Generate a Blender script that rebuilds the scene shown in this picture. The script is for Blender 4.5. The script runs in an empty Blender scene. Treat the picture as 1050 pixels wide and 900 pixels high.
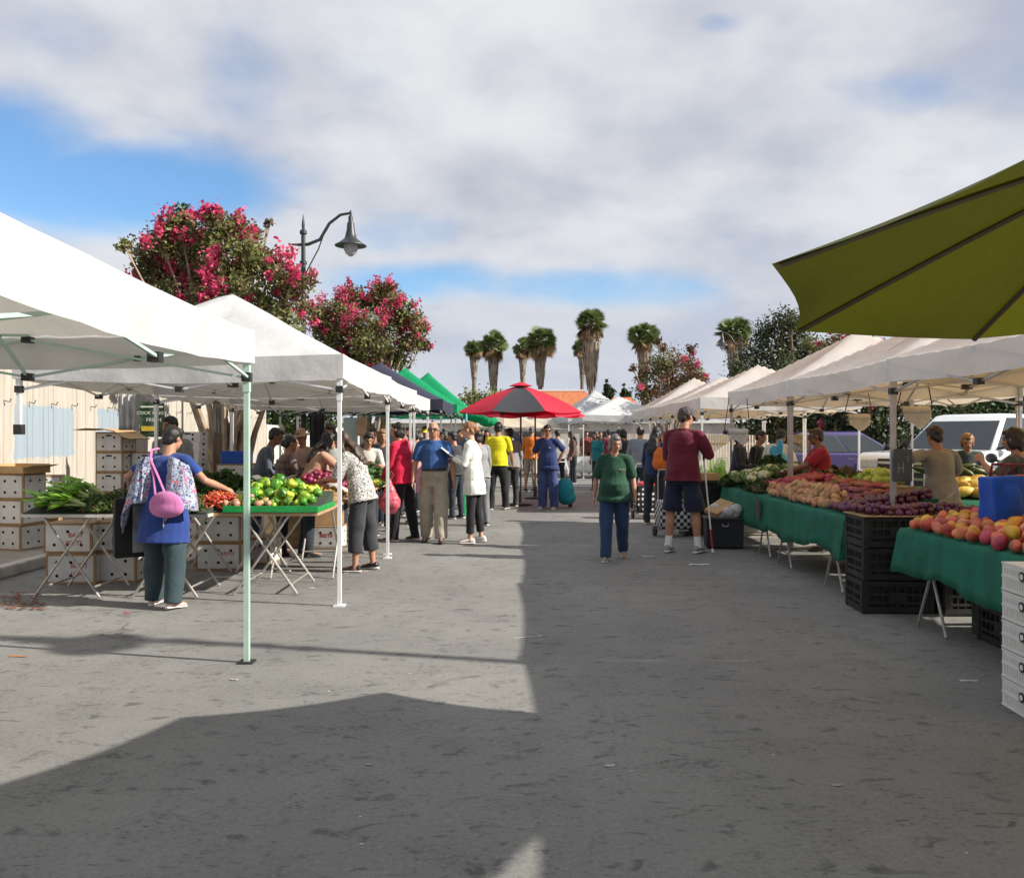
import bpy, math, random
import numpy as np
from mathutils import Vector, Matrix, Euler, Quaternion
R = math.radians
S = bpy.context.scene
# ---------------------------------------------------------------- camera
HC = 1.53            # eye height of the photographer
F, PX0, Y0 = 875.0, 525.0, 446.0     # measured focal length / centre / horizon of the photograph
cam_d = bpy.data.cameras.new('camera')
cam = bpy.data.objects.new('camera', cam_d)
S.collection.objects.link(cam)
cam.location = (0, 0, HC)
cam.rotation_euler = (R(90), 0, 0)
cam_d.sensor_fit = 'HORIZONTAL'
cam_d.sensor_width = 36
cam_d.lens = 36 * F / 1050
cam_d.shift_y = (Y0 - 450) / 1050
cam_d.clip_start = 0.05
cam_d.clip_end = 4000
S.camera = cam
# ---------------------------------------------------------------- light and exposure
EXPOSURE = 0.76
SUN_EL, SUN_AZ = R(32.3), R(103.3)
S.view_settings.view_transform = 'Standard'
S.view_settings.look = 'None'
S.view_settings.gamma = 1.0
S.view_settings.use_curve_mapping = False
S.view_settings.exposure = EXPOSURE
sun_d = bpy.data.lights.new('sun', 'SUN')
sun_d.energy = 4.9
sun_d.angle = R(0.53)
sun_d.color = (1.0, 0.93, 0.82)
sun = bpy.data.objects.new('sun', sun_d)
S.collection.objects.link(sun)
to_sun = Vector((math.sin(SUN_AZ) * math.cos(SUN_EL), math.cos(SUN_AZ) * math.cos(SUN_EL), math.sin(SUN_EL)))
sun.rotation_euler = to_sun.to_track_quat('Z', 'Y').to_euler()
sun.location = to_sun * 60

W = bpy.data.worlds.new('World')
S.world = W
W.use_nodes = True
class NT:
    """small node-tree writer"""
    def __init__(s, t):
        s.t = t; s.n = t.nodes; s.l = t.links
    def node(s, typ, **kw):
        n = s.n.new(typ)
        for k, v in kw.items():
            if k.startswith('i_'):
                n.inputs[k[2:].replace('_', ' ')].default_value = v
            else:
                setattr(n, k, v)
        return n
    def link(s, a, b): s.l.new(a, b)
    def val(s, v, inp):
        if hasattr(v, 'links') or isinstance(v, bpy.types.NodeSocket): s.link(v, inp)
        else: inp.default_value = v
    def math(s, op, a, b=None, c=None, clamp=False):
        n = s.n.new('ShaderNodeMath'); n.operation = op; n.use_clamp = clamp
        for i, x in enumerate((a, b, c)):
            if x is not None: s.val(x, n.inputs[i])
        return n.outputs[0]
    def mix(s, f, a, b, blend='MIX'):
        n = s.n.new('ShaderNodeMix'); n.data_type = 'RGBA'; n.blend_type = blend
        s.val(f, n.inputs[0])
        for x, i in ((a, 6), (b, 7)):
            if isinstance(x, (tuple, list)): x = tuple(x) + (1,) * (4 - len(x))
            s.val(x, n.inputs[i])
        return n.outputs[2]
    def ramp(s, f, *stops, interp='LINEAR'):
        n = s.n.new('ShaderNodeValToRGB'); n.color_ramp.interpolation = interp
        e = n.color_ramp.elements
        while len(e) < len(stops): e.new(0.5)
        for k, (p, c) in enumerate(stops):
            e[k].position = p
            e[k].color = (c, c, c, 1) if isinstance(c, (int, float)) else tuple(c) + (1,) * (4 - len(c))
        s.link(f, n.inputs[0]); return n.outputs[0]
    def smooth(s, f, a, b, lo=0.0, hi=1.0):
        n = s.n.new('ShaderNodeMapRange'); n.interpolation_type = 'SMOOTHSTEP'
        s.link(f, n.inputs[0])
        for i, x in ((1, a), (2, b), (3, lo), (4, hi)): n.inputs[i].default_value = x
        return n.outputs[0]
    def noise(s, vec, scale, detail=4, rough=.55, dist=0.0):
        n = s.n.new('ShaderNodeTexNoise')
        if vec is not None: s.link(vec, n.inputs['Vector'])
        n.inputs['Scale'].default_value = scale; n.inputs['Detail'].default_value = detail
        n.inputs['Roughness'].default_value = rough; n.inputs['Distortion'].default_value = dist
        return n.outputs[0]

wt = NT(W.node_tree); W.node_tree.nodes.clear()
out = wt.node('ShaderNodeOutputWorld')
sky = wt.node('ShaderNodeTexSky', sky_type='NISHITA', sun_disc=False, sun_elevation=SUN_EL, sun_rotation=SUN_AZ,
              altitude=10, air_density=1.0, dust_density=0.3, ozone_density=2.6)
tc = wt.node('ShaderNodeTexCoord')
sep = wt.node('ShaderNodeSeparateXYZ'); wt.link(tc.outputs['Generated'], sep.inputs[0])
X_, Y_, Z_ = sep.outputs
zc = wt.math('ADD', wt.math('MAXIMUM', Z_, 0.0), 0.30)
cu = wt.math('DIVIDE', X_, zc); cv = wt.math('DIVIDE', Y_, zc)
cvec = wt.node('ShaderNodeCombineXYZ'); wt.link(cu, cvec.inputs[0]); wt.link(cv, cvec.inputs[1])
cv3 = cvec.outputs[0]
big = wt.noise(cv3, 1.1, 6, .50, .1)
fine = wt.noise(cv3, 3.2, 6, .52, .1)
tone = wt.noise(cv3, 1.35, 6, .50, .15)
# clear gaps between the clouds, given as directions of the sky
yy = wt.math('MAXIMUM', Y_, 0.05)
ta = wt.math('DIVIDE', X_, yy); tb = wt.math('DIVIDE', Z_, yy)
gap = None
for (px, py, rx, ry, st) in ((110, 195, 240, 62, 1.0), (-60, 165, 200, 90, 1.0), (60, 25, 90, 60, .35), (250, 60, 70, 90, .3), (45, 330, 240, 60, .7), (400, 235, 90, 40, .45),
                             (590, 296, 190, 28, .62), (380, 45, 80, 70, .30), (905, 95, 90, 36, .30), (440, 290, 120, 30, .75), (735, 25, 40, 16, .45), (620, 62, 60, 50, .2)):
    da = wt.math('DIVIDE', wt.math('SUBTRACT', ta, (px - PX0) / F), rx / F)
    db = wt.math('DIVIDE', wt.math('SUBTRACT', tb, (Y0 - py) / F), ry / F)
    q = wt.math('SQRT', wt.math('ADD', wt.math('MULTIPLY', da, da), wt.math('MULTIPLY', db, db)))
    g = wt.smooth(q, 1.25, 0.15, 0.0, st)
    gap = g if gap is None else wt.math('MAXIMUM', gap, g)
dens = wt.math('ADD', wt.math('MULTIPLY', big, 0.75), wt.math('MULTIPLY', fine, 0.35))
dens = wt.math('SUBTRACT', wt.math('ADD', dens, 0.19), wt.math('MULTIPLY', gap, 0.40))
cover = wt.smooth(dens, 0.36, 0.70)
shade = wt.smooth(wt.math('ADD', wt.math('MULTIPLY', tone, .6), wt.math('MULTIPLY', fine, .4)), 0.34, 0.60)
ccol = wt.mix(shade, (0.52, 0.55, 0.655), (0.85, 0.865, 0.89))
low = wt.smooth(Z_, 0.30, 0.02)
ccol = wt.mix(wt.math('MULTIPLY', low, .7), ccol, (0.60, 0.65, 0.76))
bgs = wt.node('ShaderNodeBackground', i_Strength=0.10); wt.link(wt.mix(1.0, sky.outputs[0], (.76, .94, 1.05), 'MULTIPLY'), bgs.inputs[0])
bgc = wt.node('ShaderNodeBackground', i_Strength=0.565); wt.link(ccol, bgc.inputs[0])
mixs = wt.node('ShaderNodeMixShader'); wt.link(cover, mixs.inputs[0]); wt.link(bgs.outputs[0], mixs.inputs[1]); wt.link(bgc.outputs[0], mixs.inputs[2])
wt.link(mixs.outputs[0], out.inputs[0])
W.cycles.sampling_method = 'MANUAL'; W.cycles.sample_map_resolution = 512
S.cycles.max_bounces = 6; S.cycles.diffuse_bounces = 3; S.cycles.transparent_max_bounces = 12
S.cycles.caustics_reflective = False; S.cycles.caustics_refractive = False
try:
    S.cycles.use_denoising = True
except Exception:
    pass
# ================================================================ helpers
rnd = random.Random(7)
COL = S.collection
def at(px, py, Y): return Vector(((px - PX0) / F * Y, Y, HC + (Y0 - py) / F * Y))
def gx(px, Y): return (px - PX0) / F * Y
def gnd(px, py):
    Y = F * HC / (py - Y0); return Vector(((px - PX0) / F * Y, Y, 0))

def tag(o, label=None, cat=None, group=None, kind=None):
    if label: o['label'] = label
    if cat: o['category'] = cat
    if group: o['group'] = group
    if kind: o['kind'] = kind
    return o
def thing(name, label, cat, loc=(0, 0, 0), rz=0.0, group=None):
    o = bpy.data.objects.new(name, None); COL.objects.link(o)
    o.empty_display_size = .1
    o.location = loc; o.rotation_euler = (0, 0, rz)
    return tag(o, label, cat, group)
def copy_tree(o, parent=None):
    c = o.copy(); COL.objects.link(c); c.parent = parent
    for ch in list(o.children): copy_tree(ch, c)
    return c

_M = {}
def mat(name, col, rough=.7, var=.12, scale=6.0, bump=0.0, bscale=80.0, metal=0.0, rand=0.0, transl=0.0, spec=.5, coat=0.0, emit=None, tcol=None, stain=0.0, stcol=(.1, .09, .07), stscale=3.0, stretch=(1, 1, 1), bdist=.01):
    if name in _M: return _M[name]
    m = bpy.data.materials.new(name); m.use_nodes = True
    t = NT(m.node_tree); b = t.n['Principled BSDF']
    c = t.node('ShaderNodeTexCoord'); v = c.outputs['Object']
    if stretch != (1, 1, 1):
        mp = t.node('ShaderNodeMapping'); mp.inputs['Scale'].default_value = stretch; t.link(v, mp.inputs[0]); v = mp.outputs[0]
    n1 = t.noise(v, scale, 5, .6)
    lo = tuple(x * (1 - var) for x in col); hi = tuple(min(1, x * (1 + var)) for x in col)
    k = t.mix(t.smooth(n1, .3, .7), lo, hi)
    if stain > 0:
        sn = t.noise(v, stscale, 6, .65, .4)
        k = t.mix(t.math('MULTIPLY', t.smooth(sn, .52, .72), stain), k, stcol)
    if rand > 0:
        oi = t.node('ShaderNodeObjectInfo')
        hs = t.node('ShaderNodeHueSaturation')
        t.link(k, hs.inputs['Color'])
        t.link(t.math('ADD', .5 - rand * .12, t.math('MULTIPLY', oi.outputs['Random'], rand * .24)), hs.inputs['Hue'])
        r2 = t.math('FRACT', t.math('MULTIPLY', oi.outputs['Random'], 37.7))
        t.link(t.math('ADD', 1 - rand, t.math('MULTIPLY', r2, 2 * rand)), hs.inputs['Value'])
        k = hs.outputs[0]
    t.link(k, b.inputs['Base Color'])
    b.inputs['Roughness'].default_value = rough; b.inputs['Metallic'].default_value = metal
    b.inputs['Specular IOR Level'].default_value = spec
    if coat: b.inputs['Coat Weight'].default_value = coat; b.inputs['Coat Roughness'].default_value = .05
    if emit: b.inputs['Emission Color'].default_value = tuple(emit[:3]) + (1,); b.inputs['Emission Strength'].default_value = emit[3]
    nrm = None
    if bump > 0:
        bn = t.node('ShaderNodeBump'); bn.inputs['Strength'].default_value = min(1, bump); bn.inputs['Distance'].default_value = bdist
        t.link(t.noise(v, bscale, 4, .6), bn.inputs['Height']); t.link(bn.outputs[0], b.inputs['Normal']); nrm = bn.outputs[0]
    if transl > 0:
        tr = t.node('ShaderNodeBsdfTranslucent')
        if tcol: tr.inputs[0].default_value = tuple(tcol) + (1,)
        else: t.link(k, tr.inputs[0])
        if nrm: t.link(nrm, tr.inputs['Normal'])
        mx = t.node('ShaderNodeMixShader'); mx.inputs[0].default_value = transl
        t.link(b.outputs[0], mx.inputs[1]); t.link(tr.outputs[0], mx.inputs[2])
        t.link(mx.outputs[0], t.n['Material Output'].inputs[0])
    _M[name] = m; return m

class MB:
    """collects closed shapes and builds ONE mesh object out of them"""
    def __init__(s): s.v = []; s.f = []; s.m = []
    def add(s, vs, fs, mi=0):
        o = len(s.v); s.v.extend([tuple(x) for x in vs])
        s.f.extend([tuple(i + o for i in f) for f in fs]); s.m.extend([mi] * len(fs)); return s
    def box(s, c, d, mi=0, rot=None, taper=1.0):
        hx, hy, hz = d[0] / 2, d[1] / 2, d[2] / 2
        vs = [Vector((x * (taper if z < 0 else 1), y * (taper if z < 0 else 1), z)) for z in (-hz, hz) for (x, y) in ((-hx, -hy), (hx, -hy), (hx, hy), (-hx, hy))]
        if rot is not None: vs = [rot @ v for v in vs]
        c = Vector(c)
        return s.add([v + c for v in vs], [(3, 2, 1, 0), (4, 5, 6, 7), (0, 1, 5, 4), (1, 2, 6, 5), (2, 3, 7, 6), (3, 0, 4, 7)], mi)
    def tube(s, pts, r, n=8, mi=0, cap=True, sq=None):
        pts = [Vector(p) for p in pts]
        if not isinstance(r, (list, tuple)): r = [r] * len(pts)
        rings = []
        up = None
        for i, p in enumerate(pts):
            d = (pts[min(i + 1, len(pts) - 1)] - pts[max(i - 1, 0)])
            if d.length < 1e-9: d = Vector((0, 0, 1))
            d.normalize()
            if up is None:
                a = Vector((0, 0, 1)) if abs(d.z) < .9 else Vector((0, 1, 0))
                u = d.cross(a).normalized()
            else:
                u = (up - d * up.dot(d)).normalized()
            up = u; w = d.cross(u)
            k0 = math.pi / 4 if n == 4 else 0
            q = 1.0 if sq is None else sq
            rings.append([p + (u * math.cos(k0 + 2 * math.pi * k / n) + w * (q * math.sin(k0 + 2 * math.pi * k / n))) * r[i] for k in range(n)])
        vs = [v for g in rings for v in g]; fs = []
        for i in range(len(pts) - 1):
            for k in range(n):
                fs.append((i * n + k, i * n + (k + 1) % n, (i + 1) * n + (k + 1) % n, (i + 1) * n + k))
        if cap:
            fs.append(tuple(reversed(range(n)))); fs.append(tuple((len(pts) - 1) * n + k for k in range(n)))
        return s.add(vs, fs, mi)
    def lathe(s, prof, n=24, c=(0, 0, 0), mi=0, rot=None):
        c = Vector(c); vs = []; fs = []
        for (r, z) in prof:
            for k in range(n):
                a = 2 * math.pi * k / n
                v = Vector((max(r, 1e-4) * math.cos(a), max(r, 1e-4) * math.sin(a), z))
                vs.append((rot @ v if rot is not None else v) + c)
        for i in range(len(prof) - 1):
            for k in range(n):
                fs.append((i * n + k, i * n + (k + 1) % n, (i + 1) * n + (k + 1) % n, (i + 1) * n + k))
        fs.append(tuple(reversed(range(n)))); fs.append(tuple((len(prof) - 1) * n + k for k in range(n)))
        return s.add(vs, fs, mi)
    def ell(s, c, r, nu=12, nv=8, mi=0, rot=None):
        c = Vector(c); r = r if isinstance(r, (tuple, list)) else (r, r, r)
        vs = [Vector((0, 0, -r[2]))]; fs = []
        for j in range(1, nv):
            a = -math.pi / 2 + math.pi * j / nv
            for k in range(nu):
                b = 2 * math.pi * k / nu
                vs.append(Vector((r[0] * math.cos(a) * math.cos(b), r[1] * math.cos(a) * math.sin(b), r[2] * math.sin(a))))
        vs.append(Vector((0, 0, r[2])))
        for k in range(nu): fs.append((0, 1 + (k + 1) % nu, 1 + k))
        for j in range(nv - 2):
            for k in range(nu):
                a = 1 + j * nu
                fs.append((a + k, a + (k + 1) % nu, a + nu + (k + 1) % nu, a + nu + k))
        t = len(vs) - 1; a = 1 + (nv - 2) * nu
        for k in range(nu): fs.append((a + k, a + (k + 1) % nu, t))
        if rot is not None: vs = [rot @ v for v in vs]
        return s.add([v + c for v in vs], fs, mi)
    def loft(s, rings, mi=0, cap=True):
        n = len(rings[0]); vs = [v for g in rings for v in g]; fs = []
        for i in range(len(rings) - 1):
            for k in range(n):
                fs.append((i * n + k, i * n + (k + 1) % n, (i + 1) * n + (k + 1) % n, (i + 1) * n + k))
        if cap:
            fs.append(tuple(reversed(range(n)))); fs.append(tuple((len(rings) - 1) * n + k for k in range(n)))
        return s.add(vs, fs, mi)
    def prism(s, pts, axis, a, b, mi=0):
        """outline pts (2-D) pushed from a to b along axis ('x','y','z')"""
        def P(p, t): return {'x': (t, p[0], p[1]), 'y': (p[0], t, p[1]), 'z': (p[0], p[1], t)}[axis]
        n = len(pts); vs = [P(p, a) for p in pts] + [P(p, b) for p in pts]
        fs = [tuple(reversed(range(n))), tuple(range(n, 2 * n))] + [(k, (k + 1) % n, n + (k + 1) % n, n + k) for k in range(n)]
        return s.add(vs, fs, mi)
    def quad(s, a, b, c, d, mi=0): return s.add([a, b, c, d], [(0, 1, 2, 3)], mi)
    def mesh(s, name, mats, smooth=True, ang=40):
        me = bpy.data.meshes.new(name)
        me.from_pydata(s.v, [], s.f)
        for m in (mats if isinstance(mats, (list, tuple)) else [mats]): me.materials.append(m)
        me.polygons.foreach_set('material_index', s.m)
        if smooth:
            me.shade_smooth(); me.set_sharp_from_angle(angle=R(ang))
        me.update(); return me
    def build(s, name, mats, parent=None, loc=(0, 0, 0), rot=(0, 0, 0), smooth=True, ang=40, bevel=0.0):
        o = bpy.data.objects.new(name, s.mesh(name, mats, smooth, ang))
        COL.objects.link(o); o.parent = parent; o.location = loc; o.rotation_euler = rot
        if bevel:
            b = o.modifiers.new('bevel', 'BEVEL'); b.width = bevel; b.segments = 2; b.limit_method = 'ANGLE'
        return o

def np_obj(name, V, Fq, mats, parent=None, loc=(0, 0, 0), mi=None, smooth=False):
    """object from arrays: V n x 3, Fq m x 4 (quads)"""
    me = bpy.data.meshes.new(name)
    V = np.asarray(V, np.float32); Fq = np.asarray(Fq, np.int32); k = Fq.shape[1]
    me.vertices.add(len(V)); me.vertices.foreach_set('co', V.ravel())
    me.loops.add(Fq.size); me.loops.foreach_set('vertex_index', Fq.ravel())
    me.polygons.add(len(Fq)); me.polygons.foreach_set('loop_start', np.arange(0, Fq.size, k, dtype=np.int32))
    for m in (mats if isinstance(mats, (list, tuple)) else [mats]): me.materials.append(m)
    if mi is not None: me.polygons.foreach_set('material_index', np.asarray(mi, np.int32))
    me.update(calc_edges=True); me.validate()
    if smooth: me.shade_smooth()
    o = bpy.data.objects.new(name, me); COL.objects.link(o); o.parent = parent; o.location = loc
    return o

def leaf_quads(C, size, rg, aspect=.5, droop=0.0, updir=None):
    """one diamond leaf per centre; C n x 3, size scalar or n"""
    n = len(C)
    d = rg.normal(size=(n, 3)); d[:, 2] -= droop
    if updir is not None: d += updir
    d /= np.linalg.norm(d, axis=1)[:, None]
    e = np.cross(d, rg.normal(size=(n, 3))); e /= np.maximum(1e-6, np.linalg.norm(e, axis=1))[:, None]
    s = np.broadcast_to(np.asarray(size, float), (n,))[:, None] * rg.uniform(.6, 1.3, (n, 1))
    nn = np.cross(d, e)
    a = C - d * s * .5; b = C + e * s * .5 * aspect + nn * s * .06; c = C + d * s * .5; f = C - e * s * .5 * aspect + nn * s * .06
    V = np.stack([a, b, c, f], 1).reshape(-1, 3)
    return V, np.arange(4 * n).reshape(n, 4)

_fonts = None
def lettering(txt, size, m, parent, loc, rot, name='lettering', depth=.002, align='CENTER', shear=0.0):
    cu = bpy.data.curves.new('t', 'FONT'); cu.body = txt; cu.size = size; cu.extrude = depth / 2; cu.align_x = align; cu.align_y = 'CENTER'; cu.shear = shear
    cu.resolution_u = 3
    o = bpy.data.objects.new('t', cu); TMP.collection.objects.link(o)
    TVL.update()
    me = bpy.data.meshes.new_from_object(o.evaluated_get(TVL.depsgraph)); me.name = name
    bpy.data.objects.remove(o); bpy.data.curves.remove(cu)
    me.materials.clear(); me.materials.append(m)
    q = bpy.data.objects.new(name, me); COL.objects.link(q); q.parent = parent; q.location = loc; q.rotation_euler = rot
    return q
TMP = bpy.data.scenes.new('tmp_build'); TVL = TMP.view_layers[0]

def remeshed(mb, vox, name, mats, smooth_it=3, wr=0.0, wfreq=14.0, seed=0, paint=None, subdiv=0):
    """one continuous surface out of overlapping closed shapes"""
    me0 = bpy.data.meshes.new('r'); me0.from_pydata(mb.v, [], mb.f)
    o = bpy.data.objects.new('r', me0); TMP.collection.objects.link(o)
    r = o.modifiers.new('r', 'REMESH'); r.mode = 'VOXEL'; r.voxel_size = vox
    if smooth_it:
        sm = o.modifiers.new('s', 'SMOOTH'); sm.iterations = smooth_it; sm.factor = .5
    TVL.update()
    me = bpy.data.meshes.new_from_object(o.evaluated_get(TVL.depsgraph)); me.name = name
    bpy.data.objects.remove(o); bpy.data.meshes.remove(me0)
    n = len(me.vertices)
    co = np.empty(n * 3, np.float32); me.vertices.foreach_get('co', co); co = co.reshape(-1, 3)
    if wr > 0 and n:
        no = np.empty(n * 3, np.float32); me.vertices.foreach_get('normal', no); no = no.reshape(-1, 3)
        rg = np.random.default_rng(seed); h = np.zeros(n)
        for k in range(7):
            d = rg.normal(size=3); d[2] *= .8; d /= np.linalg.norm(d); fr = wfreq * rg.uniform(.7, 2.2)
            h += np.sin(co @ d * fr + rg.uniform(0, 6.28) + 1.3 * np.sin(co @ rg.normal(size=3) * 6)) / 7 * 1.6
        co = co + no * (h * wr)[:, None]
        me.vertices.foreach_set('co', co.astype(np.float32).ravel())
    me.materials.clear()
    for m in (mats if isinstance(mats, (list, tuple)) else [mats]): me.materials.append(m)
    me.shade_smooth()
    if paint is not None and n:
        c = paint(co)
        a = me.color_attributes.new('tint', 'FLOAT_COLOR', 'POINT')
        a.data.foreach_set('color', np.concatenate([c, np.ones((n, 1))], 1).astype(np.float32).ravel())
    me.update(); return me
def put(me, name, parent=None, loc=(0, 0, 0), rot=(0, 0, 0)):
    o = bpy.data.objects.new(name, me); COL.objects.link(o); o.parent = parent; o.location = loc; o.rotation_euler = rot
    return o
# ================================================================ the setting
def ground_mat():
    m = bpy.data.materials.new('asphalt'); m.use_nodes = True; t = NT(m.node_tree); b = t.n['Principled BSDF']
    v = t.node('ShaderNodeTexCoord').outputs['Object']
    large = t.noise(v, .35, 5, .6); mid = t.noise(v, 2.2, 6, .65); grit = t.noise(v, 130, 4, .75); pat = t.noise(v, 9, 5, .65, .6)
    k = t.mix(t.smooth(large, .3, .7), (.168, .169, .164), (.228, .227, .216))
    k = t.mix(t.math('MULTIPLY', t.smooth(mid, .45, .75), .45), k, (.130, .130, .126))
    k = t.mix(t.math('MULTIPLY', t.smooth(grit, .55, .75), .55), k, (.36, .35, .33))
    k = t.mix(t.math('MULTIPLY', t.smooth(grit, .44, .28), .70), k, (.065, .065, .065))
    g2 = t.noise(v, 42, 5, .7); k = t.mix(t.math('MULTIPLY', t.smooth(g2, .52, .72), .35), k, (.33, .33, .315)); k = t.mix(t.math('MULTIPLY', t.smooth(g2, .48, .30), .45), k, (.085, .085, .084))
    # oily spots and trodden stains, elongated across the street
    mp = t.node('ShaderNodeMapping'); mp.inputs['Scale'].default_value = (1.0, 1.9, 1); t.link(v, mp.inputs[0])
    sp = t.noise(mp.outputs[0], 5.5, 4, .6, .7)
    msk = t.math('MULTIPLY', t.smooth(sp, .55, .66), t.smooth(pat, .35, .6))
    k = t.mix(t.math('MULTIPLY', msk, .66), k, (.055, .054, .053))
    sp2 = t.noise(mp.outputs[0], 24, 3, .55, .4)
    k = t.mix(t.math('MULTIPLY', t.math('MULTIPLY', t.smooth(sp2, .55, .68), t.smooth(mid, .38, .66)), .75), k, (.060, .059, .058))
    # fine cracks
    vo = t.node('ShaderNodeTexVoronoi', feature='DISTANCE_TO_EDGE'); vo.inputs['Scale'].default_value = .30
    wv = t.node('ShaderNodeVectorMath', operation='ADD'); nz = t.node('ShaderNodeTexNoise'); nz.inputs['Scale'].default_value = 1.6; nz.inputs['Detail'].default_value = 6
    t.link(v, nz.inputs['Vector']); t.link(v, wv.inputs[0]); t.link(nz.outputs['Color'], wv.inputs[1]); t.link(wv.outputs[0], vo.inputs['Vector'])
    cr = t.smooth(vo.outputs['Distance'], .007, .001)
    k = t.mix(t.math('MULTIPLY', t.math('MULTIPLY', cr, t.smooth(large, .50, .66)), .55), k, (.028, .028, .028))
    t.link(k, b.inputs['Base Color']); b.inputs['Roughness'].default_value = .88; b.inputs['Specular IOR Level'].default_value = .3
    bn = t.node('ShaderNodeBump'); bn.inputs['Strength'].default_value = .55; bn.inputs['Distance'].default_value = .012
    t.link(t.math('ADD', t.math('MULTIPLY', grit, .7), t.math('MULTIPLY', mid, .8)), bn.inputs['Height']); t.link(bn.outputs[0], b.inputs['Normal'])
    return m
g = MB(); n = 24
g.quad((-600, -200, 0), (600, -200, 0), (600, 900, 0), (-600, 900, 0))
tag(g.build('road', ground_mat(), smooth=False), kind='structure')
concrete = mat('concrete', (.30, .275, .245), .9, .2, 3, .4, 60, stain=.6, stcol=(.13, .11, .09))
kerbm = mat('kerb', (.40, .385, .36), .85, .2, 4, .4, 60, stain=.5, stcol=(.15, .14, .13))
paintm = mat('road_paint', (.50, .49, .46), .8, .3, 9, 0, stain=.8, stcol=(.13, .13, .125), stscale=6)
m = MB(); m.box((-9.7, 17, .06), (8.3, 30, .12)); tag(m.build('sidewalk', concrete, smooth=False), kind='structure')
m = MB()
for k in range(10): m.box((-5.475, 3.5 + 3 * k, .066), (.15, 2.985, .132))
tag(m.build('kerb', kerbm, smooth=False, bevel=.02), kind='structure')
m = MB(); m.box((14.5, 17, .06), (8, 34, .12)); tag(m.build('pavement', concrete, smooth=False), kind='structure')
m = MB()
for (y, w, x0, x1) in ((25.6, .32, -4.8, 7.5), (29.2, .32, -4.8, 7.5)):
    m.quad((x0, y - w / 2, .004), (x1, y - w / 2, .004), (x1, y + w / 2, .004), (x0, y + w / 2, .004))
tag(m.build('road_markings', paintm, smooth=False), kind='structure')

# ---- cream plank wall behind the left stalls, with two patches of pale blue paint
def wall_mat():
    m = bpy.data.materials.new('cream_planks'); m.use_nodes = True; t = NT(m.node_tree); b = t.n['Principled BSDF']
    v = t.node('ShaderNodeTexCoord').outputs['Object']
    mp = t.node('ShaderNodeMapping'); mp.inputs['Scale'].default_value = (8, 8, .7); t.link(v, mp.inputs[0])
    gr = t.noise(mp.outputs[0], 2.0, 6, .65); n2 = t.noise(v, 1.1, 4, .6); n3 = t.noise(v, 7, 5, .7)
    k = t.mix(t.smooth(gr, .3, .7), (.35, .318, .275), (.44, .405, .355))
    k = t.mix(t.math('MULTIPLY', t.smooth(n2, .52, .75), .35), k, (.40, .34, .27))
    s = t.node('ShaderNodeSeparateXYZ'); t.link(v, s.inputs[0])
    wob = t.math('MULTIPLY', t.math('SUBTRACT', n3, .5), .22)
    msk = None
    for (y0, y1, z0, z1) in ((12.35, 14.05, 1.18, 1.98), (14.85, 16.2, 1.05, 2.0)):
        a = t.math('SUBTRACT', (y1 - y0) / 2, t.math('ABSOLUTE', t.math('SUBTRACT', t.math('ADD', s.outputs[1], wob), (y0 + y1) / 2)))
        c = t.math('SUBTRACT', (z1 - z0) / 2, t.math('ABSOLUTE', t.math('SUBTRACT', t.math('ADD', s.outputs[2], wob), (z0 + z1) / 2)))
        q = t.smooth(t.math('MINIMUM', a, c), -.01, .02)
        msk = q if msk is None else t.math('MAXIMUM', msk, q)
    k = t.mix(t.math('MULTIPLY', msk, .85), k, t.mix(gr, (.19, .265, .34), (.27, .335, .395)))
    t.link(k, b.inputs['Base Color']); b.inputs['Roughness'].default_value = .8
    bn = t.node('ShaderNodeBump'); bn.inputs['Strength'].default_value = .4; bn.inputs['Distance'].default_value = .01; t.link(gr, bn.inputs['Height']); t.link(bn.outputs[0], b.inputs['Normal'])
    return m
m = MB(); y = 5.0; r1 = random.Random(3)
while y < 25:
    w = .145; m.box((-7.22 - r1.random() * .008, y + w / 2, .12 + 1.27 + r1.random() * .02), (.035, w - .004, 2.54)); y += w
m.box((-7.27, 15, 1.39), (.03, 20, 2.4))
wl = thing('plank_wall', 'cream wall of upright planks with patches of pale blue paint behind vegetable stall', 'wall')
WM = wall_mat(); m.build('planks', WM, wl, smooth=False)
m = MB(); y = 5.9
while y < 25: m.tube([(-7.20, y, 2.02), (-7.12, y, 2.0), (-7.10, y, 2.05)], .008, 6); y += .62
m.build('hook', mat('hook_metal', (.12, .12, .13), .5, metal=.7), wl)
# white low fence further on
m = MB(); y = 25.0
wf = thing('board_fence', 'sunlit white board fence beyond the end of the cream plank wall', 'fence')
while y < 40:
    m.box((-7.2 + .02 * r1.random(), y + .09, .98), (.03, .17, 1.7)); y += .18
m.build('board', mat('white_board', (.62, .59, .54), .8, .15, 5, .3, stretch=(6, 6, .7)), wl and wf, smooth=False)
for y in (25.2, 29, 33, 37):
    m = MB(); m.box((-7.26, y, .98), (.09, .09, 1.74)); m.build('post', _M['white_board'], wf, smooth=False)
# green climbing shrub showing over it
rg = np.random.default_rng(5)
leafA = mat('leaf_bright', (.085, .15, .022), .6, .45, 9, transl=.35)
leafB = mat('leaf_dark', (.030, .055, .016), .6, .5, 7, transl=.25)
leafC = mat('leaf_olive', (.150, .165, .050), .6, .5, 7, transl=.3)
leafR = mat('leaf_bronze', (.125, .055, .030), .6, .5, 7, transl=.3)
bark = mat('bark', (.16, .115, .08), .9, .3, 9, .8, 30, stretch=(1, 1, .3))
barkp = mat('bark_pale', (.28, .21, .15), .8, .35, 5, .4, 30)
pink = mat('blossom', (.70, .075, .20), .6, .35, 14, transl=.4)
pinkd = mat('blossom_faded', (.34, .05, .07), .7, .4, 14, transl=.3)

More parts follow.
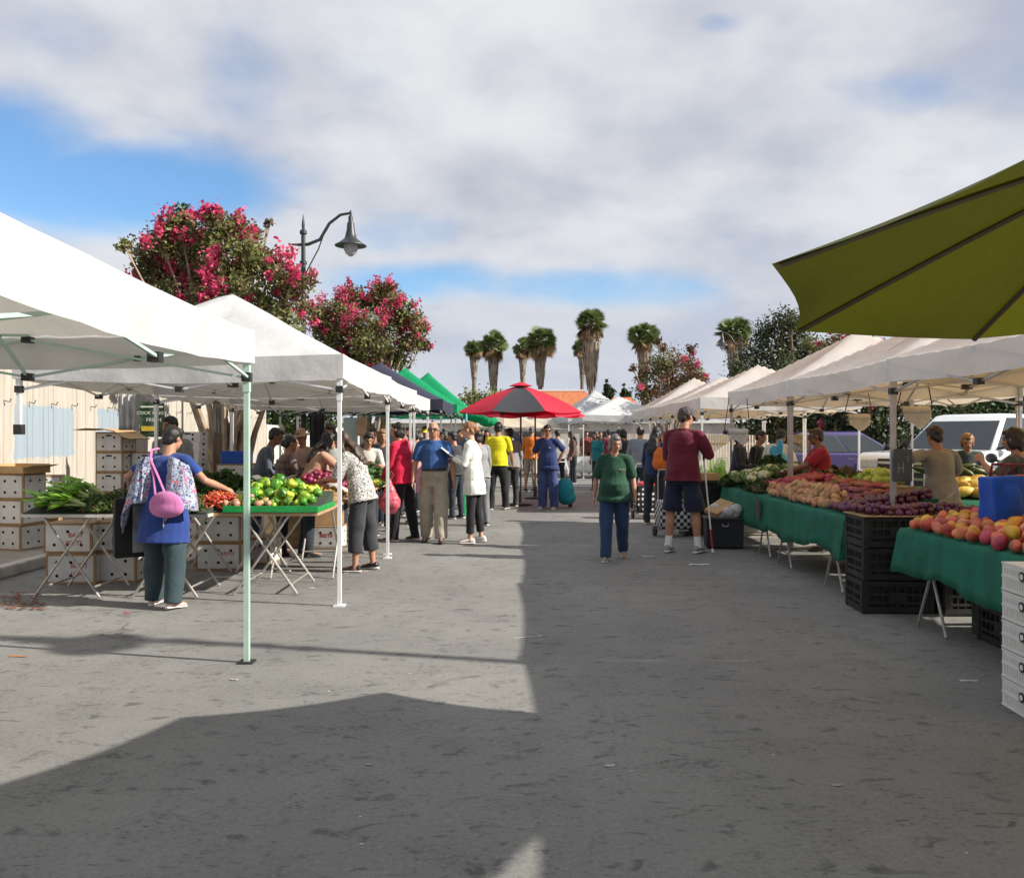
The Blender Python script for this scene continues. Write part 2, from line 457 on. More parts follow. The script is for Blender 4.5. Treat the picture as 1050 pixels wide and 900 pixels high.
def crown_tree(name, label, cat, loc, clumps, nleaf, lsize, lm, trunk_r, seed, stems=4, base_z=0.0, panicles=0, pm=None, bm=None, psize=.13, mix_m=None, mixf=.3, group=None, spread=.45):
    """clumps: list of (x, y, z, r) in the tree's own space"""
    rg = np.random.default_rng(seed); rr = random.Random(seed)
    t = thing(name, label, cat, loc, 0, group)
    tm = MB(); cz = min(c[2] for c in clumps)
    fork = Vector((0, 0, base_z + max(.35, (cz - base_z) * .42)))
    if stems <= 1: tm.tube([(0, 0, base_z - .05), (.02, .03, fork.z * .5 + base_z * .5), fork], [trunk_r * 1.25, trunk_r, trunk_r * .85], 10)
    for i, c in enumerate(clumps):
        e = Vector(c[:3])
        if stems > 1:
            a = 2 * math.pi * (i % stems) / stems
            b0 = Vector((math.cos(a) * trunk_r * 1.1, math.sin(a) * trunk_r * 1.1, base_z - .05)); f0 = Vector((math.cos(a) * .22, math.sin(a) * .22, fork.z))
            f0 = f0 + Vector((e.x, e.y, 0)) * .18
            pts = [b0, b0.lerp(f0, .6), f0, f0.lerp(e, .5) + Vector((rr.uniform(-.1, .1), rr.uniform(-.1, .1), .12)), e]
            rad = [trunk_r * .75, trunk_r * .6, trunk_r * .5, trunk_r * .3, trunk_r * .1]
        else:
            pts = [fork - Vector((0, 0, .1)), fork.lerp(e, .45) + Vector((rr.uniform(-.1, .1), rr.uniform(-.1, .1), .1)), e]; rad = [trunk_r * .6, trunk_r * .35, trunk_r * .1]
        tm.tube(pts, rad, 7)
        for q in range(3):
            d = Vector((rr.gauss(0, 1), rr.gauss(0, 1), rr.gauss(.2, .8))).normalized() * c[3] * .8
            tm.tube([e.lerp(pts[-2], .25), e + d * .5, e + d], [trunk_r * .12, trunk_r * .08, .004], 5)
    tm.build('trunk', bm or bark, t)
    C = []
    wts = np.array([c[3] ** 2 for c in clumps]); wts = wts / wts.sum()
    for c, w in zip(clumps, wts):
        k = int(nleaf * w); sub = 14
        sc = rg.normal(size=(sub, 3)); sc /= np.linalg.norm(sc, axis=1)[:, None]; sc *= (c[3] * rg.uniform(.35, 1.0, (sub, 1)))
        pick = rg.integers(0, sub, k)
        C.append(np.array(c[:3]) + sc[pick] * np.array([1, 1, .85]) + rg.normal(size=(k, 3)) * c[3] * spread * .62)
    C = np.concatenate(C)
    V, Fq = leaf_quads(C, lsize, rg, .55, .25)
    mi = (rg.random(len(Fq)) < mixf * (.4 + 1.2 * (np.sin(C[:, 0] * 3.1) * np.sin(C[:, 2] * 2.7 + C[:, 1]) > .1))).astype(int) if mix_m else None
    np_obj('crown', V, Fq, [lm] + ([mix_m] if mix_m else []), t, mi=mi)
    if panicles:
        P = []; SZ = []
        for i in range(panicles):
            c = clumps[rr.choices(range(len(clumps)), weights=list(wts))[0]]
            d = np.array([rr.gauss(0, 1), rr.gauss(0, 1), rr.gauss(.55, .7)]); d /= np.linalg.norm(d)
            o = np.array(c[:3]) + d * c[3] * rr.uniform(.85, 1.35)
            k = rr.randint(40, 90); s = psize * rr.uniform(.55, 1.35)
            ax = d * .7 + np.array([0, 0, .5])
            pts = rg.normal(size=(k, 3)) * s * .5 + rg.normal(size=(k, 1)) * ax * s * .55
            P.append(o + pts * .72)
        P = np.concatenate(P); V, Fq = leaf_quads(P, .070, rg, .95)
        np_obj('blossoms', V, Fq, [pm or pink, pinkd], t, mi=(rg.random(len(Fq)) < .22).astype(int))
    return t
def clumps_in(cx, cy, cz, rx, ry, rz, k, r0, r1, seed):
    rr = random.Random(seed); o = []
    while len(o) < k:
        p = [rr.uniform(-1, 1) for _ in range(3)]
        q = p[0] ** 2 + p[1] ** 2 + p[2] ** 2
        if .25 < q < 1: o.append((cx + p[0] * rx, cy + p[1] * ry, cz + p[2] * rz, rr.uniform(r0, r1)))
    return o
# two crape myrtles over the left stalls
def px_clumps(Y, x0, lst, dy, seed):
    """crown lumps read off as (image x, image y, radius in image units) and set at real depth around Y"""
    rr = random.Random(seed); o = []
    for (px, py, r) in lst:
        y = Y + rr.uniform(-dy, dy); p = at(px, py, y); o.append((p.x - x0, y - Y, p.z, r / F * Y))
    return o
Yt = 16.0; xt = gx(235, Yt)
crown_tree('crape_myrtle', 'taller crape myrtle with sparse pink blossoms rising above the white stall roof by the lamp', 'tree', (xt, Yt, .12),
    px_clumps(Yt, xt, [(165, 255, 20), (185, 240, 18), (205, 265, 26), (232, 250, 22), (218, 228, 10), (240, 240, 12), (250, 270, 24), (278, 285, 22), (264, 243, 7), (275, 236, 5), (302, 298, 18), (280, 310, 20), (240, 300, 26),
                       (205, 292, 22), (150, 268, 14), (127, 258, 7), (312, 322, 14), (180, 285, 18), (150, 290, 14), (175, 306, 18), (205, 320, 20), (235, 326, 20), (262, 334, 20), (290, 335, 18)], .8, 11),
    14500, .095, leafC, .11, 11, 4, 0, 115, pink, barkp, .125, leafR, .3)
Yt = 27.0; xt = gx(382, Yt)
crown_tree('crape_myrtle', 'rounder crape myrtle thick with crimson pink blossoms beyond the street lamp', 'tree', (xt, Yt, .12),
    px_clumps(Yt, xt, [(342, 325, 18), (365, 315, 18), (395, 312, 18), (412, 325, 16), (380, 345, 24), (350, 350, 20), (420, 352, 15), (430, 340, 9), (338, 368, 14), (405, 368, 16), (365, 372, 18), (433, 356, 7), (397, 300, 8), (332, 345, 12), (384, 380, 12)], 1.2, 12),
    18000, .12, leafC, .14, 12, 4, 0, 120, pink, barkp, .18, leafR, .35)
Yt = 25.0; xt = gx(182, Yt)
crown_tree('dark_tree', 'dark green pointed tree standing behind the taller crape myrtle', 'tree', (xt, Yt, 0),
    px_clumps(Yt, xt, [(185, 218, 10), (180, 235, 16), (192, 240, 14), (165, 250, 16), (188, 258, 20), (170, 275, 20), (200, 285, 20), (183, 305, 24)], .6, 13), 6000, .13, leafB, .16, 13, 1)
Yt = 33.0; xt = gx(285, Yt)
crown_tree('bright_shrub', 'bright green bushy tree showing over the white board fence', 'tree', (gx(282, 27), 27, 0),
    [(x, y, z, .7) for x in (-1.2, -.3, .6, 1.4) for (y, z) in ((0, 2.0), (.5, 2.7))], 4500, .16, leafA, .09, 14, 1)
# right-hand trees
Yt = 36.0; xt = gx(686, Yt)
crown_tree('crape_myrtle', 'bronze leaved crape myrtle nearly out of bloom beside a palm, behind white stall roofs', 'tree', (xt, Yt, 0),
    px_clumps(Yt, xt, [(665, 378, 12), (685, 370, 14), (705, 372, 12), (712, 385, 12), (690, 392, 16), (668, 400, 14), (655, 388, 6), (649, 378, 4), (708, 358, 6), (680, 356, 6), (676, 350, 4), (700, 400, 14), (718, 392, 8)], 1.2, 15),
    8000, .13, leafR, .14, 15, 4, 0, 9, pink, barkp, .14, leafC, .5)
Yt = 30.0; xt = gx(812, Yt)
crown_tree('broadleaf_tree', 'large dense grey green tree rising above the white stall roofs', 'tree', (xt, Yt, 0),
    px_clumps(Yt, xt, [(800, 330, 15), (785, 345, 16), (812, 345, 20), (770, 365, 18), (795, 370, 24), (825, 365, 22), (755, 385, 16), (780, 395, 24), (815, 395, 26), (845, 385, 22), (840, 360, 16), (810, 328, 10), (845, 405, 22)], 1.6, 16),
    15000, .12, mat('leaf_grey', (.060, .075, .030), .6, .5, 6, transl=.25), .24, 16, 1)
Yt = 24.0; xt = gx(850, Yt)
crown_tree('crape_myrtle', 'small crape myrtle with a spray of red blossom under the olive umbrella edge', 'tree', (xt, Yt, 0),
    px_clumps(Yt, xt, [(828, 352, 8), (842, 358, 10), (860, 352, 12), (880, 350, 14), (855, 375, 18), (885, 375, 18), (905, 365, 16)], .8, 17), 5000, .10, leafR, .11, 17, 4, 0, 30, pink, barkp, .13, leafC, .5)
for k, (px, Y, w, lab) in enumerate(((815, 25, 1.7, 'dark leafy tree with low branches behind the purple car'), (905, 23, 1.9, 'dark bushy tree behind the bonnet of the white pickup'), (985, 24, 2.0, 'dark bushy tree rising behind the pickup cab'), (1065, 24, 2.2, 'dark bushy tree behind the rear of the pickup, at the edge of the lot'))):
    crown_tree('bushy_tree', lab, 'tree', (gx(px, Y), Y, 0),
        clumps_in(0, 0, 2.1, w, 1.0, 1.0, 10, .6, .85, 30 + k) , 6500, .15, leafB, .16, 40 + k, 1, 0, 10 if k == 1 else 0, pink, bark, .12, leafC, .25, group='dark trees behind the parked vehicles')
# small conifers on the skyline
for k, (px, py, w, Y, lab) in enumerate(((622, 388, 6, 90, 'wider of two small dark conifers on the skyline by the tiled roof'), (640, 392, 4, 95, 'smaller dark conifer on the skyline behind the tent peaks'))):
    h = HC + (Y0 - py) / F * Y
    crown_tree('conifer', lab, 'tree', (gx(px, Y), Y, 0), [(0, 0, h * f, w / F * Y * s) for f, s in ((.45, 1.1), (.6, 1.05), (.75, .85), (.88, .55), (.97, .25))] + [(w / F * Y * .5, 0, h * .8, .5)], 2200, .35, leafB, .2, 60 + k, 1)
crown_tree('bushy_tree', 'far round shrub under two palms behind the red umbrella', 'tree', (gx(492, 70), 70, 0), [(x, 0, z, 1.1) for x in (-1, .2, 1.1) for z in (2, 3.4, 4.3)], 2500, .3, leafC, .2, 66, 1)

# ---- palms
pg = mat('palm_green', (.13, .17, .055), .55, .4, 2, transl=.25)
pb = mat('palm_dead', (.22, .14, .065), .85, .4, 1.5)
psk = mat('palm_skirt', (.255, .215, .165), .9, .35, 1.5)
ptr = mat('palm_trunk', (.19, .155, .12), .9, .25, 1.5)
def palm(px, ytop, ymid, yskirt, wpx, Y, seed, label, skw=.46):
    rr = random.Random(seed); k = Y / F
    zt, zm, zs = (HC + (Y0 - v) * k for v in (ytop, ymid, yskirt)); r = wpx * k / 2 * 1.12
    t = thing('palm_tree', label, 'palm tree', (gx(px, Y), Y, 0), rr.uniform(0, 6), 'tall fan palms on the skyline')
    zc = zm + (zt - zm) * .50
    m = MB(); m.tube([(0, 0, -.1), (0, 0, zs * .5), (.03, 0, zs), (0, 0, zc)], [.32, .25, .23, .22], 10); m.build('trunk', ptr, t)
    def frond(m, el, az, L, fan, fold):
        d = Vector((math.cos(az) * math.cos(el), math.sin(az) * math.cos(el), math.sin(el)))
        sd = Vector((-math.sin(az), math.cos(az), 0)); sd = Quaternion(d, rr.uniform(-1.1, 1.1)) @ sd; up = d.cross(sd).normalized() * -1
        c = Vector((0, 0, zc)) + d * L * .45
        m.tube([Vector((0, 0, zc - .1)), c], [.05, .03], 4)
        nf = 11
        for i in range(nf):
            a = (i / (nf - 1) - .5) * fan
            q = (d * math.cos(a) + sd * math.sin(a)); q = q.normalized()
            ln = L * .68 * (1 - .25 * abs(a) / fan)
            w = ln * .082
            s2 = (sd * math.cos(a) - d * math.sin(a)).normalized() * w
            p1 = c + q * ln * .55 + up * .02; p2 = c + q * ln - Vector((0, 0, 1)) * ln * fold
            b = len(m.v); m.add([c, p1 + s2, p2, p1 - s2], [(0, 1, 2, 3)])
    m = MB()
    for i in range(64):
        el = math.asin(rr.uniform(-.62, 1)); frond(m, el, i * 2.39996 + rr.uniform(-.2, .2), r * rr.uniform(.85, 1.10) * (1 - .12 * abs(math.sin(el))), 2.0, .09)
    m.build('crown', pg, t, smooth=False)
    m = MB()
    for i in range(24):
        el = -rr.uniform(.55, 1.35); frond(m, el, i * 2.39996 + rr.uniform(-.2, .2), r * rr.uniform(.8, 1.15), 1.3, .30)
    m.build('dead_fronds', pb, t, smooth=False)
    m = MB()
    for i in range(420):
        a = rr.uniform(0, 6.283); f = rr.random(); z = zc - .7 + (zs - zc + .5) * f * .86; w0 = r * skw * (1 - .50 * f) * rr.uniform(.72, 1.08)
        w1 = w0 * .86; ln = (zc - zs) * rr.uniform(.12, .24); tw = rr.uniform(.05, .12)
        d = Vector((math.cos(a), math.sin(a), 0)); sd = Vector((-d.y, d.x, 0))
        m.add([d * w0 * .9 + sd * tw + Vector((0, 0, z)), d * w0 * .9 - sd * tw + Vector((0, 0, z)), d * w1 - sd * tw * .4 + Vector((0, 0, z - ln)), d * w1 + sd * tw * .4 + Vector((0, 0, z - ln))], [(0, 1, 2, 3)])
    m.lathe([(.3, zs + .2), (r * skw * .42, zs + (zc - zs) * .15), (r * skw * .62, zs + (zc - zs) * .5), (r * skw * .7, zc - 1.2), (.3, zc - .6)], 14)
    m.build('skirt', psk, t, smooth=False)
    return t
for a in ((486, 346, 369, 388, 19, 92, 1, 'shorter fan palm at the end of the row, beside the green stall roofs'),
          (506, 336, 369, 397, 28, 86, 2, 'bushy fan palm with a broad grey skirt, second of the row from the green stalls'),
          (536, 342, 370, 389, 21, 96, 3, 'thin small fan palm straight above the tip of the red umbrella', .42),
          (554, 331, 367, 392, 31, 84, 4, 'stout fan palm with a wide skirt just past the red umbrella tip'),
          (606, 312, 350, 394, 31, 82, 5, 'tallest fan palm with a long pale skirt, above the tiled roof', .66),
          (597, 345, 366, 388, 18, 100, 6, 'half hidden fan palm showing behind the tallest palm'),
          (660, 327, 360, 398, 30, 80, 7, 'fan palm standing against the bronze crape myrtle'),
          (753, 324, 356, 395, 34, 78, 8, 'fan palm beside the large grey green tree, with a lamp post before it')):
    palm(*a)

# ---- far building with tiled roof, long pale wall
stucco = mat('stucco', (.60, .55, .47), .9, .08, 2, .2, 40)
tile = mat('roof_tile', (.42, .135, .060), .85, .25, 3, .6, 6, stretch=(6, 1, 1))
b = thing('tiled_building', 'low pale building with an orange tiled hip roof below the tallest palm', 'building', (gx(574, 75), 75, 0))
m = MB(); m.box((0, 0, 1.9), (5.6, 8, 3.8)); m.build('wall', stucco, b, smooth=False)
m = MB()
m.add([(-3.2, -4.4, 3.8), (3.2, -4.4, 3.8), (3.2, 4.4, 3.8), (-3.2, 4.4, 3.8), (-2.0, -2.4, 5.3), (2.0, -2.4, 5.3), (2.0, 2.0, 5.3), (-2.0, 2.0, 5.3)], [(3, 2, 1, 0), (0, 1, 5, 4), (1, 2, 6, 5), (2, 3, 7, 6), (3, 0, 4, 7), (4, 5, 6, 7)])
m.build('roof', tile, b, smooth=False)
m = MB(); m.box((0, -4.45, 3.72), (6.5, .2, .3)); m.box((0, -2.4, 5.33), (4.1, .25, .14)); m.build('fascia', mat('white_trim', (.72, .70, .66), .7), b, smooth=False)
for x in (-1.8, 0, 1.8):
    m = MB(); m.box((x, -4.03, 1.7), (1.5, .06, 1.7)); f = m.build('window', _M['white_trim'], b, smooth=False)
    m = MB(); m.box((x, -4.07, 1.7), (1.3, .04, 1.5)); m.build('pane', mat('dark_glass', (.03, .035, .04), .1, spec=.8), f, smooth=False)
b = thing('tiled_building', 'far pale building with a second orange roof between the tent peaks', 'building', (gx(634, 92), 92, 0))
m = MB(); m.box((0, 0, 2), (3.6, 8, 4)); m.build('wall', stucco, b, smooth=False)
m = MB(); m.add([(-2.2, -4.5, 4), (2.2, -4.5, 4), (2.2, 4.5, 4), (-2.2, 4.5, 4), (-1.4, 0, 5.6), (1.4, 0, 5.6)], [(3, 2, 1, 0), (0, 1, 5, 4), (2, 3, 4, 5), (3, 0, 4), (1, 2, 5)]); m.build('roof', tile, b, smooth=False)
b = thing('storefront', 'long low pale building closing off the far end of the street', 'building', (1, 58, 0))
m = MB(); m.box((0, 0, 1.15), (46, 6, 2.3)); m.build('wall', mat('stucco_pale', (.46, .42, .37), .9, .2, .8, .2, 40), b, smooth=False)
m = MB(); m.box((0, -.05, 2.38), (46.4, 6.4, .16)); m.build('roof', _M['white_trim'], b, smooth=False)
for k in range(9):
    m = MB(); m.box((-20 + k * 5, -3.03, 1.0), (2.8, .06, 1.5)); m.build('window', _M['dark_glass'], b, smooth=False)
# white picket fence behind the fern
pf = thing('picket_fence', 'white picket fence behind the fern between the stalls', 'fence', (0, 0, 0))
m = MB()
for k in range(26): m.box((gx(712, 22) + k * .075, 22, .78), (.04, .025, 1.5))
m.build('picket', mat('white_paint', (.75, .74, .70), .6, .06), pf, smooth=False)
m = MB()
for z in (.3, 1.3): m.box((gx(712, 22) + .94, 22.03, z), (2.0, .03, .07))
m.build('rail', _M['white_paint'], pf, smooth=False)

# ---- street lamp
lm = mat('lamp_black', (.018, .022, .026), .45, .2, 6, .15, 60, spec=.6)
def street_lamp(loc, H, rz, label, glass):
    t = thing('street_lamp', label, 'street lamp', loc, rz)
    m = MB(); m.lathe([(.19, 0), (.19, .12), (.15, .2), (.13, .75), (.10, .85), (.085, .95), (.062, 1.2), (.050, H - .75), (.075, H - .74), (.075, H - .68), (.045, H - .66), (.045, H - .12), (.075, H - .1), (.075, H - .04), (.03, H), (.035, H + .1), (.004, H + .32)], 16)
    m.build('pole', lm, t)
    pts = [(-.28, 0, H - .32), (-.1, 0, H - .33), (.1, 0, H - .32), (.35, 0, H - .22), (.55, 0, H + .12), (.78, 0, H + .30), (1.0, 0, H + .34)]
    m = MB(); m.tube(pts, [.012, .03, .035, .034, .032, .03, .026], 10); m.tube([(.04, 0, H - .95), (.16, 0, H - .72), (.32, 0, H - .42), (.42, 0, H - .14)], .014, 8)
    m.ell((-.29, 0, H - .32), .03); m.build('arm', lm, t)
    m = MB(); m.lathe([(.008, .60), (.03, .56), (.02, .50), (.05, .46), (.05, .36), (.075, .32), (.085, .18), (.11, .08), (.13, .0), (.26, -.10), (.33, -.14), (.335, -.155), (.26, -.13), (.12, -.05)], 22, (1.0, 0, H - .1 - .1))
    sh = m.build('lamp_shade', lm, t)
    m = MB(); m.lathe([(.13, -.04), (.155, -.14), (.15, -.22), (.11, -.31), (.04, -.37), (.003, -.38)], 18, (1.0, 0, H - .2)); m.build('globe', glass, sh)
glass = mat('frosted_glass', (.55, .56, .56), .25, .1, 5, transl=.4)
Yl = 18.0
street_lamp((gx(311, Yl), Yl, .12), 5.75, 0, 'black curved arm street lamp rising between the two crape myrtles', glass)
street_lamp((7.2, 4.07, .0), 6.35, R(180), 'black street lamp standing behind the right stalls, its shadow crossing the street', glass)
street_lamp((gx(760, 45), 45, .0), 6.6, R(180), 'distant dark street lamp seen in front of a palm crown', glass)
# ================================================================ canopies and umbrellas
def fabric(name, col, tr, tcol=None, rough=.75): return mat(name, col, rough, .05, 2.5, .5, 2.6, bdist=.03, transl=tr, tcol=tcol, spec=.3)
fab_w = fabric('white_canopy_cloth', (.64, .645, .66), .30, (.62, .58, .50))
fab_r = fabric('ivory_canopy_cloth', (.70, .705, .72), .50, (.96, .60, .22))
fab_rv = fabric('ivory_valance_cloth', (.70, .705, .72), .22, (.70, .66, .60))
fab_n = fabric('navy_canopy_cloth', (.040, .043, .075), .12)
fab_g = fabric('green_canopy_cloth', (.010, .33, .14), .35)
fr_mint = mat('mint_enamel', (.42, .58, .50), .4, .06, 8, metal=.1)
fr_white = mat('white_enamel', (.70, .71, .72), .4, .06, 8, metal=.1)
fr_grey = mat('grey_steel', (.40, .40, .41), .4, .1, 8, metal=.5)
blackp = mat('black_plastic', (.018, .018, .019), .5, .2, 12)
def canopy(label, cx, cy, sx, sy, zv, rise, top, frame, seed, rz=R(-1.5), val=.22, group='pop up canopies along the market street', short=(), hub=True):
    """zv: height of the eaves; the valance hangs below them"""
    rr = random.Random(seed); t = thing('pop_up_canopy', label, 'canopy', (cx, cy, 0), rz, group)
    N = 28; m = MB(); vs = []
    hx, hy = sx / 2, sy / 2
    ph = [rr.uniform(0, 6) for _ in range(6)]
    for j in range(N + 1):
        for i in range(N + 1):
            u = -1 + 2 * i / N; v = -1 + 2 * j / N; tt = max(abs(u), abs(v)); lo = min(abs(u), abs(v)); s = lo / tt if tt > 0 else 1
            z = zv + rise * (1 - tt) ** 1.10 - .075 * math.sin(math.pi * tt) * (1 - s) ** 1.2
            z += .012 * math.sin(9 * u + ph[0] + 4 * v) * math.sin(7 * v + ph[1]) * (1 - tt) + .010 * (1 - tt) * math.sin(26 * math.atan2(v, u + 1e-6) + ph[2]) * (tt > .03)
            z -= (.032 * math.cos(math.pi / 2 * s) + .005 * math.sin(31 * lo + ph[5])) * tt ** 6
            vs.append((u * hx, v * hy, z))
    fs = [(j * (N + 1) + i, j * (N + 1) + i + 1, (j + 1) * (N + 1) + i + 1, (j + 1) * (N + 1) + i) for j in range(N) for i in range(N)]
    m.add(vs, fs); m.build('fabric_top', top, t, ang=60)
    m = MB(); per = []; ns = 26; e = .006
    cs = [(-hx - e, -hy - e), (hx + e, -hy - e), (hx + e, hy + e), (-hx - e, hy + e)]
    for k in range(4):
        a, b = Vector(cs[k]), Vector(cs[(k + 1) % 4]); nrm = Vector(((b - a).y, -(b - a).x)).normalized()
        for i in range(ns):
            f = i / ns; w = math.sin(math.pi * f)
            per.append((a.lerp(b, f), nrm, w, .012 * math.sin(f * 21 + ph[3] + k) + .008 * math.sin(f * 47 + ph[4]), -.030 * w + .006 * math.sin(f * 33 + k)))
    rows = 4; vs = []
    for r in range(rows + 1):
        q = r / rows
        for (p, nr, w, o, sg) in per:
            pp = p + nr * (o * q * w - .02 * q * w); vs.append((pp.x, pp.y, zv + .004 - .034 * w - val * q - sg * (-.3) * q))
    n = len(per); fs = [(r * n + k, r * n + (k + 1) % n, (r + 1) * n + (k + 1) % n, (r + 1) * n + k) for r in range(rows) for k in range(n)]
    m.add(vs, [tuple(reversed(f)) for f in fs]); m.build('valance', fab_rv if top is fab_r else top, t, ang=60)
    ix, iy = hx - .035, hy - .035; zt = zv - .03; zl = zv - .31
    for k, (a, b) in enumerate(((-1, -1), (1, -1), (1, 1), (-1, 1))):
        m = MB(); z0 = 1.62 if k in short else .012
        m.tube([(a * ix, b * iy, zl - .1 if z0 < 1 else zl - .02), (a * ix, b * iy, zt)], .030, 4); m.tube([(a * ix, b * iy, z0), (a * ix, b * iy, zl + .02)], .024, 4)
        m.box((a * ix, b * iy, zl), (.058, .058, .06), 1); m.box((a * ix, b * iy, zt - .01), (.062, .062, .05), 1)
        lg = m.build('leg', [frame, blackp], t, smooth=False)
        m = MB()
        if z0 < 1: m.box((a * ix, b * iy, .006), (.10, .10, .012)); m.build('foot_plate', blackp if frame is fr_mint else frame, lg, smooth=False)
        else: m.box((a * ix, b * iy, z0 - .04), (.07, .07, .09)); m.build('foot_plate', blackp, lg, smooth=False)
    for k in range(4):
        a, b = [Vector((x, y, 0)) for (x, y) in (((-ix, -iy), (ix, -iy)), ((ix, -iy), (ix, iy)), ((ix, iy), (-ix, iy)), ((-ix, iy), (-ix, -iy)))[k]]
        m = MB(); T = Vector((0, 0, zt - .03)); L = Vector((0, 0, zl)); nn = Vector(((b - a).y, -(b - a).x, 0)).normalized() * .012
        q = [a.lerp(b, f) for f in (.012, .5, .988)]
        for (i0, i1) in ((0, 1), (1, 2)):
            m.tube([q[i0] + T + nn, q[i1] + L + nn], .0115, 4); m.tube([q[i0] + L - nn, q[i1] + T - nn], .0115, 4)
        m.box(q[1] + T, (.06, .06, .04), 1); m.box(q[1] + L, (.06, .06, .05), 1)
        for f in (.25, .75): m.box(a.lerp(b, f) + (T + L) / 2, (.035, .035, .035), 1)
        m.build('truss', [frame, blackp], t, smooth=False)
    if hub:
        m = MB(); zh = zv + rise - .14
        for (a, b) in ((-1, 0), (1, 0), (0, 1), (0, -1)):
            e0 = Vector((a * ix, b * iy, 0)); c0 = Vector((a * .04, b * .04, 0)); md = Vector((a * ix * .5, b * iy * .5, 0))
            m.tube([e0 + Vector((0, 0, zl)), md + Vector((0, 0, zv + rise * .28)), c0 + Vector((0, 0, zh - .02))], .013, 4)
            m.tube([e0 + Vector((0, 0, zt)), c0 + Vector((0, 0, zl + .12))], .013, 4)
        m.tube([(0, 0, zl + .05), (0, 0, zh + .06)], .022, 8); m.lathe([(.06, 0), (.06, .05), (.02, .08)], 12, (0, 0, zl + .1), 1); m.lathe([(.03, 0), (.06, .03), (.05, .08), (.01, .11)], 12, (0, 0, zh), 1)
        m.build('centre_strut', [frame, blackp], t, smooth=False)
    return t
ZV = 2.25
canopy('nearest white canopy with a pale mint steel frame over the street on the left', -1.76 - 1.5, 4.27, 3.02, 3.02, ZV - .02, .78, fab_w, fr_mint, 1, rz=0, short=())
canopy('white canopy over the leafy greens and green peppers stall', -2.98, 9.12, 2.94, 3.02, ZV, .78, fab_w, fr_white, 2, rz=0, short=(0,))
canopy('white canopy over the cucumbers and melons, next after the pepper stall', -3.08, 12.42, 3.04, 3.02, ZV, .72, fab_w, fr_white, 3, rz=0)
canopy('white canopy between the cucumber stall and the navy canopy', -3.18, 15.7, 3.04, 3.02, ZV, .70, fab_w, fr_white, 4, rz=0)
canopy('dark navy canopy with a sharp peak beyond the white ones on the left', -2.95, 19.1, 3.04, 3.02, ZV + .02, .88, fab_n, fr_grey, 5, rz=0)
canopy('emerald green canopy directly behind the navy one', -2.95, 23.6, 3.04, 3.02, ZV + .08, 1.05, fab_g, fr_grey, 6, rz=0)
canopy('emerald green canopy, second and farther of the two', -2.75, 28.0, 3.04, 3.02, ZV + .08, 1.25, fab_g, fr_grey, 7, rz=0)
# right row, from out of frame on the right to far down the street
canopy('unseen low white canopy past the olive umbrella, set to shade the near street', 4.71, 3.51, 3.02, 3.02, ZV - .23, .25, fab_r, fr_white, 8, rz=0)  # added out of view, lowered and flattened for the shadow it throws
canopy('ivory canopy over the mango table, its tan underside lit through', 5.03, 6.50, 3.02, 3.02, ZV, .80, fab_r, fr_grey, 9, rz=0)
canopy('ivory canopy over the plums and potatoes table with a scale sign on its post', 5.08, 9.53, 3.02, 3.02, ZV, .78, fab_r, fr_grey, 10, rz=0)
canopy('white peaked canopy over the cauliflower end of the long green table', 5.12, 12.64, 3.06, 3.02, ZV, .84, fab_r, fr_grey, 11, rz=0)
canopy('white canopy behind the man in the maroon sweatshirt, first past the sunny gap', 5.08, 17.62, 3.04, 3.02, ZV, .74, fab_r, fr_white, 12, rz=0)
canopy('white canopy over the shoppers with the polka dot cart', 5.10, 20.75, 3.04, 3.02, ZV, .72, fab_r, fr_white, 13, rz=0)
canopy('white canopy with a straight ridge, before the bronze crape myrtle', 5.12, 23.95, 3.04, 3.02, ZV, .90, fab_r, fr_white, 14, rz=0)
canopy('low white canopy facing up the street over the white clothed table', 3.95, 31.6, 3.1, 3.02, ZV, .72, fab_w, fr_white, 15, rz=R(3))
canopy('greyish white canopy standing behind the one with the white clothed table', 3.55, 36.5, 3.1, 3.02, ZV + .05, 1.15, fabric('grey_canopy_cloth', (.58, .60, .63), .3), fr_white, 16, rz=R(10))

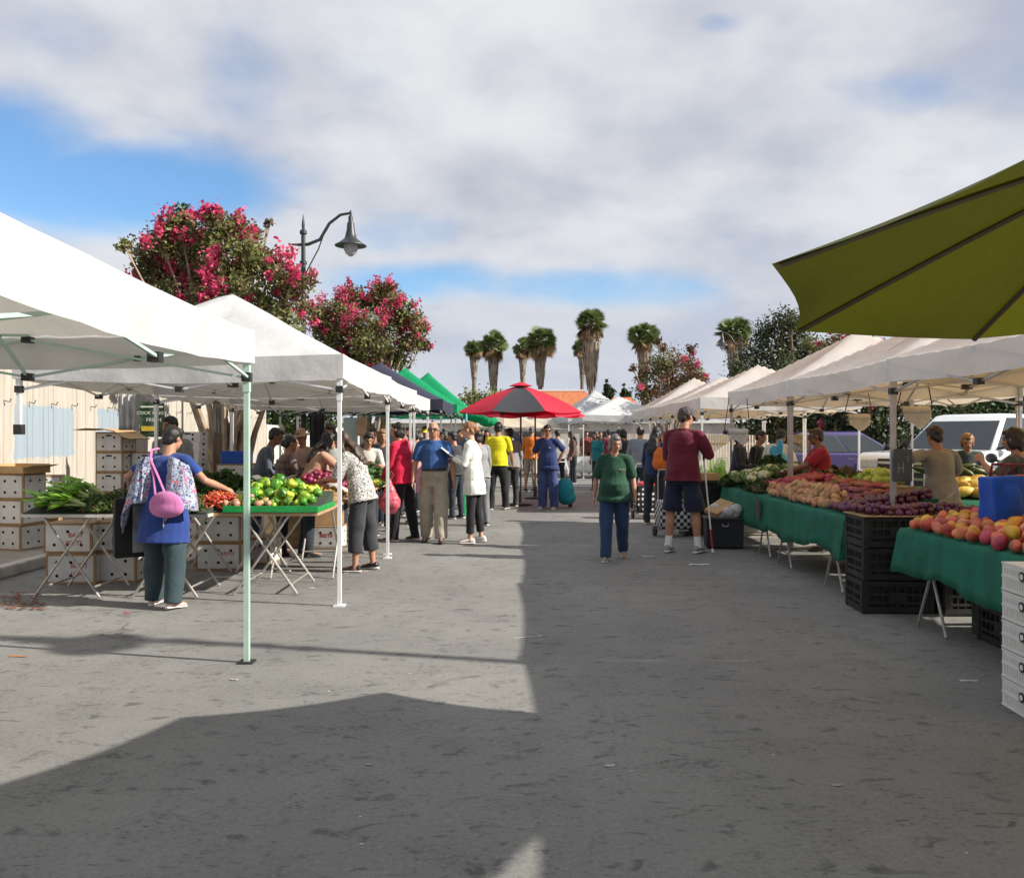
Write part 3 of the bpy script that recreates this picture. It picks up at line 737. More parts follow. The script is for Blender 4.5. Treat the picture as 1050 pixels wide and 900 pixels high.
def umbrella(name, label, loc, rim, apex, rad, sides, panels, ribm, polem, tilt=(0, 0), rot0=0.0, pole_r=.02, base=True, vent=None, vent_m=0, ribs=True, droop=.06, scal=.05, group=None, bulge=.10):
    t = thing(name, label, 'umbrella', loc, 0, group)
    M3 = Euler((tilt[0], tilt[1], 0)).to_matrix()
    c0 = Vector((0, 0, rim))
    def P(a, f, z): return M3 @ (Vector((math.cos(a) * rad * f, math.sin(a) * rad * f, z)) ) + c0
    H = apex - rim; n = sides; seg = 8; rows = 10
    for pi_ in sorted(set(panels)):
        m = MB()
        for k in range(n):
            if panels[k % len(panels)] != pi_: continue
            a0 = rot0 + 2 * math.pi * k / n; a1 = rot0 + 2 * math.pi * (k + 1) / n; vs = []
            for r in range(rows + 1):
                f = 1e-3 + (1 - 1e-3) * r / rows
                z = H * (1 - f) + bulge * H * math.sin(math.pi * f)
                A, B = P(a0, f, z), P(a1, f, z)
                for s in range(seg + 1):
                    q = s / seg; p = A.lerp(B, q); b = math.sin(math.pi * q)
                    p = p + M3 @ Vector((0, 0, -droop * b * f * (1 - .3 * f)))
                    if r == rows: p = p.lerp(c0 + M3 @ Vector((0, 0, 0)), scal * b)
                    vs.append(p)
            m.add(vs, [(r * (seg + 1) + s, (r + 1) * (seg + 1) + s, (r + 1) * (seg + 1) + s + 1, r * (seg + 1) + s + 1) for r in range(rows) for s in range(seg)])
        m.build('canopy', pi_, t, ang=35) if not isinstance(pi_, str) else m.build('canopy', _M[pi_], t, ang=35)
    if ribs:
        for k in range(n):
            a = rot0 + 2 * math.pi * k / n; m = MB()
            m.tube([P(a, f, H * (1 - f) + bulge * H * math.sin(math.pi * f) - .014) for f in (.03, .25, .5, .75, .985)], .014, 6, sq=.8)
            rb = m.build('rib', ribm, t)
            m = MB(); m.tube([P(a, .02, H * .25 - .12), P(a, .34, H * .66 + .08 * H - .02)], .008, 6); m.build('strut', ribm, rb)
    m = MB(); m.tube([(0, 0, .05), M3 @ Vector((0, 0, H * .9)) + c0], pole_r, 12); m.build('pole', polem, t)
    if base:
        m = MB(); m.lathe([(.25, .012), (.26, .03), (.22, .05), (.045, .06), (.04, .3), (.02, .31)], 24); m.build('base', polem, t)
    if vent:
        m = MB(); m.lathe([(vent, -.035), (vent * .6, .012), (.04, .045), (.015, .06)], n * 2, c0 + M3 @ Vector((0, 0, H + .01)), 0); m.build('vent_cap', _M[vent_m], t, ang=60)
    return t
mat('olive_cloth', (.085, .095, .014), .85, .10, 3, .5, 7, transl=.34, tcol=(.125, .125, .006))
mat('red_cloth', (.60, .018, .050), .75, .08, 4, .2, 40, transl=.30)
mat('charcoal_cloth', (.035, .037, .045), .75, .08, 4, .2, 40, transl=.1)
mat('beige_cloth', (.52, .44, .34), .8, .06, 4, .2, 40, transl=.3)
mat('cream_cloth', (.60, .55, .46), .8, .06, 4, .2, 40, transl=.3)
ribm = mat('bronze_rib', (.085, .072, .036), .5, .1, 8)
umbrella('patio_umbrella', 'big olive green patio umbrella tilting into view overhead', (2.36, 2.86, 0), 2.184, 2.604, 1.50, 8, ['olive_cloth'], ribm, mat('bronze_pole', (.06, .045, .03), .4, metal=.6), tilt=(R(-6.3), R(-3.4)), rot0=R(136 - 45 * 3), pole_r=.022, scal=.035, droop=.03, bulge=.03)
umbrella('market_umbrella', 'red market umbrella with black panels beside the man in navy scrubs', (gx(534, 18.6), 18.6, 0), 2.02, 2.62, 1.42, 8, ['charcoal_cloth', 'red_cloth', 'red_cloth', 'red_cloth', 'charcoal_cloth', 'red_cloth', 'red_cloth', 'red_cloth'],
         blackp, blackp, rot0=R(-115), vent=.26, vent_m='red_cloth', droop=.05, scal=.03)
umbrella('market_umbrella', 'dark red umbrella just behind the red and black one, slim black pole', (gx(549, 20.4), 20.6, 0), 2.0, 2.45, 1.25, 8, ['red_cloth'], blackp, blackp, rot0=R(10), droop=.08)
umbrella('market_umbrella', 'beige umbrella over the far crowd, beyond the man in yellow', (gx(517, 34), 34, 0), 1.88, 2.42, 1.7, 8, ['beige_cloth'], blackp, fr_grey, droop=.08)
umbrella('market_umbrella', 'cream umbrella over the far crowd, behind the red umbrella pole', (gx(562, 38), 38, 0), 1.85, 2.40, 2.0, 8, ['cream_cloth'], blackp, fr_grey, droop=.08)
# green cloth bundle hanging from the last green canopy, on a pale blue post
t = thing('blue_post', 'slim pale blue post beside the green canopy', 'post', (gx(478, 24.9), 24.9, 0)); m = MB(); m.tube([(0, 0, 0), (0, 0, 2.2)], .035, 8); m.build('post', mat('blue_enamel', (.13, .42, .55), .4), t)
mb = MB(); mb.ell((0, 0, 0), (.42, .28, .18)); mb.ell((.3, 0, -.12), (.3, .25, .2)); mb.ell((-.25, 0, .1), (.25, .2, .1))
o = put(remeshed(mb, .04, 'gathered_cloth', fab_g, 2, .02, 22), 'gathered_cloth', None, at(490, 427, 25.2)); tag(o, 'gathered bright green cloth hanging under the green canopy edge', 'cloth')
# ================================================================ vehicles
tyre = mat('tyre', (.015, .015, .016), .9, .2, 20); rim_m = mat('alloy', (.45, .46, .47), .3, .05, 5, metal=.9)
glassd = mat('car_glass', (.030, .040, .045), .06, .1, 2, spec=.9); chrome = mat('chrome', (.55, .56, .58), .15, .05, 4, metal=1)
lampm = mat('headlight_glass', (.55, .56, .55), .12, .1, 20, spec=.8)
def vehicle(name, label, loc, rz, paint, L, W2, hood_z, roof_z, wb, kind, grille=None):
    """front at +Y in its own space"""
    t = thing(name, label, {'pickup_truck': 'truck', 'parked_car': 'car'}.get(name, 'car'), loc, rz)
    f = L / 2; w = W2 / 2; bz = .34; belt = hood_z + .02
    cab = {'pickup': (f - 1.35, -f * .12, -.9), 'sedan': (f - 1.05, -f * .52, -f + .35), 'old': (f - 1.35, -f * .2, -1.2)}[kind]
    def arch(y0, r): return [(y0 + r * math.cos(a), bz + .05 + r * math.sin(a)) for a in [math.pi * (1 - k / 8) * -1 + math.pi for k in range(9)]]
    yf, yr = wb / 2, -wb / 2; ar = .40
    prof = [(f, bz), (f + .03, bz + .25), (f, hood_z - .12), (f - .12, hood_z - .03), (cab[0], belt)]
    prof += [(-f + .1, belt), (-f, belt - .15), (-f, bz)]
    a2 = [(yr - ar * math.cos(math.pi * k / 8), bz + .02 + ar * math.sin(math.pi * k / 8)) for k in range(9)]
    a1 = [(yf - ar * math.cos(math.pi * k / 8), bz + .02 + ar * math.sin(math.pi * k / 8)) for k in range(9)]
    m = MB(); m.prism(prof + a2 + a1, 'x', -w, w); m.build('body', paint, t, bevel=.05)
    # cabin: tapered loft from belt to roof
    rear = cab[1] if kind == 'pickup' else cab[2]
    if kind == 'pickup': rear = -1.0
    rf, rr = cab[0] - .75, rear + (.12 if kind != 'sedan' else .75)
    wi = w - .06; wr = w - .26
    def ring(y0, y1, x, z): return [Vector((-x, y1, z)), Vector((-x, y0, z)), Vector((x, y0, z)), Vector((x, y1, z))]
    m = MB(); m.loft([ring(rear, cab[0], wi, belt - .02), ring(rr, rf, wr, roof_z - .04), ring(rr + .15, rf - .15, wr - .12, roof_z)]); m.build('cabin', paint, t, bevel=.04)
    def pane(nm, a, b, c, d, k=.07):
        a, b, c, d = map(Vector, (a, b, c, d)); ce = (a + b + c + d) / 4; nn = (b - a).cross(d - a).normalized() * .006
        a, b, c, d = [p.lerp(ce, k) + nn for p in (a, b, c, d)]; mm = MB(); mm.add([a, b, c, d, a - nn * 3, b - nn * 3, c - nn * 3, d - nn * 3], [(0, 1, 2, 3), (7, 6, 5, 4), (0, 4, 5, 1), (1, 5, 6, 2), (2, 6, 7, 3), (3, 7, 4, 0)]); mm.build(nm, glassd, t, smooth=False)
    zt = roof_z - .06
    pane('windshield', (wi, cab[0], belt), (-wi, cab[0], belt), (-wr, rf, zt), (wr, rf, zt))
    pane('rear_window', (-wi, rear, belt), (wi, rear, belt), (wr, rr, zt), (-wr, rr, zt))
    my, mt = (cab[0] + rear) / 2 - .1, (rf + rr) / 2 - .1
    for s in (-1, 1):
        q = [((s * wi, my, belt), (s * wi, cab[0] - .1, belt), (s * wr, rf - .02, zt), (s * wr, mt, zt)), ((s * wi, rear + .1, belt), (s * wi, my, belt), (s * wr, mt, zt), (s * wr, rr + .02, zt))]
        for p in q: pane('side_window', *(p if s > 0 else (p[1], p[0], p[3], p[2])))
        m = MB(); m.ell((s * (w + .12), cab[0] - .35, belt + .12), (.11, .06, .09)); m.tube([(s * (wi - .02), cab[0] - .35, belt + .05), (s * (w + .1), cab[0] - .35, belt + .1)], .025, 6); m.build('wing_mirror', blackp, t)
        m = MB(); m.box((s * (w - .30), f + .012, hood_z - .24), (.42, .06, .17)); m.build('headlight', lampm, t, bevel=.02)
        m = MB(); m.box((s * (w - .02), my, belt - .14), (.05, .18, .035)); m.build('door_handle', chrome, t, smooth=False)
        for y in (yf, yr):
            rot = Matrix.Rotation(R(90), 3, 'Y'); m = MB()
            m.lathe([(.20, -.10), (.34, -.11), (.36, -.08), (.36, .08), (.34, .11), (.20, .10)], 24, (s * (w - .11), y, .36), 0, rot); wh = m.build('wheel', tyre, t)
            m = MB(); m.lathe([(.02, -.112), (.19, -.10), (.215, -.105), (.215, .105), (.19, .10), (.02, .112)], 20, (s * (w - .11), y, .36), 0, rot); m.build('rim', rim_m, wh)
    m = MB(); gz0, gz1 = bz + .16, hood_z - .14; gw = w - .52 if kind != 'sedan' else w - .6
    m.box((0, f + .02, (gz0 + gz1) / 2), (gw * 2, .05, gz1 - gz0), 1)
    nb = 4 if kind == 'pickup' else 3
    for k in range(nb): m.box((0, f + .052, gz0 + (k + .5) * (gz1 - gz0) / nb), (gw * 2, .03, .05 if kind == 'pickup' else .025), 0)
    m.build('grille', [chrome, blackp], t, smooth=False)
    m = MB(); m.box((0, f + .04, bz + .04), (W2 - .1, .16, .20)); m.build('front_bumper', chrome if kind == 'pickup' else paint, t, bevel=.03)
    m = MB(); m.box((0, -f - .03, bz + .06), (W2 - .1, .14, .2)); m.build('rear_bumper', chrome if kind != 'sedan' else paint, t, bevel=.03)
    return t
vehicle('pickup_truck', 'big white pickup with a barred chrome grille parked behind the right stalls', (9.72, 17.4, 0), R(120), mat('white_car_paint', (.82, .83, .84), .25, .03, 1, coat=.8), 5.6, 1.98, 1.22, 1.95, 3.6, 'pickup')
vehicle('parked_car', 'low white car parked in front of the pickup, at the right end of the lot', (9.75, 14.75, 0), R(120), mat('white_sedan_paint', (.70, .72, .72), .2, .03, 1, coat=.9), 4.4, 1.78, .98, 1.44, 2.7, 'sedan')
vehicle('parked_car', 'violet purple car parked beyond the vendor in the red polo', (gx(868, 20) + .2, 20.6, 0), R(-88), mat('violet_car_paint', (.065, .050, .155), .25, .05, 1, coat=.8), 4.5, 1.8, 1.10, 1.62, 2.7, 'old')

# ================================================================ tables, crates, cartons
ply = mat('plywood', (.36, .24, .13), .75, .2, 3, .2, 40, stretch=(1, 6, 6)); steel = mat('leg_steel', (.42, .40, .37), .45, .2, 9, metal=.6)
board = mat('white_board_top', (.50, .47, .42), .7, .15, 5)
def table(label, c, L, W2, h, rz, top, riser=None, rm=None, group='stall tables', lean=.30, legs=2, name='trestle_table'):
    """c: centre on the ground, L along local X, W along local Y"""
    t = thing(name, label, 'table', (c[0], c[1], 0), rz, group)
    m = MB(); m.box((0, 0, h - .014), (L, W2, .028)); m.build('tabletop', top, t, smooth=False)
    for ex in ([-L / 2 + .42, L / 2 - .42] if legs == 2 else [0]):
        for sy in (-1, 1):
            y = sy * (W2 / 2 - .05)
            for s in (-1, 1):
                m = MB(); m.tube([(ex + s * lean, y + .013 * s, 0.008), (ex - s * lean * .75, y + .013 * s, h - .03)], .0125, 8); m.build('leg', steel, t)
        for s in (-1, 1):
            m = MB(); m.tube([(ex + s * lean * .8, -W2 / 2 + .06, .10), (ex + s * lean * .8, W2 / 2 - .06, .10)], .010, 6); m.build('crossbar', steel, t)
    if riser:
        x0, x1, z0, z1 = riser; m = MB(); m.prism([(-W2 / 2 + .03, h), (W2 / 2 - .03, h), (W2 / 2 - .03, h + z1), (-W2 / 2 + .03, h + z0)], 'x', x0, x1); m.build('riser', rm or mat('dark_riser', (.03, .045, .03), .9), t, smooth=False)
    return t
HT = .79
table('trestle table heaped with leafy greens and beans, in front of the beet cartons', (-3.72, 8.32), 1.76, .72, HT, 0, board, (-.86, .86, .01, .14))
table('trestle table carrying the green edged tray of bell peppers', (-2.36, 8.52), 1.02, .80, HT, 0, ply, (-.50, .50, .01, .16), legs=1)
table('trestle table along the street carrying peanuts and red onions', (-2.25, 10.05), 2.2, .76, HT, R(90), ply, None)
table('trestle table along the street carrying cucumbers and squash', (-2.28, 12.75), 2.3, .76, HT, R(90), ply, None)
table('trestle table inside the stall under the dark herbs and the weighing scale', (-3.1, 9.75), 1.5, .6, HT + .02, 0, board, None)
# right: two long tables end to end, one nearer, one inside
GT = [(3.60, 9.22, 2.36), (3.62, 11.60, 2.36), (3.66, 5.85, 2.36)]
gcl = mat('green_tablecloth', (.006, .125, .078), .85, .22, 4, .7, 9, transl=.06, stain=.25, stcol=(.01, .06, .045))
rl = ['folding table under the potatoes end of the long green cloth', 'folding table under the cauliflower end of the long green cloth', 'folding table under the mangoes, nearest to the white crates', 'folding table with carrots and gourds behind the vendor in the grey shirt']
tw = .92
for k, (x, y, L) in enumerate(GT): table(rl[k], (x, y), L, tw, HT - .03, R(-90), board, (-L / 2 + .02, L / 2 - .02, .01, .17), gcl, group='folding tables on the fruit stall', lean=.20, name='folding_table')
table(rl[3], (5.1, 10.0), 2.9, .9, HT, R(0), board, (-1.44, 1.44, .0, .12), gcl, group='folding tables on the fruit stall', lean=.2, name='folding_table')
gcl = mat('green_tablecloth', (.006, .125, .078), .85, .22, 4, .7, 9, transl=.06, stain=.25, stcol=(.01, .06, .045))
def cloth(label, x0, x1, y0, y1, h, drop, seed, group='green cloths on the fruit stall', matl=None, name='tablecloth', ends=(True, True), back=.25):
    """sheet over a table top, hanging down on the street side (x0) and at the ends"""
    rr = random.Random(seed); pts = []; e = .012; z = h + .004
    nx, ny = 6, 40
    cols = [(x0 - e, -drop * q) for q in (1, .8, .6, .4, .2, .06)] + [(x0 + (x1 - x0) * i / nx, 0) for i in range(nx + 1)] + [(x1 + e, -back * q) for q in (.1, .5, 1)]
    rows = ([(y0 - e, -drop * q) for q in (.95, .7, .4, .1)] if ends[0] else []) + [(y0 + (y1 - y0) * j / ny, 0) for j in range(ny + 1)] + ([(y1 + e, -drop * q) for q in (.1, .4, .7, .95)] if ends[1] else [])
    ph = [rr.uniform(0, 6) for _ in range(5)]; vs = []
    for (y, dy) in rows:
        for (x, dx) in cols:
            d = -min(dx, dy) if (dx < 0 and dy < 0) else -(dx + dy)
            q = d / drop if drop else 0
            yw = y + .12 * math.sin(y * 3.7 + ph[2]); w = .024 * math.sin(yw * 8 + ph[0]) * (.6 + .4 * math.sin(y * 2.3 + ph[3])) + .014 * math.sin(yw * 19 + ph[1]) + .008 * math.sin(yw * 47 + ph[2]) * math.sin(y * 3); w2 = .02 * math.sin(x * 13 + ph[3])
            ox = (-.035 - w) * q if dx < 0 and x < (x0 + x1) / 2 else (.03 * q if dx < 0 else 0)
            oy = ((-.035 - w2) * q if y < (y0 + y1) / 2 else (.035 + w2) * q) if dy < 0 else 0
            hem = 1 + .10 * math.sin(y * 3.1 + ph[4]) + .05 * math.sin(y * 7.3 + ph[1] + math.sin(y * 2)) 
            vs.append((x + ox, y + oy, max(.1, z - d * hem)))
    nc = len(cols); m = MB(); m.add(vs, [(j * nc + i, j * nc + i + 1, (j + 1) * nc + i + 1, (j + 1) * nc + i) for j in range(len(rows) - 1) for i in range(nc - 1)])
    o = m.build(name, matl or gcl, None, ang=70); so = o.modifiers.new('s', 'SOLIDIFY'); so.thickness = .004; so.offset = 1
    return tag(o, label, 'tablecloth', group)
cloth('green cloth hanging from the potatoes table, its loose corner by the black crates', 3.14, 4.06, 8.04, 10.40, HT - .03, .40, 1)
cloth('green cloth hanging from the cauliflower table beside the black bin', 3.16, 4.08, 10.42, 12.78, HT - .03, .41, 2)
cloth('green cloth hanging from the mango table behind the white crates', 3.20, 4.12, 4.67, 7.03, HT - .03, .36, 3)
cloth('green cloth on the inner table under the carrots and gourds', 3.65, 6.55, 9.55, 10.45, HT, .45, 4)

crate_m = mat('black_crate', (.017, .017, .018), .5, .3, 10, .2, 30, spec=.5)
def crate_mesh(w, d, h, mt):
    m = MB(); m.box((0, 0, h * .47), (w - .05, d - .05, h * .86))
    for (z, t) in ((h - .022, .044), (h * .60, .022), (h * .34, .022), (.035, .05)):
        for s in (-1, 1):
            m.box((s * (w / 2 - .009), 0, z), (.018, d, t)); m.box((0, s * (d / 2 - .009), z), (w - .038, .018, t))
    for s in (-1, 1):
        for k in range(9):
            q = (k + .5) / 9 - .5
            m.box((q * w * .94, s * (d / 2 - .010), h / 2), (.012 if k % 4 else .03, .014, h * .9)); m.box((s * (w / 2 - .010), q * d * .94, h / 2), (.014, .012 if k % 4 else .03, h * .9))
        m.box((0, s * (d / 2 - .004), h * .5), (w * .26, .012, h * .34)); 
        for s2 in (-1, 1): m.box((s * (w / 2 - .016), s2 * (d / 2 - .016), h / 2), (.04, .04, h - .004))
    return m.mesh('plastic_crate', mt, smooth=False)
cr = crate_mesh(.60, .42, .277, crate_m)
tiers = ('bottom', 'middle', 'top')
for (x, y, rz, where, n) in ((3.31, 7.50, R(-2), 'of the stack under the plums, by the green cloth corner', 3), (3.95, 7.42, R(3), 'of the stack under the plums nearest the grey shirted vendor', 3),
                             (2.92, 13.15, R(4), 'of the stack behind the black bin, below a cardboard tray', 3)):
    for k in range(n):
        o = put(cr, 'plastic_crate', None, (x + .006 * (k % 2), y, .002 + k * .2795), (0, 0, rz + R(1.2) * (k - 1))); tag(o, 'black crate, %s %s' % (tiers[k], where), 'crate', 'black plastic crates')
for k, (x, y) in enumerate(((3.55, 5.3), (3.6, 6.1))):
    for q in range(1):
        o = put(cr, 'plastic_crate', None, (x + .1, y, .002), (0, 0, R(90))); tag(o, 'black plastic crate lying under the mango table, %s' % ('nearer to the white crates' if k == 0 else 'nearer to the tall crate stack'), 'crate', 'black plastic crates')
# white slatted fruit crates at the right edge
wc_m = mat('white_crate', (.66, .65, .63), .6, .06, 8, .1, 40, stain=.25, stcol=(.35, .32, .28)); ink = mat('dark_ink', (.03, .035, .04), .7)
wslot = mat('crate_slot', (.56, .55, .53), .8)
def white_crate():
    w, d, h = .42, .34, .158; m = MB(); m.box((0, 0, h / 2), (w, d, h), 0)
    for s in (-1, 1):
        for i in range(12):
            q = (i + .5) / 12 - .5
            for z, hh in ((h * .30, .05), (h * .72, .028)):
                m.box((q * w * .9, s * (d / 2), z), (.008, .004, hh), 1); m.box((s * (w / 2), q * d * .9, z), (.004, .008, hh), 1)
        m.box((0, s * (d / 2 + .001), h * .5), (w, .006, .012), 0); m.box((s * (w / 2 + .001), 0, h * .5), (.006, d, .012), 0)
    for z in (.006, h - .006): m.box((0, 0, z), (w + .006, d + .006, .010), 0)
    return m
wcm = white_crate().mesh('white_crate', [wc_m, wslot], smooth=False)
for k in range(5):
    t = thing('white_crate', 'white slatted fruit crate, %s in the stack of five by the mango table' % ('bottom one', 'second from bottom', 'third up', 'second from top', 'topmost')[k], 'crate', (2.985, 4.665, .002 + .1635 * k), R(-3 + .5 * (k % 3)), 'white fruit crates')
    put(wcm, 'crate_body', t)
    m = MB(); m.lathe([(.028, 0), (.028, .003)], 18, (-.219, -.05, .105), 0, Matrix.Rotation(R(-90), 3, 'Y')); m.lathe([(.016, .003), (.016, .0045)], 14, (-.219, -.05, .105), 1, Matrix.Rotation(R(-90), 3, 'Y'))
    m.build('printed_mark', [ink, wc_m], t)

kraft = mat('kraft_card', (.30, .185, .095), .85, .15, 5, .1, 60); cwhite = mat('carton_white', (.57, .565, .55), .75, .10, 5, .3, 12, stain=.3, stcol=(.30, .25, .19), rand=.10); hole_m = mat('carton_hole', (.012, .011, .010), 1); redink = mat('red_ink', (.42, .045, .035), .8)
def carton_mesh(w, d, h, nx, ny, slot=False):
    m = MB(); m.box((0, 0, h / 2), (w, d, h), 0)
    e = .022
    for (ax, L, D) in (('y', w, d), ('x', d, w)):
        for s in (-1, 1):
            sz = (L - 2 * e, .004, h - 2 * e) if ax == 'y' else (.004, L - 2 * e, h - 2 * e)
            m.box((0, s * D / 2, h / 2) if ax == 'y' else (s * D / 2, 0, h / 2), sz, 1)
            cols = nx if ax == 'y' else ny
            rot = Matrix.Rotation(R(90), 3, 'X') if ax == 'y' else Matrix.Rotation(R(90), 3, 'Y')
            for i in range(cols):
                for z in (.28, .72):
                    q = (i + .5) / cols - .5; c = (q * L * .84, s * D / 2, h * z) if ax == 'y' else (s * D / 2, q * L * .84, h * z)
                    m.lathe([(.017, -.0035), (.017, .0035)], 10, c, 2, rot)
            if slot:
                c = (0, s * D / 2, h * .82) if ax == 'y' else (s * D / 2, 0, h * .82)
                m.box(c, (.09, .0075, .022) if ax == 'y' else (.0075, .09, .022), 2)
    return m
cA = carton_mesh(.50, .40, .31, 3, 2).mesh('carton', [kraft, cwhite, hole_m], smooth=False)
cB = carton_mesh(.42, .34, .29, 2, 2, True).mesh('carton', [kraft, cwhite, hole_m], smooth=False)
cC = carton_mesh(.36, .30, .145, 2, 1, True).mesh('carton', [cwhite, cwhite, hole_m], smooth=False)
_txt = {}
def carton(me, label, loc, rz, words=None, h=.31, d=.40):
    t = thing('carton', label, 'carton', loc, rz, 'produce cartons'); put(me, 'box_body', t)
    if words:
        for i, w in enumerate(words):
            if w not in _txt: q_ = lettering(w, .066, redink, None, (0, 0, 0), (0, 0, 0), depth=.002, shear=.15); _txt[w] = q_.data; bpy.data.objects.remove(q_)
            o = put(_txt[w], 'lettering', t, (.08 - .02 * i, -d / 2 - .0035, h * (.60 - .26 * i)), (R(90), 0, 0))
    return t
# cartons on the sidewalk, far left
kerbz = .121
base = at(12, 563, 10.5); x0 = gx(13, 10.4)
for k in range(3): carton(cA, 'white produce carton, %s of the stack nearest the kerb, beside the blue painted planks' % tiers[k], (x0 - .08, 10.62, kerbz + .312 * k), R(-14 + 3 * k))
m = MB(); m.box((0, 0, .01), (.56, .42, .02)); m.box((-.27, 0, .06), (.012, .42, .10)); m.box((0, .205, .06), (.54, .012, .10)); m.box((.0, -.205, .05), (.54, .012, .08)); m.box((.33, 0, .085), (.16, .40, .008), rot=Matrix.Rotation(R(-12), 3, 'Y')); m.box((.27, 0, .05), (.012, .42, .08))
tag(m.build('cardboard_tray', mat('tray_card', (.42, .27, .13), .85, .12, 5), None, (x0 - .05, 10.62, kerbz + .940), (0, 0, R(-16)), smooth=False), 'open brown cardboard tray lying on the stack by the blue painted planks', 'tray')
for k, tl in enumerate(('lower', 'upper')): carton(cB, 'white carton leaning behind the kerb stack, %s of two' % tl, (gx(46, 11.4), 11.35, kerbz + (.0 if k == 0 else .292) + (.292 if False else 0)), R(12 + 4 * k), h=.29)
carton(cB, 'white carton tilted on the pair behind the kerb stack', (gx(47, 11.4), 11.4, kerbz + .584), R(20))
for k in range(5):
    carton(cB, 'white slotted carton, %s level of the tall stack by the plank wall, street side' % ('lowest', 'second', 'third', 'fourth', 'top')[k], (gx(117, 12.5) + .05, 12.45, kerbz + .291 * k), R(-9 + 2 * (k % 2)))
for k in range(4):
    carton(cB, 'white slotted carton, %s level of the tall stack by the plank wall, inner side' % ('lowest', 'second', 'third', 'fourth')[k], (gx(117, 12.5) + .49, 12.60, kerbz + .291 * k), R(-7 + 3 * (k % 2)))
m = MB(); pp = [(-.42, 0, 0), (-.2, 0, .02), (.05, 0, .012), (.22, 0, -.02), (.34, 0, -.10), (.44, 0, -.13)]
m.add([(x, y, z + dz) for dz in (0, .012) for y in (-.3, .3) for (x, _, z) in pp], [])
n6 = 6
m.f += [(i, i + 1, n6 + i + 1, n6 + i) for i in range(5)] + [(2 * n6 + i, 3 * n6 + i, 3 * n6 + i + 1, 2 * n6 + i + 1) for i in range(5)]; m.m += [0] * 10
tag(m.build('cardboard_sheet', _M['tray_card'], None, (gx(117, 12.5), 12.42, kerbz + 1.475), (0, 0, R(-6)), smooth=False), 'bent brown cardboard sheet laid over the tall carton stack', 'cardboard')
# under and behind the greens table
for (px, z, Y, rz, w, lab) in ((82, 0, 8.95, 2, ('BEETS', 'USA'), 'white and red beets carton on the asphalt under the greens table, lower one'), (80, 1, 8.98, -1, ('BABY', 'BEETS'), 'white and red beets carton under the greens table, resting on another'),
                               (124, 0, 9.05, 0, None, 'plain white holed carton behind the black tote bag, lower one'), (128, 1, 9.1, 3, None, 'plain white holed carton behind the black tote bag, upper one')):
    carton(cA, lab, (gx(px, Y), Y, .002 + .312 * z), R(rz), w)
for (px, z, Y, rz, w, lab) in ((207, 1, 10.4, -20, ('BEETS',), 'white and red carton with one sunlit end, under the chili peppers'), (206, 0, 10.45, -16, None, 'white carton on the asphalt below the sunlit carton, behind the shopper in blue'),
                               (230, 1, 9.85, 0, None, 'white holed carton under the pepper tray, upper one'), (229, 0, 9.85, 3, ('FARMS',), 'white carton with printed emblem under the pepper tray, lower one'), (262, 0, 10.3, -6, ('FARMS',), 'white carton with red print beside the emblem carton, under the peppers'),
                               (333, 0, 11.6, -4, ('BEETS',), 'white and red carton on the asphalt under the onion table')):
    carton(cA, lab, (gx(px, Y), Y, .002 + .312 * z), R(rz), w)
m = MB(); m.box((0, 0, .15), (.50, .40, .30)); o = m.build('brown_carton', kraft, None, (gx(333, 11.7), 11.7, .318), (0, 0, R(5)), smooth=False); tag(o, 'plain brown carton on top of the red printed one under the onion table', 'carton')
for k in range(4):
    carton(cC, 'small white slotted carton, %s of the pile of four beside the vendor in grey' % ('lowest', 'second', 'third', 'topmost')[k], (gx(196, 12.3), 12.3, .99 + .147 * k), R(-8 + 3 * k))
m = MB(); m.box((0, 0, .493), (.55, .5, .986)); tag(m.build('plywood_crate', ply, None, (gx(196, 12.3), 12.35, 0.002), (0, 0, 0), smooth=False), 'tall plywood crate under the small white slotted cartons', 'crate')
# banner, plastic sheets, panels
t = thing('banner', 'dark green banner with pale lettering hung behind the vendor in grey', 'banner', (gx(156, 13.5), 13.5, 0), R(6))
zb = [at(0, y, 13.5).z for y in (412, 448)]
m = MB(); 
for i in range(8):
    xa, xb = -.19 + i * .0475, -.19 + (i + 1) * .0475
    ya, yb = .012 * math.sin(i * 1.3), .012 * math.sin((i + 1) * 1.3)
    m.add([(xa, ya, zb[1]), (xb, yb, zb[1]), (xb, yb, zb[0]), (xa, ya, zb[0]), (xa, ya + .004, zb[1]), (xb, yb + .004, zb[1]), (xb, yb + .004, zb[0]), (xa, ya + .004, zb[0])], [(0, 1, 2, 3), (7, 6, 5, 4)])
m.build('cloth', mat('banner_green', (.016, .045, .020), .7), t)
pale = mat('banner_print', (.50, .50, .40), .8); yel = mat('banner_yellow', (.42, .30, .02), .8)
zm = (zb[0] + zb[1]) / 2
lettering('COOK KING\'S', .072, pale, t, (0, -.016, zm + .10), (R(90), 0, 0)); lettering('FRESH', .085, pale, t, (.03, -.016, zm - .01), (R(90), 0, 0))
m = MB(); m.box((-.03, -.016, zm - .145), (.26, .004, .075)); m.build('yellow_band', yel, t, smooth=False); m = MB(); m.box((0, -.016, zm + .20), (.34, .004, .025)); m.build('top_band', pale, t, smooth=False)
plast = mat('cloudy_plastic', (.50, .50, .49), .3, .15, 6, .6, 14, transl=.4)
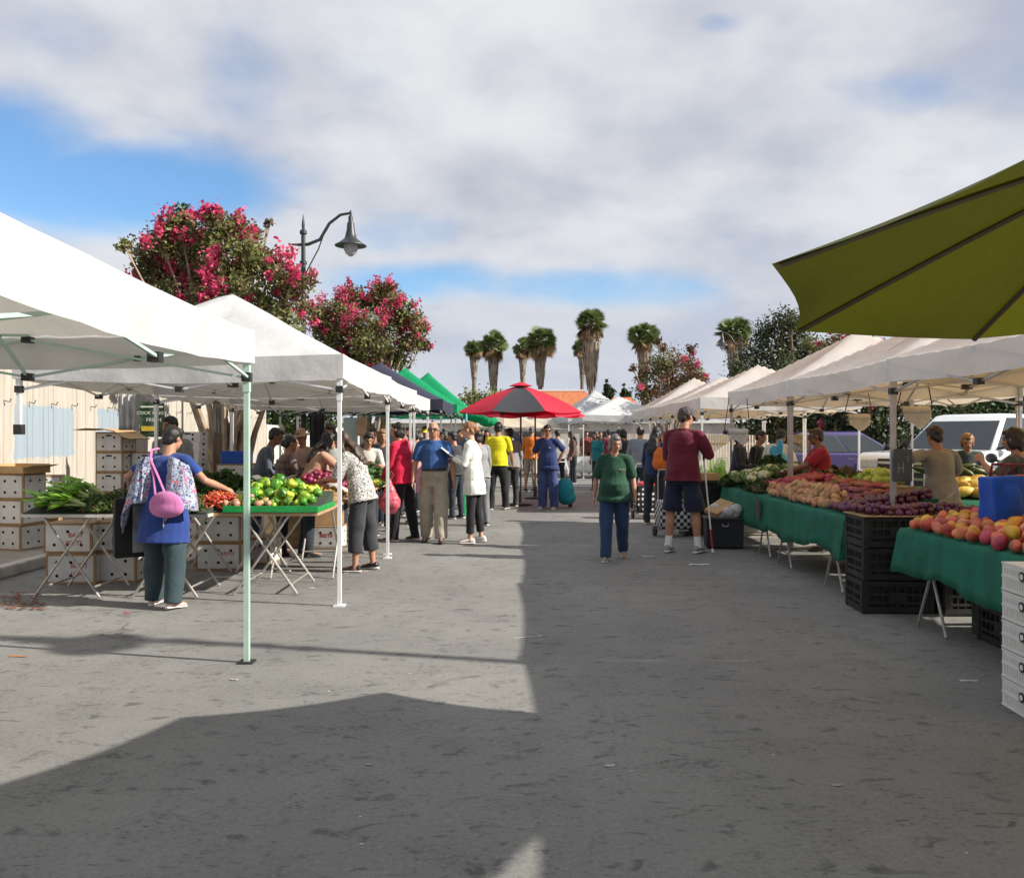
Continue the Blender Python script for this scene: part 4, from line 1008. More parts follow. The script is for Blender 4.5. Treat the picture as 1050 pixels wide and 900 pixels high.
def sheet(px0, px1, py0, py1, Y, label, m_, name='plastic_sheet', cat='sheet', amp=.02):
    a, b = at(px0, py1, Y), at(px1, py0, Y); m = MB(); n = 14; vs = []
    for j in range(7):
        for i in range(n + 1):
            q = i / n; vs.append((a.x + (b.x - a.x) * q, Y + amp * math.sin(q * 17 + j * .3) + amp * .5 * math.sin(q * 37), b.z + (a.z - b.z) * j / 6))
    m.add(vs, [(j * (n + 1) + i, (j + 1) * (n + 1) + i, (j + 1) * (n + 1) + i + 1, j * (n + 1) + i + 1) for j in range(6) for i in range(n)])
    o = m.build(name, m_, None, ang=80); so = o.modifiers.new('s', 'SOLIDIFY'); so.thickness = .004; return tag(o, label, cat)
sheet(121, 139, 404, 441, 11.2, 'cloudy plastic sheet hanging above the tall carton stack', plast)
sheet(219, 228, 414, 446, 11.9, 'narrow cloudy plastic strip hanging by the back post of the pepper stall', plast)
sheet(352, 367, 428, 472, 17.3, 'pale blue tarp panel with a teal edge between two stalls', mat('pale_tarp', (.52, .66, .70), .6, .08, 3, .3, 8, transl=.2), 'tarp_panel', 'tarp', .01)
sheet(366, 375, 428, 447, 17.2, 'tan board panel next to the pale blue tarp', mat('tan_board', (.48, .30, .20), .8), 'leaning_board', 'board', .0)
sheet(317, 333, 424, 470, 13.6, 'dark purple cloth hanging behind the women at the onion table', mat('dark_cloth', (.035, .03, .045), .8, .2, 5, .3, 20), 'hanging_cloth', 'cloth', .03)
m = MB(); m.tube([(0, 0, 0), (0, 0, 1.9)], .055, 10); tag(m.build('wooden_post', mat('post_wood', (.20, .145, .11), .85, .2, 4), None, (gx(222, 12.6), 12.6, .12)), 'dull brown wooden post at the back of the pepper stall', 'post')
m = MB(); m.box((0, 0, .17), (.40, .30, .02)); 
for s in (-1, 1): m.box((s * .2, 0, .08), (.012, .30, .17)); m.box((0, s * .15, .08), (.40, .012, .17))
o = m.build('blue_tub', mat('blue_plastic', (.012, .075, .42), .35, .1, 5), None, at(243, 475, 12.4), (0, 0, R(10)), smooth=False, bevel=.006); tag(o, 'bright blue plastic tub upside down on a pale carton at the back of the stall', 'tub')
o = put(cA, 'carton', None, (gx(243, 12.4), 12.4, at(0, 475, 12.4).z - .312), (0, 0, R(6))); tag(o, 'pale carton holding up the bright blue tub', 'carton', 'produce cartons')
o = put(cA, 'carton', None, (gx(243, 12.4), 12.4, at(0, 475, 12.4).z - .626), (0, 0, R(2))); tag(o, 'pale carton second below the bright blue tub', 'carton', 'produce cartons')
o = put(cA, 'carton', None, (gx(243, 12.4), 12.4, at(0, 475, 12.4).z - .940), (0, 0, R(-4))); tag(o, 'pale carton at the bottom below the bright blue tub', 'carton', 'produce cartons')

# weighing scale on a carton at the herbs
t = thing('weighing_scale', 'silver weighing scale with a shallow pan on a white carton behind the peppers', 'scale', (-2.68, 9.62, HT + .02), 0)
o = put(cC, 'carton', None, (-2.68, 9.62, HT + .022), (0, 0, 0)); tag(o, 'small white carton under the silver weighing scale', 'carton', 'produce cartons')
t.location.z += .150
m = MB(); m.box((0, 0, .035), (.30, .28, .06), taper=1.15); m.build('base', mat('scale_grey', (.10, .10, .105), .5), t, bevel=.01)
m = MB(); m.prism([(-.23, .115), (-.17, .075), (.17, .075), (.23, .115), (.22, .118), (.165, .085), (-.165, .085), (-.22, .118)], 'y', -.16, .13); m.build('pan', mat('pan_steel', (.52, .53, .53), .25, .06, 6, metal=.8), t, smooth=False)
m = MB(); m.box((.14, -.165, .075), (.13, .02, .07)); dsp = m.build('display', _M['scale_grey'], t, smooth=False)
m = MB(); m.box((.14, -.177, .078), (.09, .004, .03)); m.build('screen', mat('lcd', (.30, .34, .22), .3), dsp, smooth=False)
# price / scale sign tied to the near post of the right row
t = thing('hanging_sign', 'grey slate price board tied to the canopy post above the plums', 'sign', (3.62, 7.90, 1.25), R(-4))
m = MB(); m.box((0, 0, 0), (.165, .012, .30)); m.build('board', mat('slate', (.055, .060, .062), .7, .25, 8), t, bevel=.004)
m = MB(); m.tube([(.03, 0, .15), (.07, .02, .24), (.09, .05, .28)], .01, 6); m.build('clip', blackp, t)
chalk = mat('chalk', (.20, .22, .21), .9)
for i, (w, h, x, z) in enumerate(((.055, .008, -.03, .05), (.008, .10, -.045, -.02), (.008, .10, .0, -.02), (.055, .008, -.02, -.02), (.008, .06, .04, -.04))):
    pass
m = MB()
for (w, h, x, z) in ((.008, .11, -.045, -.02), (.008, .11, .0, -.02), (.045, .008, -.022, -.025), (.008, .06, .04, .06)): m.box((x, -.0075, z), (w, .003, h))
m.build('lettering', chalk, t, smooth=False)
t = thing('hanging_sign', 'small dark price board hanging on the green cloth under the red beets', 'sign', (3.085, 10.72, .60), R(88))
m = MB(); m.box((0, 0, 0), (.15, .012, .24)); m.build('board', mat('slate_brown', (.075, .06, .055), .75, .25, 8), t, bevel=.004)
m = MB(); m.tube([(0, 0, .12), (0, .04, .19)], .004, 5); m.build('clip', blackp, t)
# plastic bag rolls hung on bungee cords under the right canopies
for (px, py, Y, s, lab) in ((756, 443, 12.2, .9, 'white bag roll hanging on a black cord under the cauliflower canopy'), (880, 428, 11.0, 1.0, 'white bag roll with trailing bags hanging above the guavas'), (938, 421, 8.6, 1.1, 'pale bag roll hanging on a bungee from the canopy by the slate sign')):
    p = at(px, py, Y); t = thing('bag_roll', lab, 'bag roll', p, R(6), 'bag rolls under the canopies')
    m = MB(); m.lathe([(.01, -.15), (.045, -.145), (.048, .145), (.01, .15)], 14, (0, 0, 0), 0, Matrix.Rotation(R(90), 3, 'Y')); m.build('roll', mat('thin_plastic', (.62, .60, .57), .4, .1, 8, .5, 25, transl=.35), t)
    m = MB(); n = 8
    m.add([(-.14 + .28 * i / n, -.048 + .012 * math.sin(i * 2 + j), -.03 - .022 * j * (1 + .35 * math.sin(i * .8 + p.x))) for j in range(6) for i in range(n + 1)], [(j * 9 + i, (j + 1) * 9 + i, (j + 1) * 9 + i + 1, j * 9 + i + 1) for j in range(5) for i in range(n)]); m.build('loose_bag', _M['thin_plastic'], t)
    m = MB(); m.tube([(-.17, 0, 0), (-.19, 0, .03), (-.12, 0, 2.06 - p.z)], .006, 6); m.tube([(.17, 0, 0), (.19, 0, .03), (.14, 0, 2.06 - p.z)], .006, 6); m.ell((-.18, 0, .0), .035, mi=0); m.build('cord', blackp, t)

# ================================================================ produce
def veg_mesh(name, r, m, lump=.06, seed=0, lobes=0, bend=0.0, stem=None, nu=16, nv=10, dimple=0.0, taper=0.0):
    rr = random.Random(seed); mb = MB(); mb.ell((0, 0, 0), (1, 1, 1), nu, nv); V = []
    d = [Vector((rr.gauss(0, 1), rr.gauss(0, 1), rr.gauss(0, 1))) for _ in range(5)]
    for p in mb.v:
        p = Vector(p); k = 1 + lump * sum(math.sin(p.dot(q) * 2.4 + i) for i, q in enumerate(d)) / 2.2
        a = math.atan2(p.y, p.x); hr = math.hypot(p.x, p.y)
        if lobes: k *= 1 + .13 * math.cos(lobes * a) * hr
        q = Vector((p.x * r[0] * k, p.y * r[1] * k, p.z * r[2] * k))
        if dimple and hr < .75 and p.z > 0: q.z -= dimple * r[2] * (1 - hr / .75)
        if taper: q.x *= 1 - taper * p.z; q.y *= 1 - taper * p.z
        if bend: q.x += bend * (p.z ** 2)
        V.append(tuple(q))
    mb.v = V; ms = [m]
    if stem:
        z = r[2] * (1 - dimple); mb.tube([(0, 0, z - .008), (.003, 0, z + .012), (.010, .003, z + .028)], [.009, .007, .006], 6, 1); ms.append(stem)
    return mb.mesh(name, ms, ang=180)
stemg = mat('veg_stem', (.10, .16, .035), .7)
def vm(name, col, rough=.45, rand=.18, **k): return mat(name, col, rough, k.pop('var', .22), k.pop('scale', 18), k.pop('bump', .1), 60, rand=rand, **k)
K = {}
K['plum'] = [veg_mesh('plum', (.031, .031, .034), vm('plum_skin', (.085, .014, .040), .4, .35, var=.4, scale=26), .04, i, dimple=.12) for i in range(3)]
K['potato'] = [veg_mesh('potato', (.040, .034, .055), vm('potato_skin', (.42, .23, .12), .75, .2), .10, 10 + i) for i in range(4)]
K['sweet_potato'] = [veg_mesh('sweet_potato', (.034, .032, .095), vm('sweet_potato_skin', (.30, .085, .055), .75, .25), .12, 20 + i, bend=.02) for i in range(4)]
K['purple_yam'] = [veg_mesh('purple_yam', (.036, .034, .075), vm('yam_skin', (.20, .06, .075), .75, .2), .12, 25 + i, bend=.012) for i in range(3)]
K['beet'] = [veg_mesh('red_radish', (.034, .034, .038), vm('radish_skin', (.33, .018, .035), .45, .25), .06, 30 + i, taper=-.15) for i in range(3)]
K['mango'] = [veg_mesh('mango', (.042, .037, .056), vm('mango_%d' % i, c, .45, .2, var=.35, scale=9), .05, 40 + i, bend=.008) for i, c in enumerate(((.52, .115, .065), (.50, .16, .07), (.56, .28, .03), (.46, .075, .055)))]
K['melon'] = [veg_mesh('green_guava', (.055, .055, .066), vm('guava_skin', (.33, .40, .055), .5, .12), .07, 50 + i, stem=stemg) for i in range(2)]
K['pepper_light'] = [veg_mesh('bell_pepper', (.046, .046, .052), vm('pepper_light', (.30, .44, .028), .32, .30, spec=.6), .05, 60 + i, lobes=4, dimple=.35, stem=stemg, taper=-.1) for i in range(3)]
K['pepper_dark'] = [veg_mesh('bell_pepper', (.048, .048, .054), vm('pepper_dark', (.065, .20, .018), .32, .32, spec=.6), .05, 64 + i, lobes=4, dimple=.35, stem=stemg, taper=-.1) for i in range(3)]
K['tomato'] = [veg_mesh('tomato', (.042, .042, .036), vm('tomato_pale', (.45, .23, .14), .35, .2), .04, 68 + i, dimple=.2, stem=stemg) for i in range(2)]
K['chili'] = [veg_mesh('chili_pepper', (.011, .011, .042), vm('chili_%d' % i, c, .3, .12), .05, 70 + i, bend=.012, taper=.4, nu=8, nv=7) for i, c in enumerate(((.34, .030, .012), (.40, .10, .015), (.30, .016, .012)))]
K['cucumber'] = [veg_mesh('green_squash', (.040, .040, .17), vm('squash_skin', (.040, .115, .022), .45, .25, var=.4, scale=9, stretch=(3, 3, .4)), .04, 74 + i, bend=.03) for i in range(2)]
K['yellow_squash'] = [veg_mesh('yellow_squash', (.030, .030, .08), vm('yellow_squash_skin', (.50, .42, .03), .45, .12), .04, 78 + i, bend=.02, stem=stemg) for i in range(2)]
K['onion'] = [veg_mesh('red_onion', (.040, .040, .034), vm('onion_skin', (.20, .020, .055), .4, .25), .03, 80 + i, dimple=-.25) for i in range(2)]
K['carrot'] = [veg_mesh('carrot', (.016, .016, .095), vm('carrot_skin', (.48, .11, .025), .6, .12), .04, 84 + i, taper=.45, nu=8) for i in range(2)]
K['gourd'] = [veg_mesh('yellow_gourd', (.055, .055, .11), vm('gourd_skin', (.50, .36, .08), .5, .15), .06, 86 + i, bend=.02) for i in range(2)]
K['zucchini'] = [veg_mesh('dark_zucchini', (.032, .032, .12), vm('zucchini_skin', (.030, .055, .014), .45, .2), .04, 88 + i, bend=.02) for i in range(2)]
def pile(kind, name, label, cat, x0, x1, y0, y1, zf, sp, layers, group, seed, r, lay='any', keep=None, cap=300, drop_out=.04):
    """heaps single fruits over a sloping base zf(x, y), row upon row"""
    rr = random.Random(seed); ms = K[kind]; n = 0
    for L in range(layers):
        z0 = L * r * 1.25; ins = L * sp * .75
        nx = max(1, int((x1 - x0 - 2 * ins) / sp)); ny = max(1, int((y1 - y0 - 2 * ins) / (sp * .87)))
        for j in range(ny):
            for i in range(nx):
                if n >= cap or rr.random() < drop_out: continue
                x = x0 + ins + (i + .5 + .5 * ((j + L) % 2) - .25 + rr.uniform(-.18, .18)) * sp; y = y0 + ins + (j + .5 + rr.uniform(-.18, .18)) * sp * .87
                if keep and not keep(x, y): continue
                o = put(rr.choice(ms), name, None, (x, y, zf(x, y) + r * .92 + z0 + rr.uniform(-.1, .15) * r))
                o.rotation_euler = (rr.uniform(0, 6.3), rr.uniform(0, 6.3), rr.uniform(0, 6.3)) if lay == 'any' else (R(90) + rr.gauss(0, .18), rr.gauss(0, .15), lay + rr.gauss(0, .35))
                s = rr.uniform(.78, 1.18); o.scale = (s, s, s * rr.uniform(.95, 1.06)); tag(o, label, cat, group); n += 1
    return n
hr_ = HT - .03 + .004
zR = lambda x, y: hr_ + .02 + .17 * min(1, max(0, (x - 3.14) / .92))
crz = .84
pile('plum', 'plum', 'dark purple plum in the heap above the black crates', 'plum', 3.04, 4.22, 7.30, 7.78, lambda x, y: crz + .02 * math.sin(x * 9), .068, 2, 'purple plums heaped over the black crates', 1, .031, cap=150)
m = MB(); m.box((3.63, 7.5, crz - .0045), (1.26, .46, .007)); tag(m.build('cardboard_sheet', _M['tray_card'], None, smooth=False), 'flat cardboard sheet under the plums on top of the black crates', 'cardboard')
pile('plum', 'plum', 'dark purple plum at the near end of the green table', 'plum', 3.16, 4.04, 7.98, 8.60, zR, .068, 2, 'purple plums on the green table', 2, .031, cap=145)
pile('potato', 'potato', 'tan potato heaped along the front edge of the green cloth', 'potato', 3.17, 3.52, 8.62, 10.30, zR, .088, 3, 'tan potatoes on the green table', 3, .040, cap=260)
pile('purple_yam', 'purple_yam', 'dusky purple yam between the tan potatoes and the orange sweet potatoes', 'yam', 3.50, 3.74, 8.62, 10.25, zR, .105, 2, 'purple yams on the green table', 4, .036, R(70))
pile('sweet_potato', 'sweet_potato', 'reddish orange sweet potato at the back of the green table', 'sweet potato', 3.74, 4.04, 8.70, 10.45, zR, .115, 2, 'sweet potatoes on the green table', 5, .034, R(80))
pile('beet', 'red_radish', 'crimson radish heaped in the middle of the long green table', 'radish', 3.30, 4.04, 10.20, 11.40, zR, .076, 3, 'red radishes on the green table', 6, .034, keep=lambda x, y: y > 10.2 + (3.9 - x) * .5)
pile('potato', 'potato', 'tan potato beside the crimson radishes', 'potato', 3.18, 3.42, 10.30, 10.80, zR, .088, 2, 'tan potatoes by the radishes', 7, .040)
pile('melon', 'green_guava', 'yellow green guava on the mound behind the sweet potatoes', 'guava', 3.98, 4.36, 9.35, 10.0, lambda x, y: .98, .115, 2, 'yellow green guavas', 8, .055)
m = MB(); m.box((4.18, 9.68, .48), (.42, .72, .96)); tag(m.build('wooden_crate', ply, None, smooth=False), 'wooden crate stand under the yellow green guavas', 'crate')
pile('mango', 'mango', 'red and yellow mango heaped on the near green table', 'mango', 3.20, 4.10, 4.75, 6.95, lambda x, y: zR(x - .05, y) - .01, .096, 2, 'mangoes on the near green table', 9, .042, cap=290)
pile('mango', 'mango', 'ripe mango on the raised back row of the near green table', 'mango', 3.75, 4.10, 4.8, 6.0, lambda x, y: zR(x - .05, y) + .12, .108, 1, 'mangoes on the raised back row', 19, .048)
pile('carrot', 'carrot', 'orange carrot on the inner table behind the plums', 'carrot', 3.9, 4.7, 9.58, 10.05, lambda x, y: HT + .03 + .12 * (y - 9.55) / .9, .045, 2, 'carrots on the inner table', 10, .016, R(0))
pile('gourd', 'yellow_gourd', 'pale yellow gourd on the inner table by the blue and red bag', 'gourd', 4.95, 5.9, 9.6, 10.15, lambda x, y: HT + .03 + .12 * (y - 9.55) / .9, .13, 2, 'yellow gourds on the inner table', 11, .055, R(60))
pile('zucchini', 'dark_zucchini', 'dark green zucchini behind the yellow gourds', 'zucchini', 4.95, 5.8, 10.1, 10.4, lambda x, y: HT + .28, .10, 2, 'zucchini behind the gourds', 12, .032, R(80))
# left stall
zL = lambda x, y: HT + .015 + .15 * min(1, max(0, (y - 8.14) / .74))
kp = lambda x, y: True
pile('pepper_light', 'bell_pepper', 'pale yellow green bell pepper on the green edged tray', 'bell pepper', -2.72, -1.86, 8.16, 8.88, zL, .125, 3, 'pale green bell peppers', 13, .046, drop_out=.22)
pile('pepper_dark', 'bell_pepper', 'deep green bell pepper on the green edged tray', 'bell pepper', -2.68, -1.90, 8.15, 8.86, lambda x, y: zL(x, y) + .03, .125, 3, 'deep green bell peppers', 14, .046, drop_out=.62)
pile('tomato', 'tomato', 'pinkish half ripe tomato at the front of the pepper tray', 'tomato', -2.76, -2.2, 8.14, 8.40, lambda x, y: zL(x, y) + .02, .10, 2, 'half ripe tomatoes', 15, .040, drop_out=.35)
pile('chili', 'chili_pepper', 'red orange chili pepper in the small heap beside the pepper tray', 'chili pepper', -3.06, -2.74, 8.16, 8.66, lambda x, y: zL(x, y) + .015, .042, 3, 'red orange chili peppers', 16, .014)
pile('cucumber', 'green_squash', 'long dark green squash on the table beyond the onion table', 'squash', -2.56, -1.95, 11.75, 13.3, lambda x, y: HT + .02 + max(0, -(x + 1.95)) * .35, .10, 3, 'dark green squash', 17, .040, R(80))
pile('yellow_squash', 'yellow_squash', 'yellow squash at the street edge of the squash table', 'squash', -2.02, -1.91, 11.66, 12.6, lambda x, y: HT + .01, .075, 2, 'yellow squash', 18, .030, R(60))
pile('onion', 'red_onion', 'small purple red onion on the street side table', 'onion', -2.56, -1.92, 10.35, 11.1, lambda x, y: HT + .012 + max(0, -(x + 1.95)) * .3, .074, 3, 'purple red onions', 20, .036)
# tray with a bright green lip
m = MB(); gl = mat('tray_green', (.012, .27, .06), .35, .1, 8)
m.box((-2.30, 8.115, HT + .036), (.90, .014, .06)); m.box((-2.30, 8.50, HT + .004), (.90, .76, .004))
for s in (-1, 1): m.box((-2.30 + s * .45, 8.50, HT + .03), (.012, .76, .05))
tag(m.build('pepper_tray', gl, None, smooth=False, bevel=.004), 'bright green plastic tray edging the heap of bell peppers', 'tray')
def greens(name, label, cat, x0, x1, y0, y1, z0, hh, n, size, mats, seed, strips=0.0, kind='stuff', wm=None):
    rg = np.random.default_rng(seed); u = rg.random(n); v = rg.random(n)
    env = np.sin(np.pi * np.clip(u, .02, .98)) ** .35 * np.sin(np.pi * np.clip(v, .02, .98)) ** .35 * (.75 + .25 * np.sin(u * 17 + seed) * np.cos(v * 11))
    z = z0 + hh * env * np.sqrt(rg.random(n)); C = np.stack([x0 + (x1 - x0) * u, y0 + (y1 - y0) * v, z], 1)
    mi = rg.integers(0, len(mats), n)
    asp = .5 if not strips else .10
    V, Fq = leaf_quads(C, size, rg, asp, -.2)
    o = np_obj(name, V, Fq, mats, None, mi=mi); return tag(o, label, cat, None, kind)
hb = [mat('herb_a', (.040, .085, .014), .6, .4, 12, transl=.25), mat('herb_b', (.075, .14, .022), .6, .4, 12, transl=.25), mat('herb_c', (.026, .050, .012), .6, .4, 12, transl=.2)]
gb = [mat('bean_a', (.050, .10, .020), .5, .3, 12), mat('bean_b', (.10, .17, .035), .5, .3, 12), mat('bean_c', (.20, .10, .05), .6, .3, 12)]
m = MB()
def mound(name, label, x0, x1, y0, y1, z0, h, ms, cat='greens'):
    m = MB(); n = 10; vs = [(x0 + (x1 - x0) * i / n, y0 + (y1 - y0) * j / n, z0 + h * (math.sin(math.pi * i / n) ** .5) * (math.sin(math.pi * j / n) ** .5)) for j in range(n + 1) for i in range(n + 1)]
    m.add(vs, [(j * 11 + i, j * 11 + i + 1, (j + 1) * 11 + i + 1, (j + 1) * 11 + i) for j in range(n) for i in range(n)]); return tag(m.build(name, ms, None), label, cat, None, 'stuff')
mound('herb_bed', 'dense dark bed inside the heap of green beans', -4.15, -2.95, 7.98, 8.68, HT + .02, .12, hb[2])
greens('green_beans', 'dark green beans and greens heaped on the trestle table', 'greens', -4.05, -2.92, 7.96, 8.70, HT + .02, .21, 5200, .11, gb + hb, 21, 1)
greens('herbs', 'loose herb leaves on the bean heap', 'greens', -4.18, -3.0, 8.0, 8.7, HT + .04, .20, 2600, .055, hb, 22)
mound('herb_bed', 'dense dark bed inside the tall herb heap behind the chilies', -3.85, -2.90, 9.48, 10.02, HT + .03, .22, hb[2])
greens('herbs', 'dark herb heap behind the chili peppers', 'greens', -3.9, -2.85, 9.45, 10.05, HT + .03, .34, 5200, .075, hb, 23)
greens('herbs', 'dark leafy heap at the back beside the woman in plaid', 'greens', -3.75, -2.85, 11.6, 12.3, .75, .45, 4200, .09, hb, 24)
m = MB(); m.box((-3.3, 11.95, .38), (1.0, .8, .76)); tag(m.build('wooden_crate', ply, None, smooth=False), 'wooden crate holding the dark leafy heap at the back of the stall', 'crate')
# bok choy bunches at the end of the greens table
bok = [mat('bok_leaf', (.26, .50, .05), .5, .3, 10, transl=.3), mat('bok_rib', (.42, .52, .20), .5, .2, 10, transl=.2)]
def bunch(label, loc, rz, s, seed, mats, cat='bunch of greens', name='greens_bunch', group='light green bunches'):
    rr = random.Random(seed); m = MB()
    for k in range(16):
        a = rr.uniform(-.5, .5); e = rr.uniform(.05, .6); L = rr.uniform(.16, .26)
        d = Vector((-math.cos(a) * math.cos(e), math.sin(a) * math.cos(e), math.sin(e))); p = [Vector((0, 0, .03)), d * L * .5 + Vector((0, 0, .03)), d * L + Vector((0, 0, .03 - .05 * rr.random()))]
        m.tube(p[:2], [.010, .006], 5, 1); sd = Vector((-d.y, d.x, 0)).normalized() * rr.uniform(.035, .06)
        q = p[1].lerp(p[2], .55); up = Vector((0, 0, .012))
        m.add([p[1], q + sd + up, p[2], q - sd + up], [(0, 1, 2, 3)], 0)
        m.add([q + sd + up, p[2] + sd * .4, p[2] - Vector((0, 0, .02)), p[2]], [(0, 1, 2, 3)], 0)
    o = m.build(name, mats, None, loc, (0, 0, rz)); o.scale = (s, s, s); return tag(o, label, cat, group)
for k in range(11): bunch('light green leafy bunch with pale stems at the kerb end of the greens table', (-4.36 + .15 * (k % 3) + .05, 8.02 + .19 * (k // 3), HT + .04 + .035 * (k // 3)), R(-20 + 17 * (k % 3)), 1.3, 100 + k, bok)
# peanuts (a loose drift)
rg = np.random.default_rng(9); pm_ = MB()
for i in range(1500):
    u, v = rg.random(2); x = -2.56 + .66 * u; y = 8.98 + 1.3 * v; z = HT + .012 + .17 * math.sin(math.pi * min(.98, max(.02, u * .9 + .05))) ** .6 * math.sin(math.pi * min(.98, max(.02, v))) ** .5 * (rg.random() ** .35)
    a = rg.random() * 6.28; pm_.tube([(x - .017 * math.cos(a), y - .017 * math.sin(a), z), (x, y, z + .004), (x + .017 * math.cos(a), y + .017 * math.sin(a), z)], [.006, .011, .006], 5)
tag(pm_.build('peanuts', mat('peanut_shell', (.46, .28, .11), .8, .35, 30), None), 'drift of tan peanuts beside the bell peppers', 'peanuts', None, 'stuff')
# bag of goods on the table
mb = MB(); mb.ell((0, 0, .07), (.20, .11, .085)); mb.ell((.13, .04, .06), (.12, .09, .07)); mb.ell((-.16, -.02, .06), (.09, .08, .06)); mb.ell((-.24, 0, .10), (.06, .03, .03))
film = mat('white_bag_film', (.66, .65, .64), .35, .08, 9, .6, 30, transl=.3)
tag(put(remeshed(mb, .012, 'plastic_bag', film, 2, .010, 38, 4), 'plastic_bag', None, (-2.12, 10.15, HT + .012), (0, 0, R(-60))), 'bulging white plastic bag lying by the peanuts', 'plastic bag')
mb = MB(); mb.ell((0, 0, .06), (.13, .11, .08)); mb.ell((.06, .05, .07), (.08, .08, .08))
tag(put(remeshed(mb, .012, 'plastic_bag', mat('pink_bag_film', (.55, .42, .42), .35, .2, 9, .6, 30, transl=.3), 2, .010, 38, 6), 'plastic_bag', None, (-1.98, 10.55, HT + .012)), 'small translucent bag of onions beside the bulging white bag', 'plastic bag')
# cauliflowers with leaves, cabbages and leafy mass
cw = mat('cauliflower', (.52, .50, .30), .8, .2, 30, .8, 60); cl = [mat('cauli_leaf', (.10, .17, .05), .6, .35, 9, transl=.2), mat('cauli_leaf_pale', (.26, .34, .13), .6, .3, 9, transl=.2)]
def cauli_mesh(seed):
    rr = random.Random(seed); mb = MB(); mb.ell((0, 0, .05), (.085, .085, .055))
    for i in range(26):
        a = rr.uniform(0, 6.28); e = rr.uniform(.1, 1.5); mb.ell((.075 * math.cos(a) * math.cos(e), .075 * math.sin(a) * math.cos(e), .06 + .05 * math.sin(e)), rr.uniform(.018, .03), 6, 5)
    return remeshed(mb, .008, 'cauliflower_head', cw, 1)
ch = [cauli_mesh(i) for i in range(2)]
def leafring(seed, mats):
    rr = random.Random(seed); m = MB()
    for k in range(11):
        a = k * .571 + rr.uniform(-.2, .2); d = Vector((math.cos(a), math.sin(a), 0)); s = Vector((-d.y, d.x, 0)) * rr.uniform(.035, .055); z1 = rr.uniform(.09, .15)
        m.add([d * .05 + s * .5, d * .05 - s * .5, d * .115 - s + Vector((0, 0, z1 * .6)), d * .12 + s + Vector((0, 0, z1 * .6)), d * .11 + Vector((0, 0, z1))], [(0, 1, 2, 3), (3, 2, 4)], rr.randint(0, 1))
    return m.mesh('leaves', mats)
lr = [leafring(i, cl) for i in range(2)]
rr = random.Random(4); n = 0
for j in range(6):
    for i in range(5):
        if (i + j) % 3 == 2: continue
        x = 3.22 + i * .175 + rr.uniform(-.03, .03); y = 11.52 + j * .20 + rr.uniform(-.03, .03)
        t = thing('cauliflower', 'creamy cauliflower in its leaves at the far end of the long green table', 'cauliflower', (x, y, zR(x, y) + .05 + .05 * rr.random()), rr.uniform(0, 6), 'cauliflowers on the green table'); t.rotation_euler.x = rr.gauss(0, .25)
        t.rotation_euler.y = rr.gauss(-.2, .25)
        put(ch[n % 2], 'head', t); put(lr[n % 2], 'leaves', t); n += 1
greens('leafy_vegetables', 'dark green and purple leafy vegetables between cauliflower and radishes', 'greens', 3.16, 4.05, 10.95, 11.75, hr_ + .03, .19, 2600, .10, hb + [mat('bean_p', (.12, .07, .07), .6, .3, 12)], 31)
greens('leafy_vegetables', 'feathery green bunches at the outer end of the cauliflower', 'greens', 3.1, 3.9, 12.45, 12.85, hr_ + .03, .22, 1800, .09, hb, 32)
greens('leafy_vegetables', 'dark leafy bunch beside the guavas before the vendor in the red polo', 'greens', 3.80, 4.35, 10.3, 10.9, hr_ + .18, .22, 1500, .09, [hb[2], gb[2], hb[0]], 33)
greens('leafy_vegetables', 'pale green stalks on the inner table', 'greens', 3.75, 4.3, 10.0, 10.4, HT + .1, .16, 900, .12, bok, 34, 1)
# litter on the asphalt
tr = random.Random(12)
for (px, py, w, lab, c) in ((455, 787, .10, 'crumpled grey paper scrap', (.4, .42, .42)),):
    pass
def scrap(px, py, w, d, label, col, seed):
    rr = random.Random(seed); p = gnd(px, py); m = MB(); n = 5
    m.add([(w * (i / n - .5) + rr.uniform(-.1, .1) * w, d * (j / 3 - .5) + rr.uniform(-.1, .1) * d, .003 + rr.random() * .16 * d) for j in range(4) for i in range(n + 1)], [(j * 6 + i, j * 6 + i + 1, (j + 1) * 6 + i + 1, (j + 1) * 6 + i) for j in range(3) for i in range(n)])
    o = m.build('paper_scrap', mat('scrap_%d' % seed, col, .8), None, p, (0, 0, rr.uniform(-.4, .4)), smooth=False); so = o.modifiers.new('s', 'SOLIDIFY'); so.thickness = .002; return tag(o, label, 'litter', 'scraps of litter on the asphalt')
scrap(664, 571, .19, .07, 'crumpled blue grey wrapper on the asphalt by the walking woman', (.30, .36, .38), 1); scrap(716, 579, .22, .05, 'thin white paper strip on the asphalt before the man in shorts', (.62, .62, .60), 2)
scrap(18, 673, .12, .03, 'orange brown strip of litter near the kerb', (.36, .16, .05), 3); scrap(130, 628, .05, .03, 'tiny red scrap near the feet of the shopper in blue', (.5, .04, .03), 4)
scrap(541, 653, .20, .010, 'pale straw like strip across the shadow edge', (.55, .55, .52), 5); scrap(378, 784, .03, .02, 'small pale scrap in the umbrella shadow', (.24, .24, .23), 6)
scrap(626, 785, .05, .02, 'white leaf shaped scrap in the middle of the asphalt', (.36, .36, .34), 7); scrap(993, 698, .10, .02, 'white sliver beside the white crates', (.6, .6, .58), 8)
scrap(858, 805, .045, .02, 'pale scrap on the shaded asphalt, lower right', (.28, .28, .27), 9); scrap(240, 697, .05, .03, 'small grey pebble like scrap beside the mint post', (.30, .28, .25), 10)
for k, (px, py) in enumerate(((355, 588), (375, 586), (330, 585), (366, 578), (320, 603), (350, 570), (388, 584))):
    scrap(px, py, .05, .03, 'pale onion peel scrap on the asphalt before the stall', (.55, .40, .30), 30 + k)
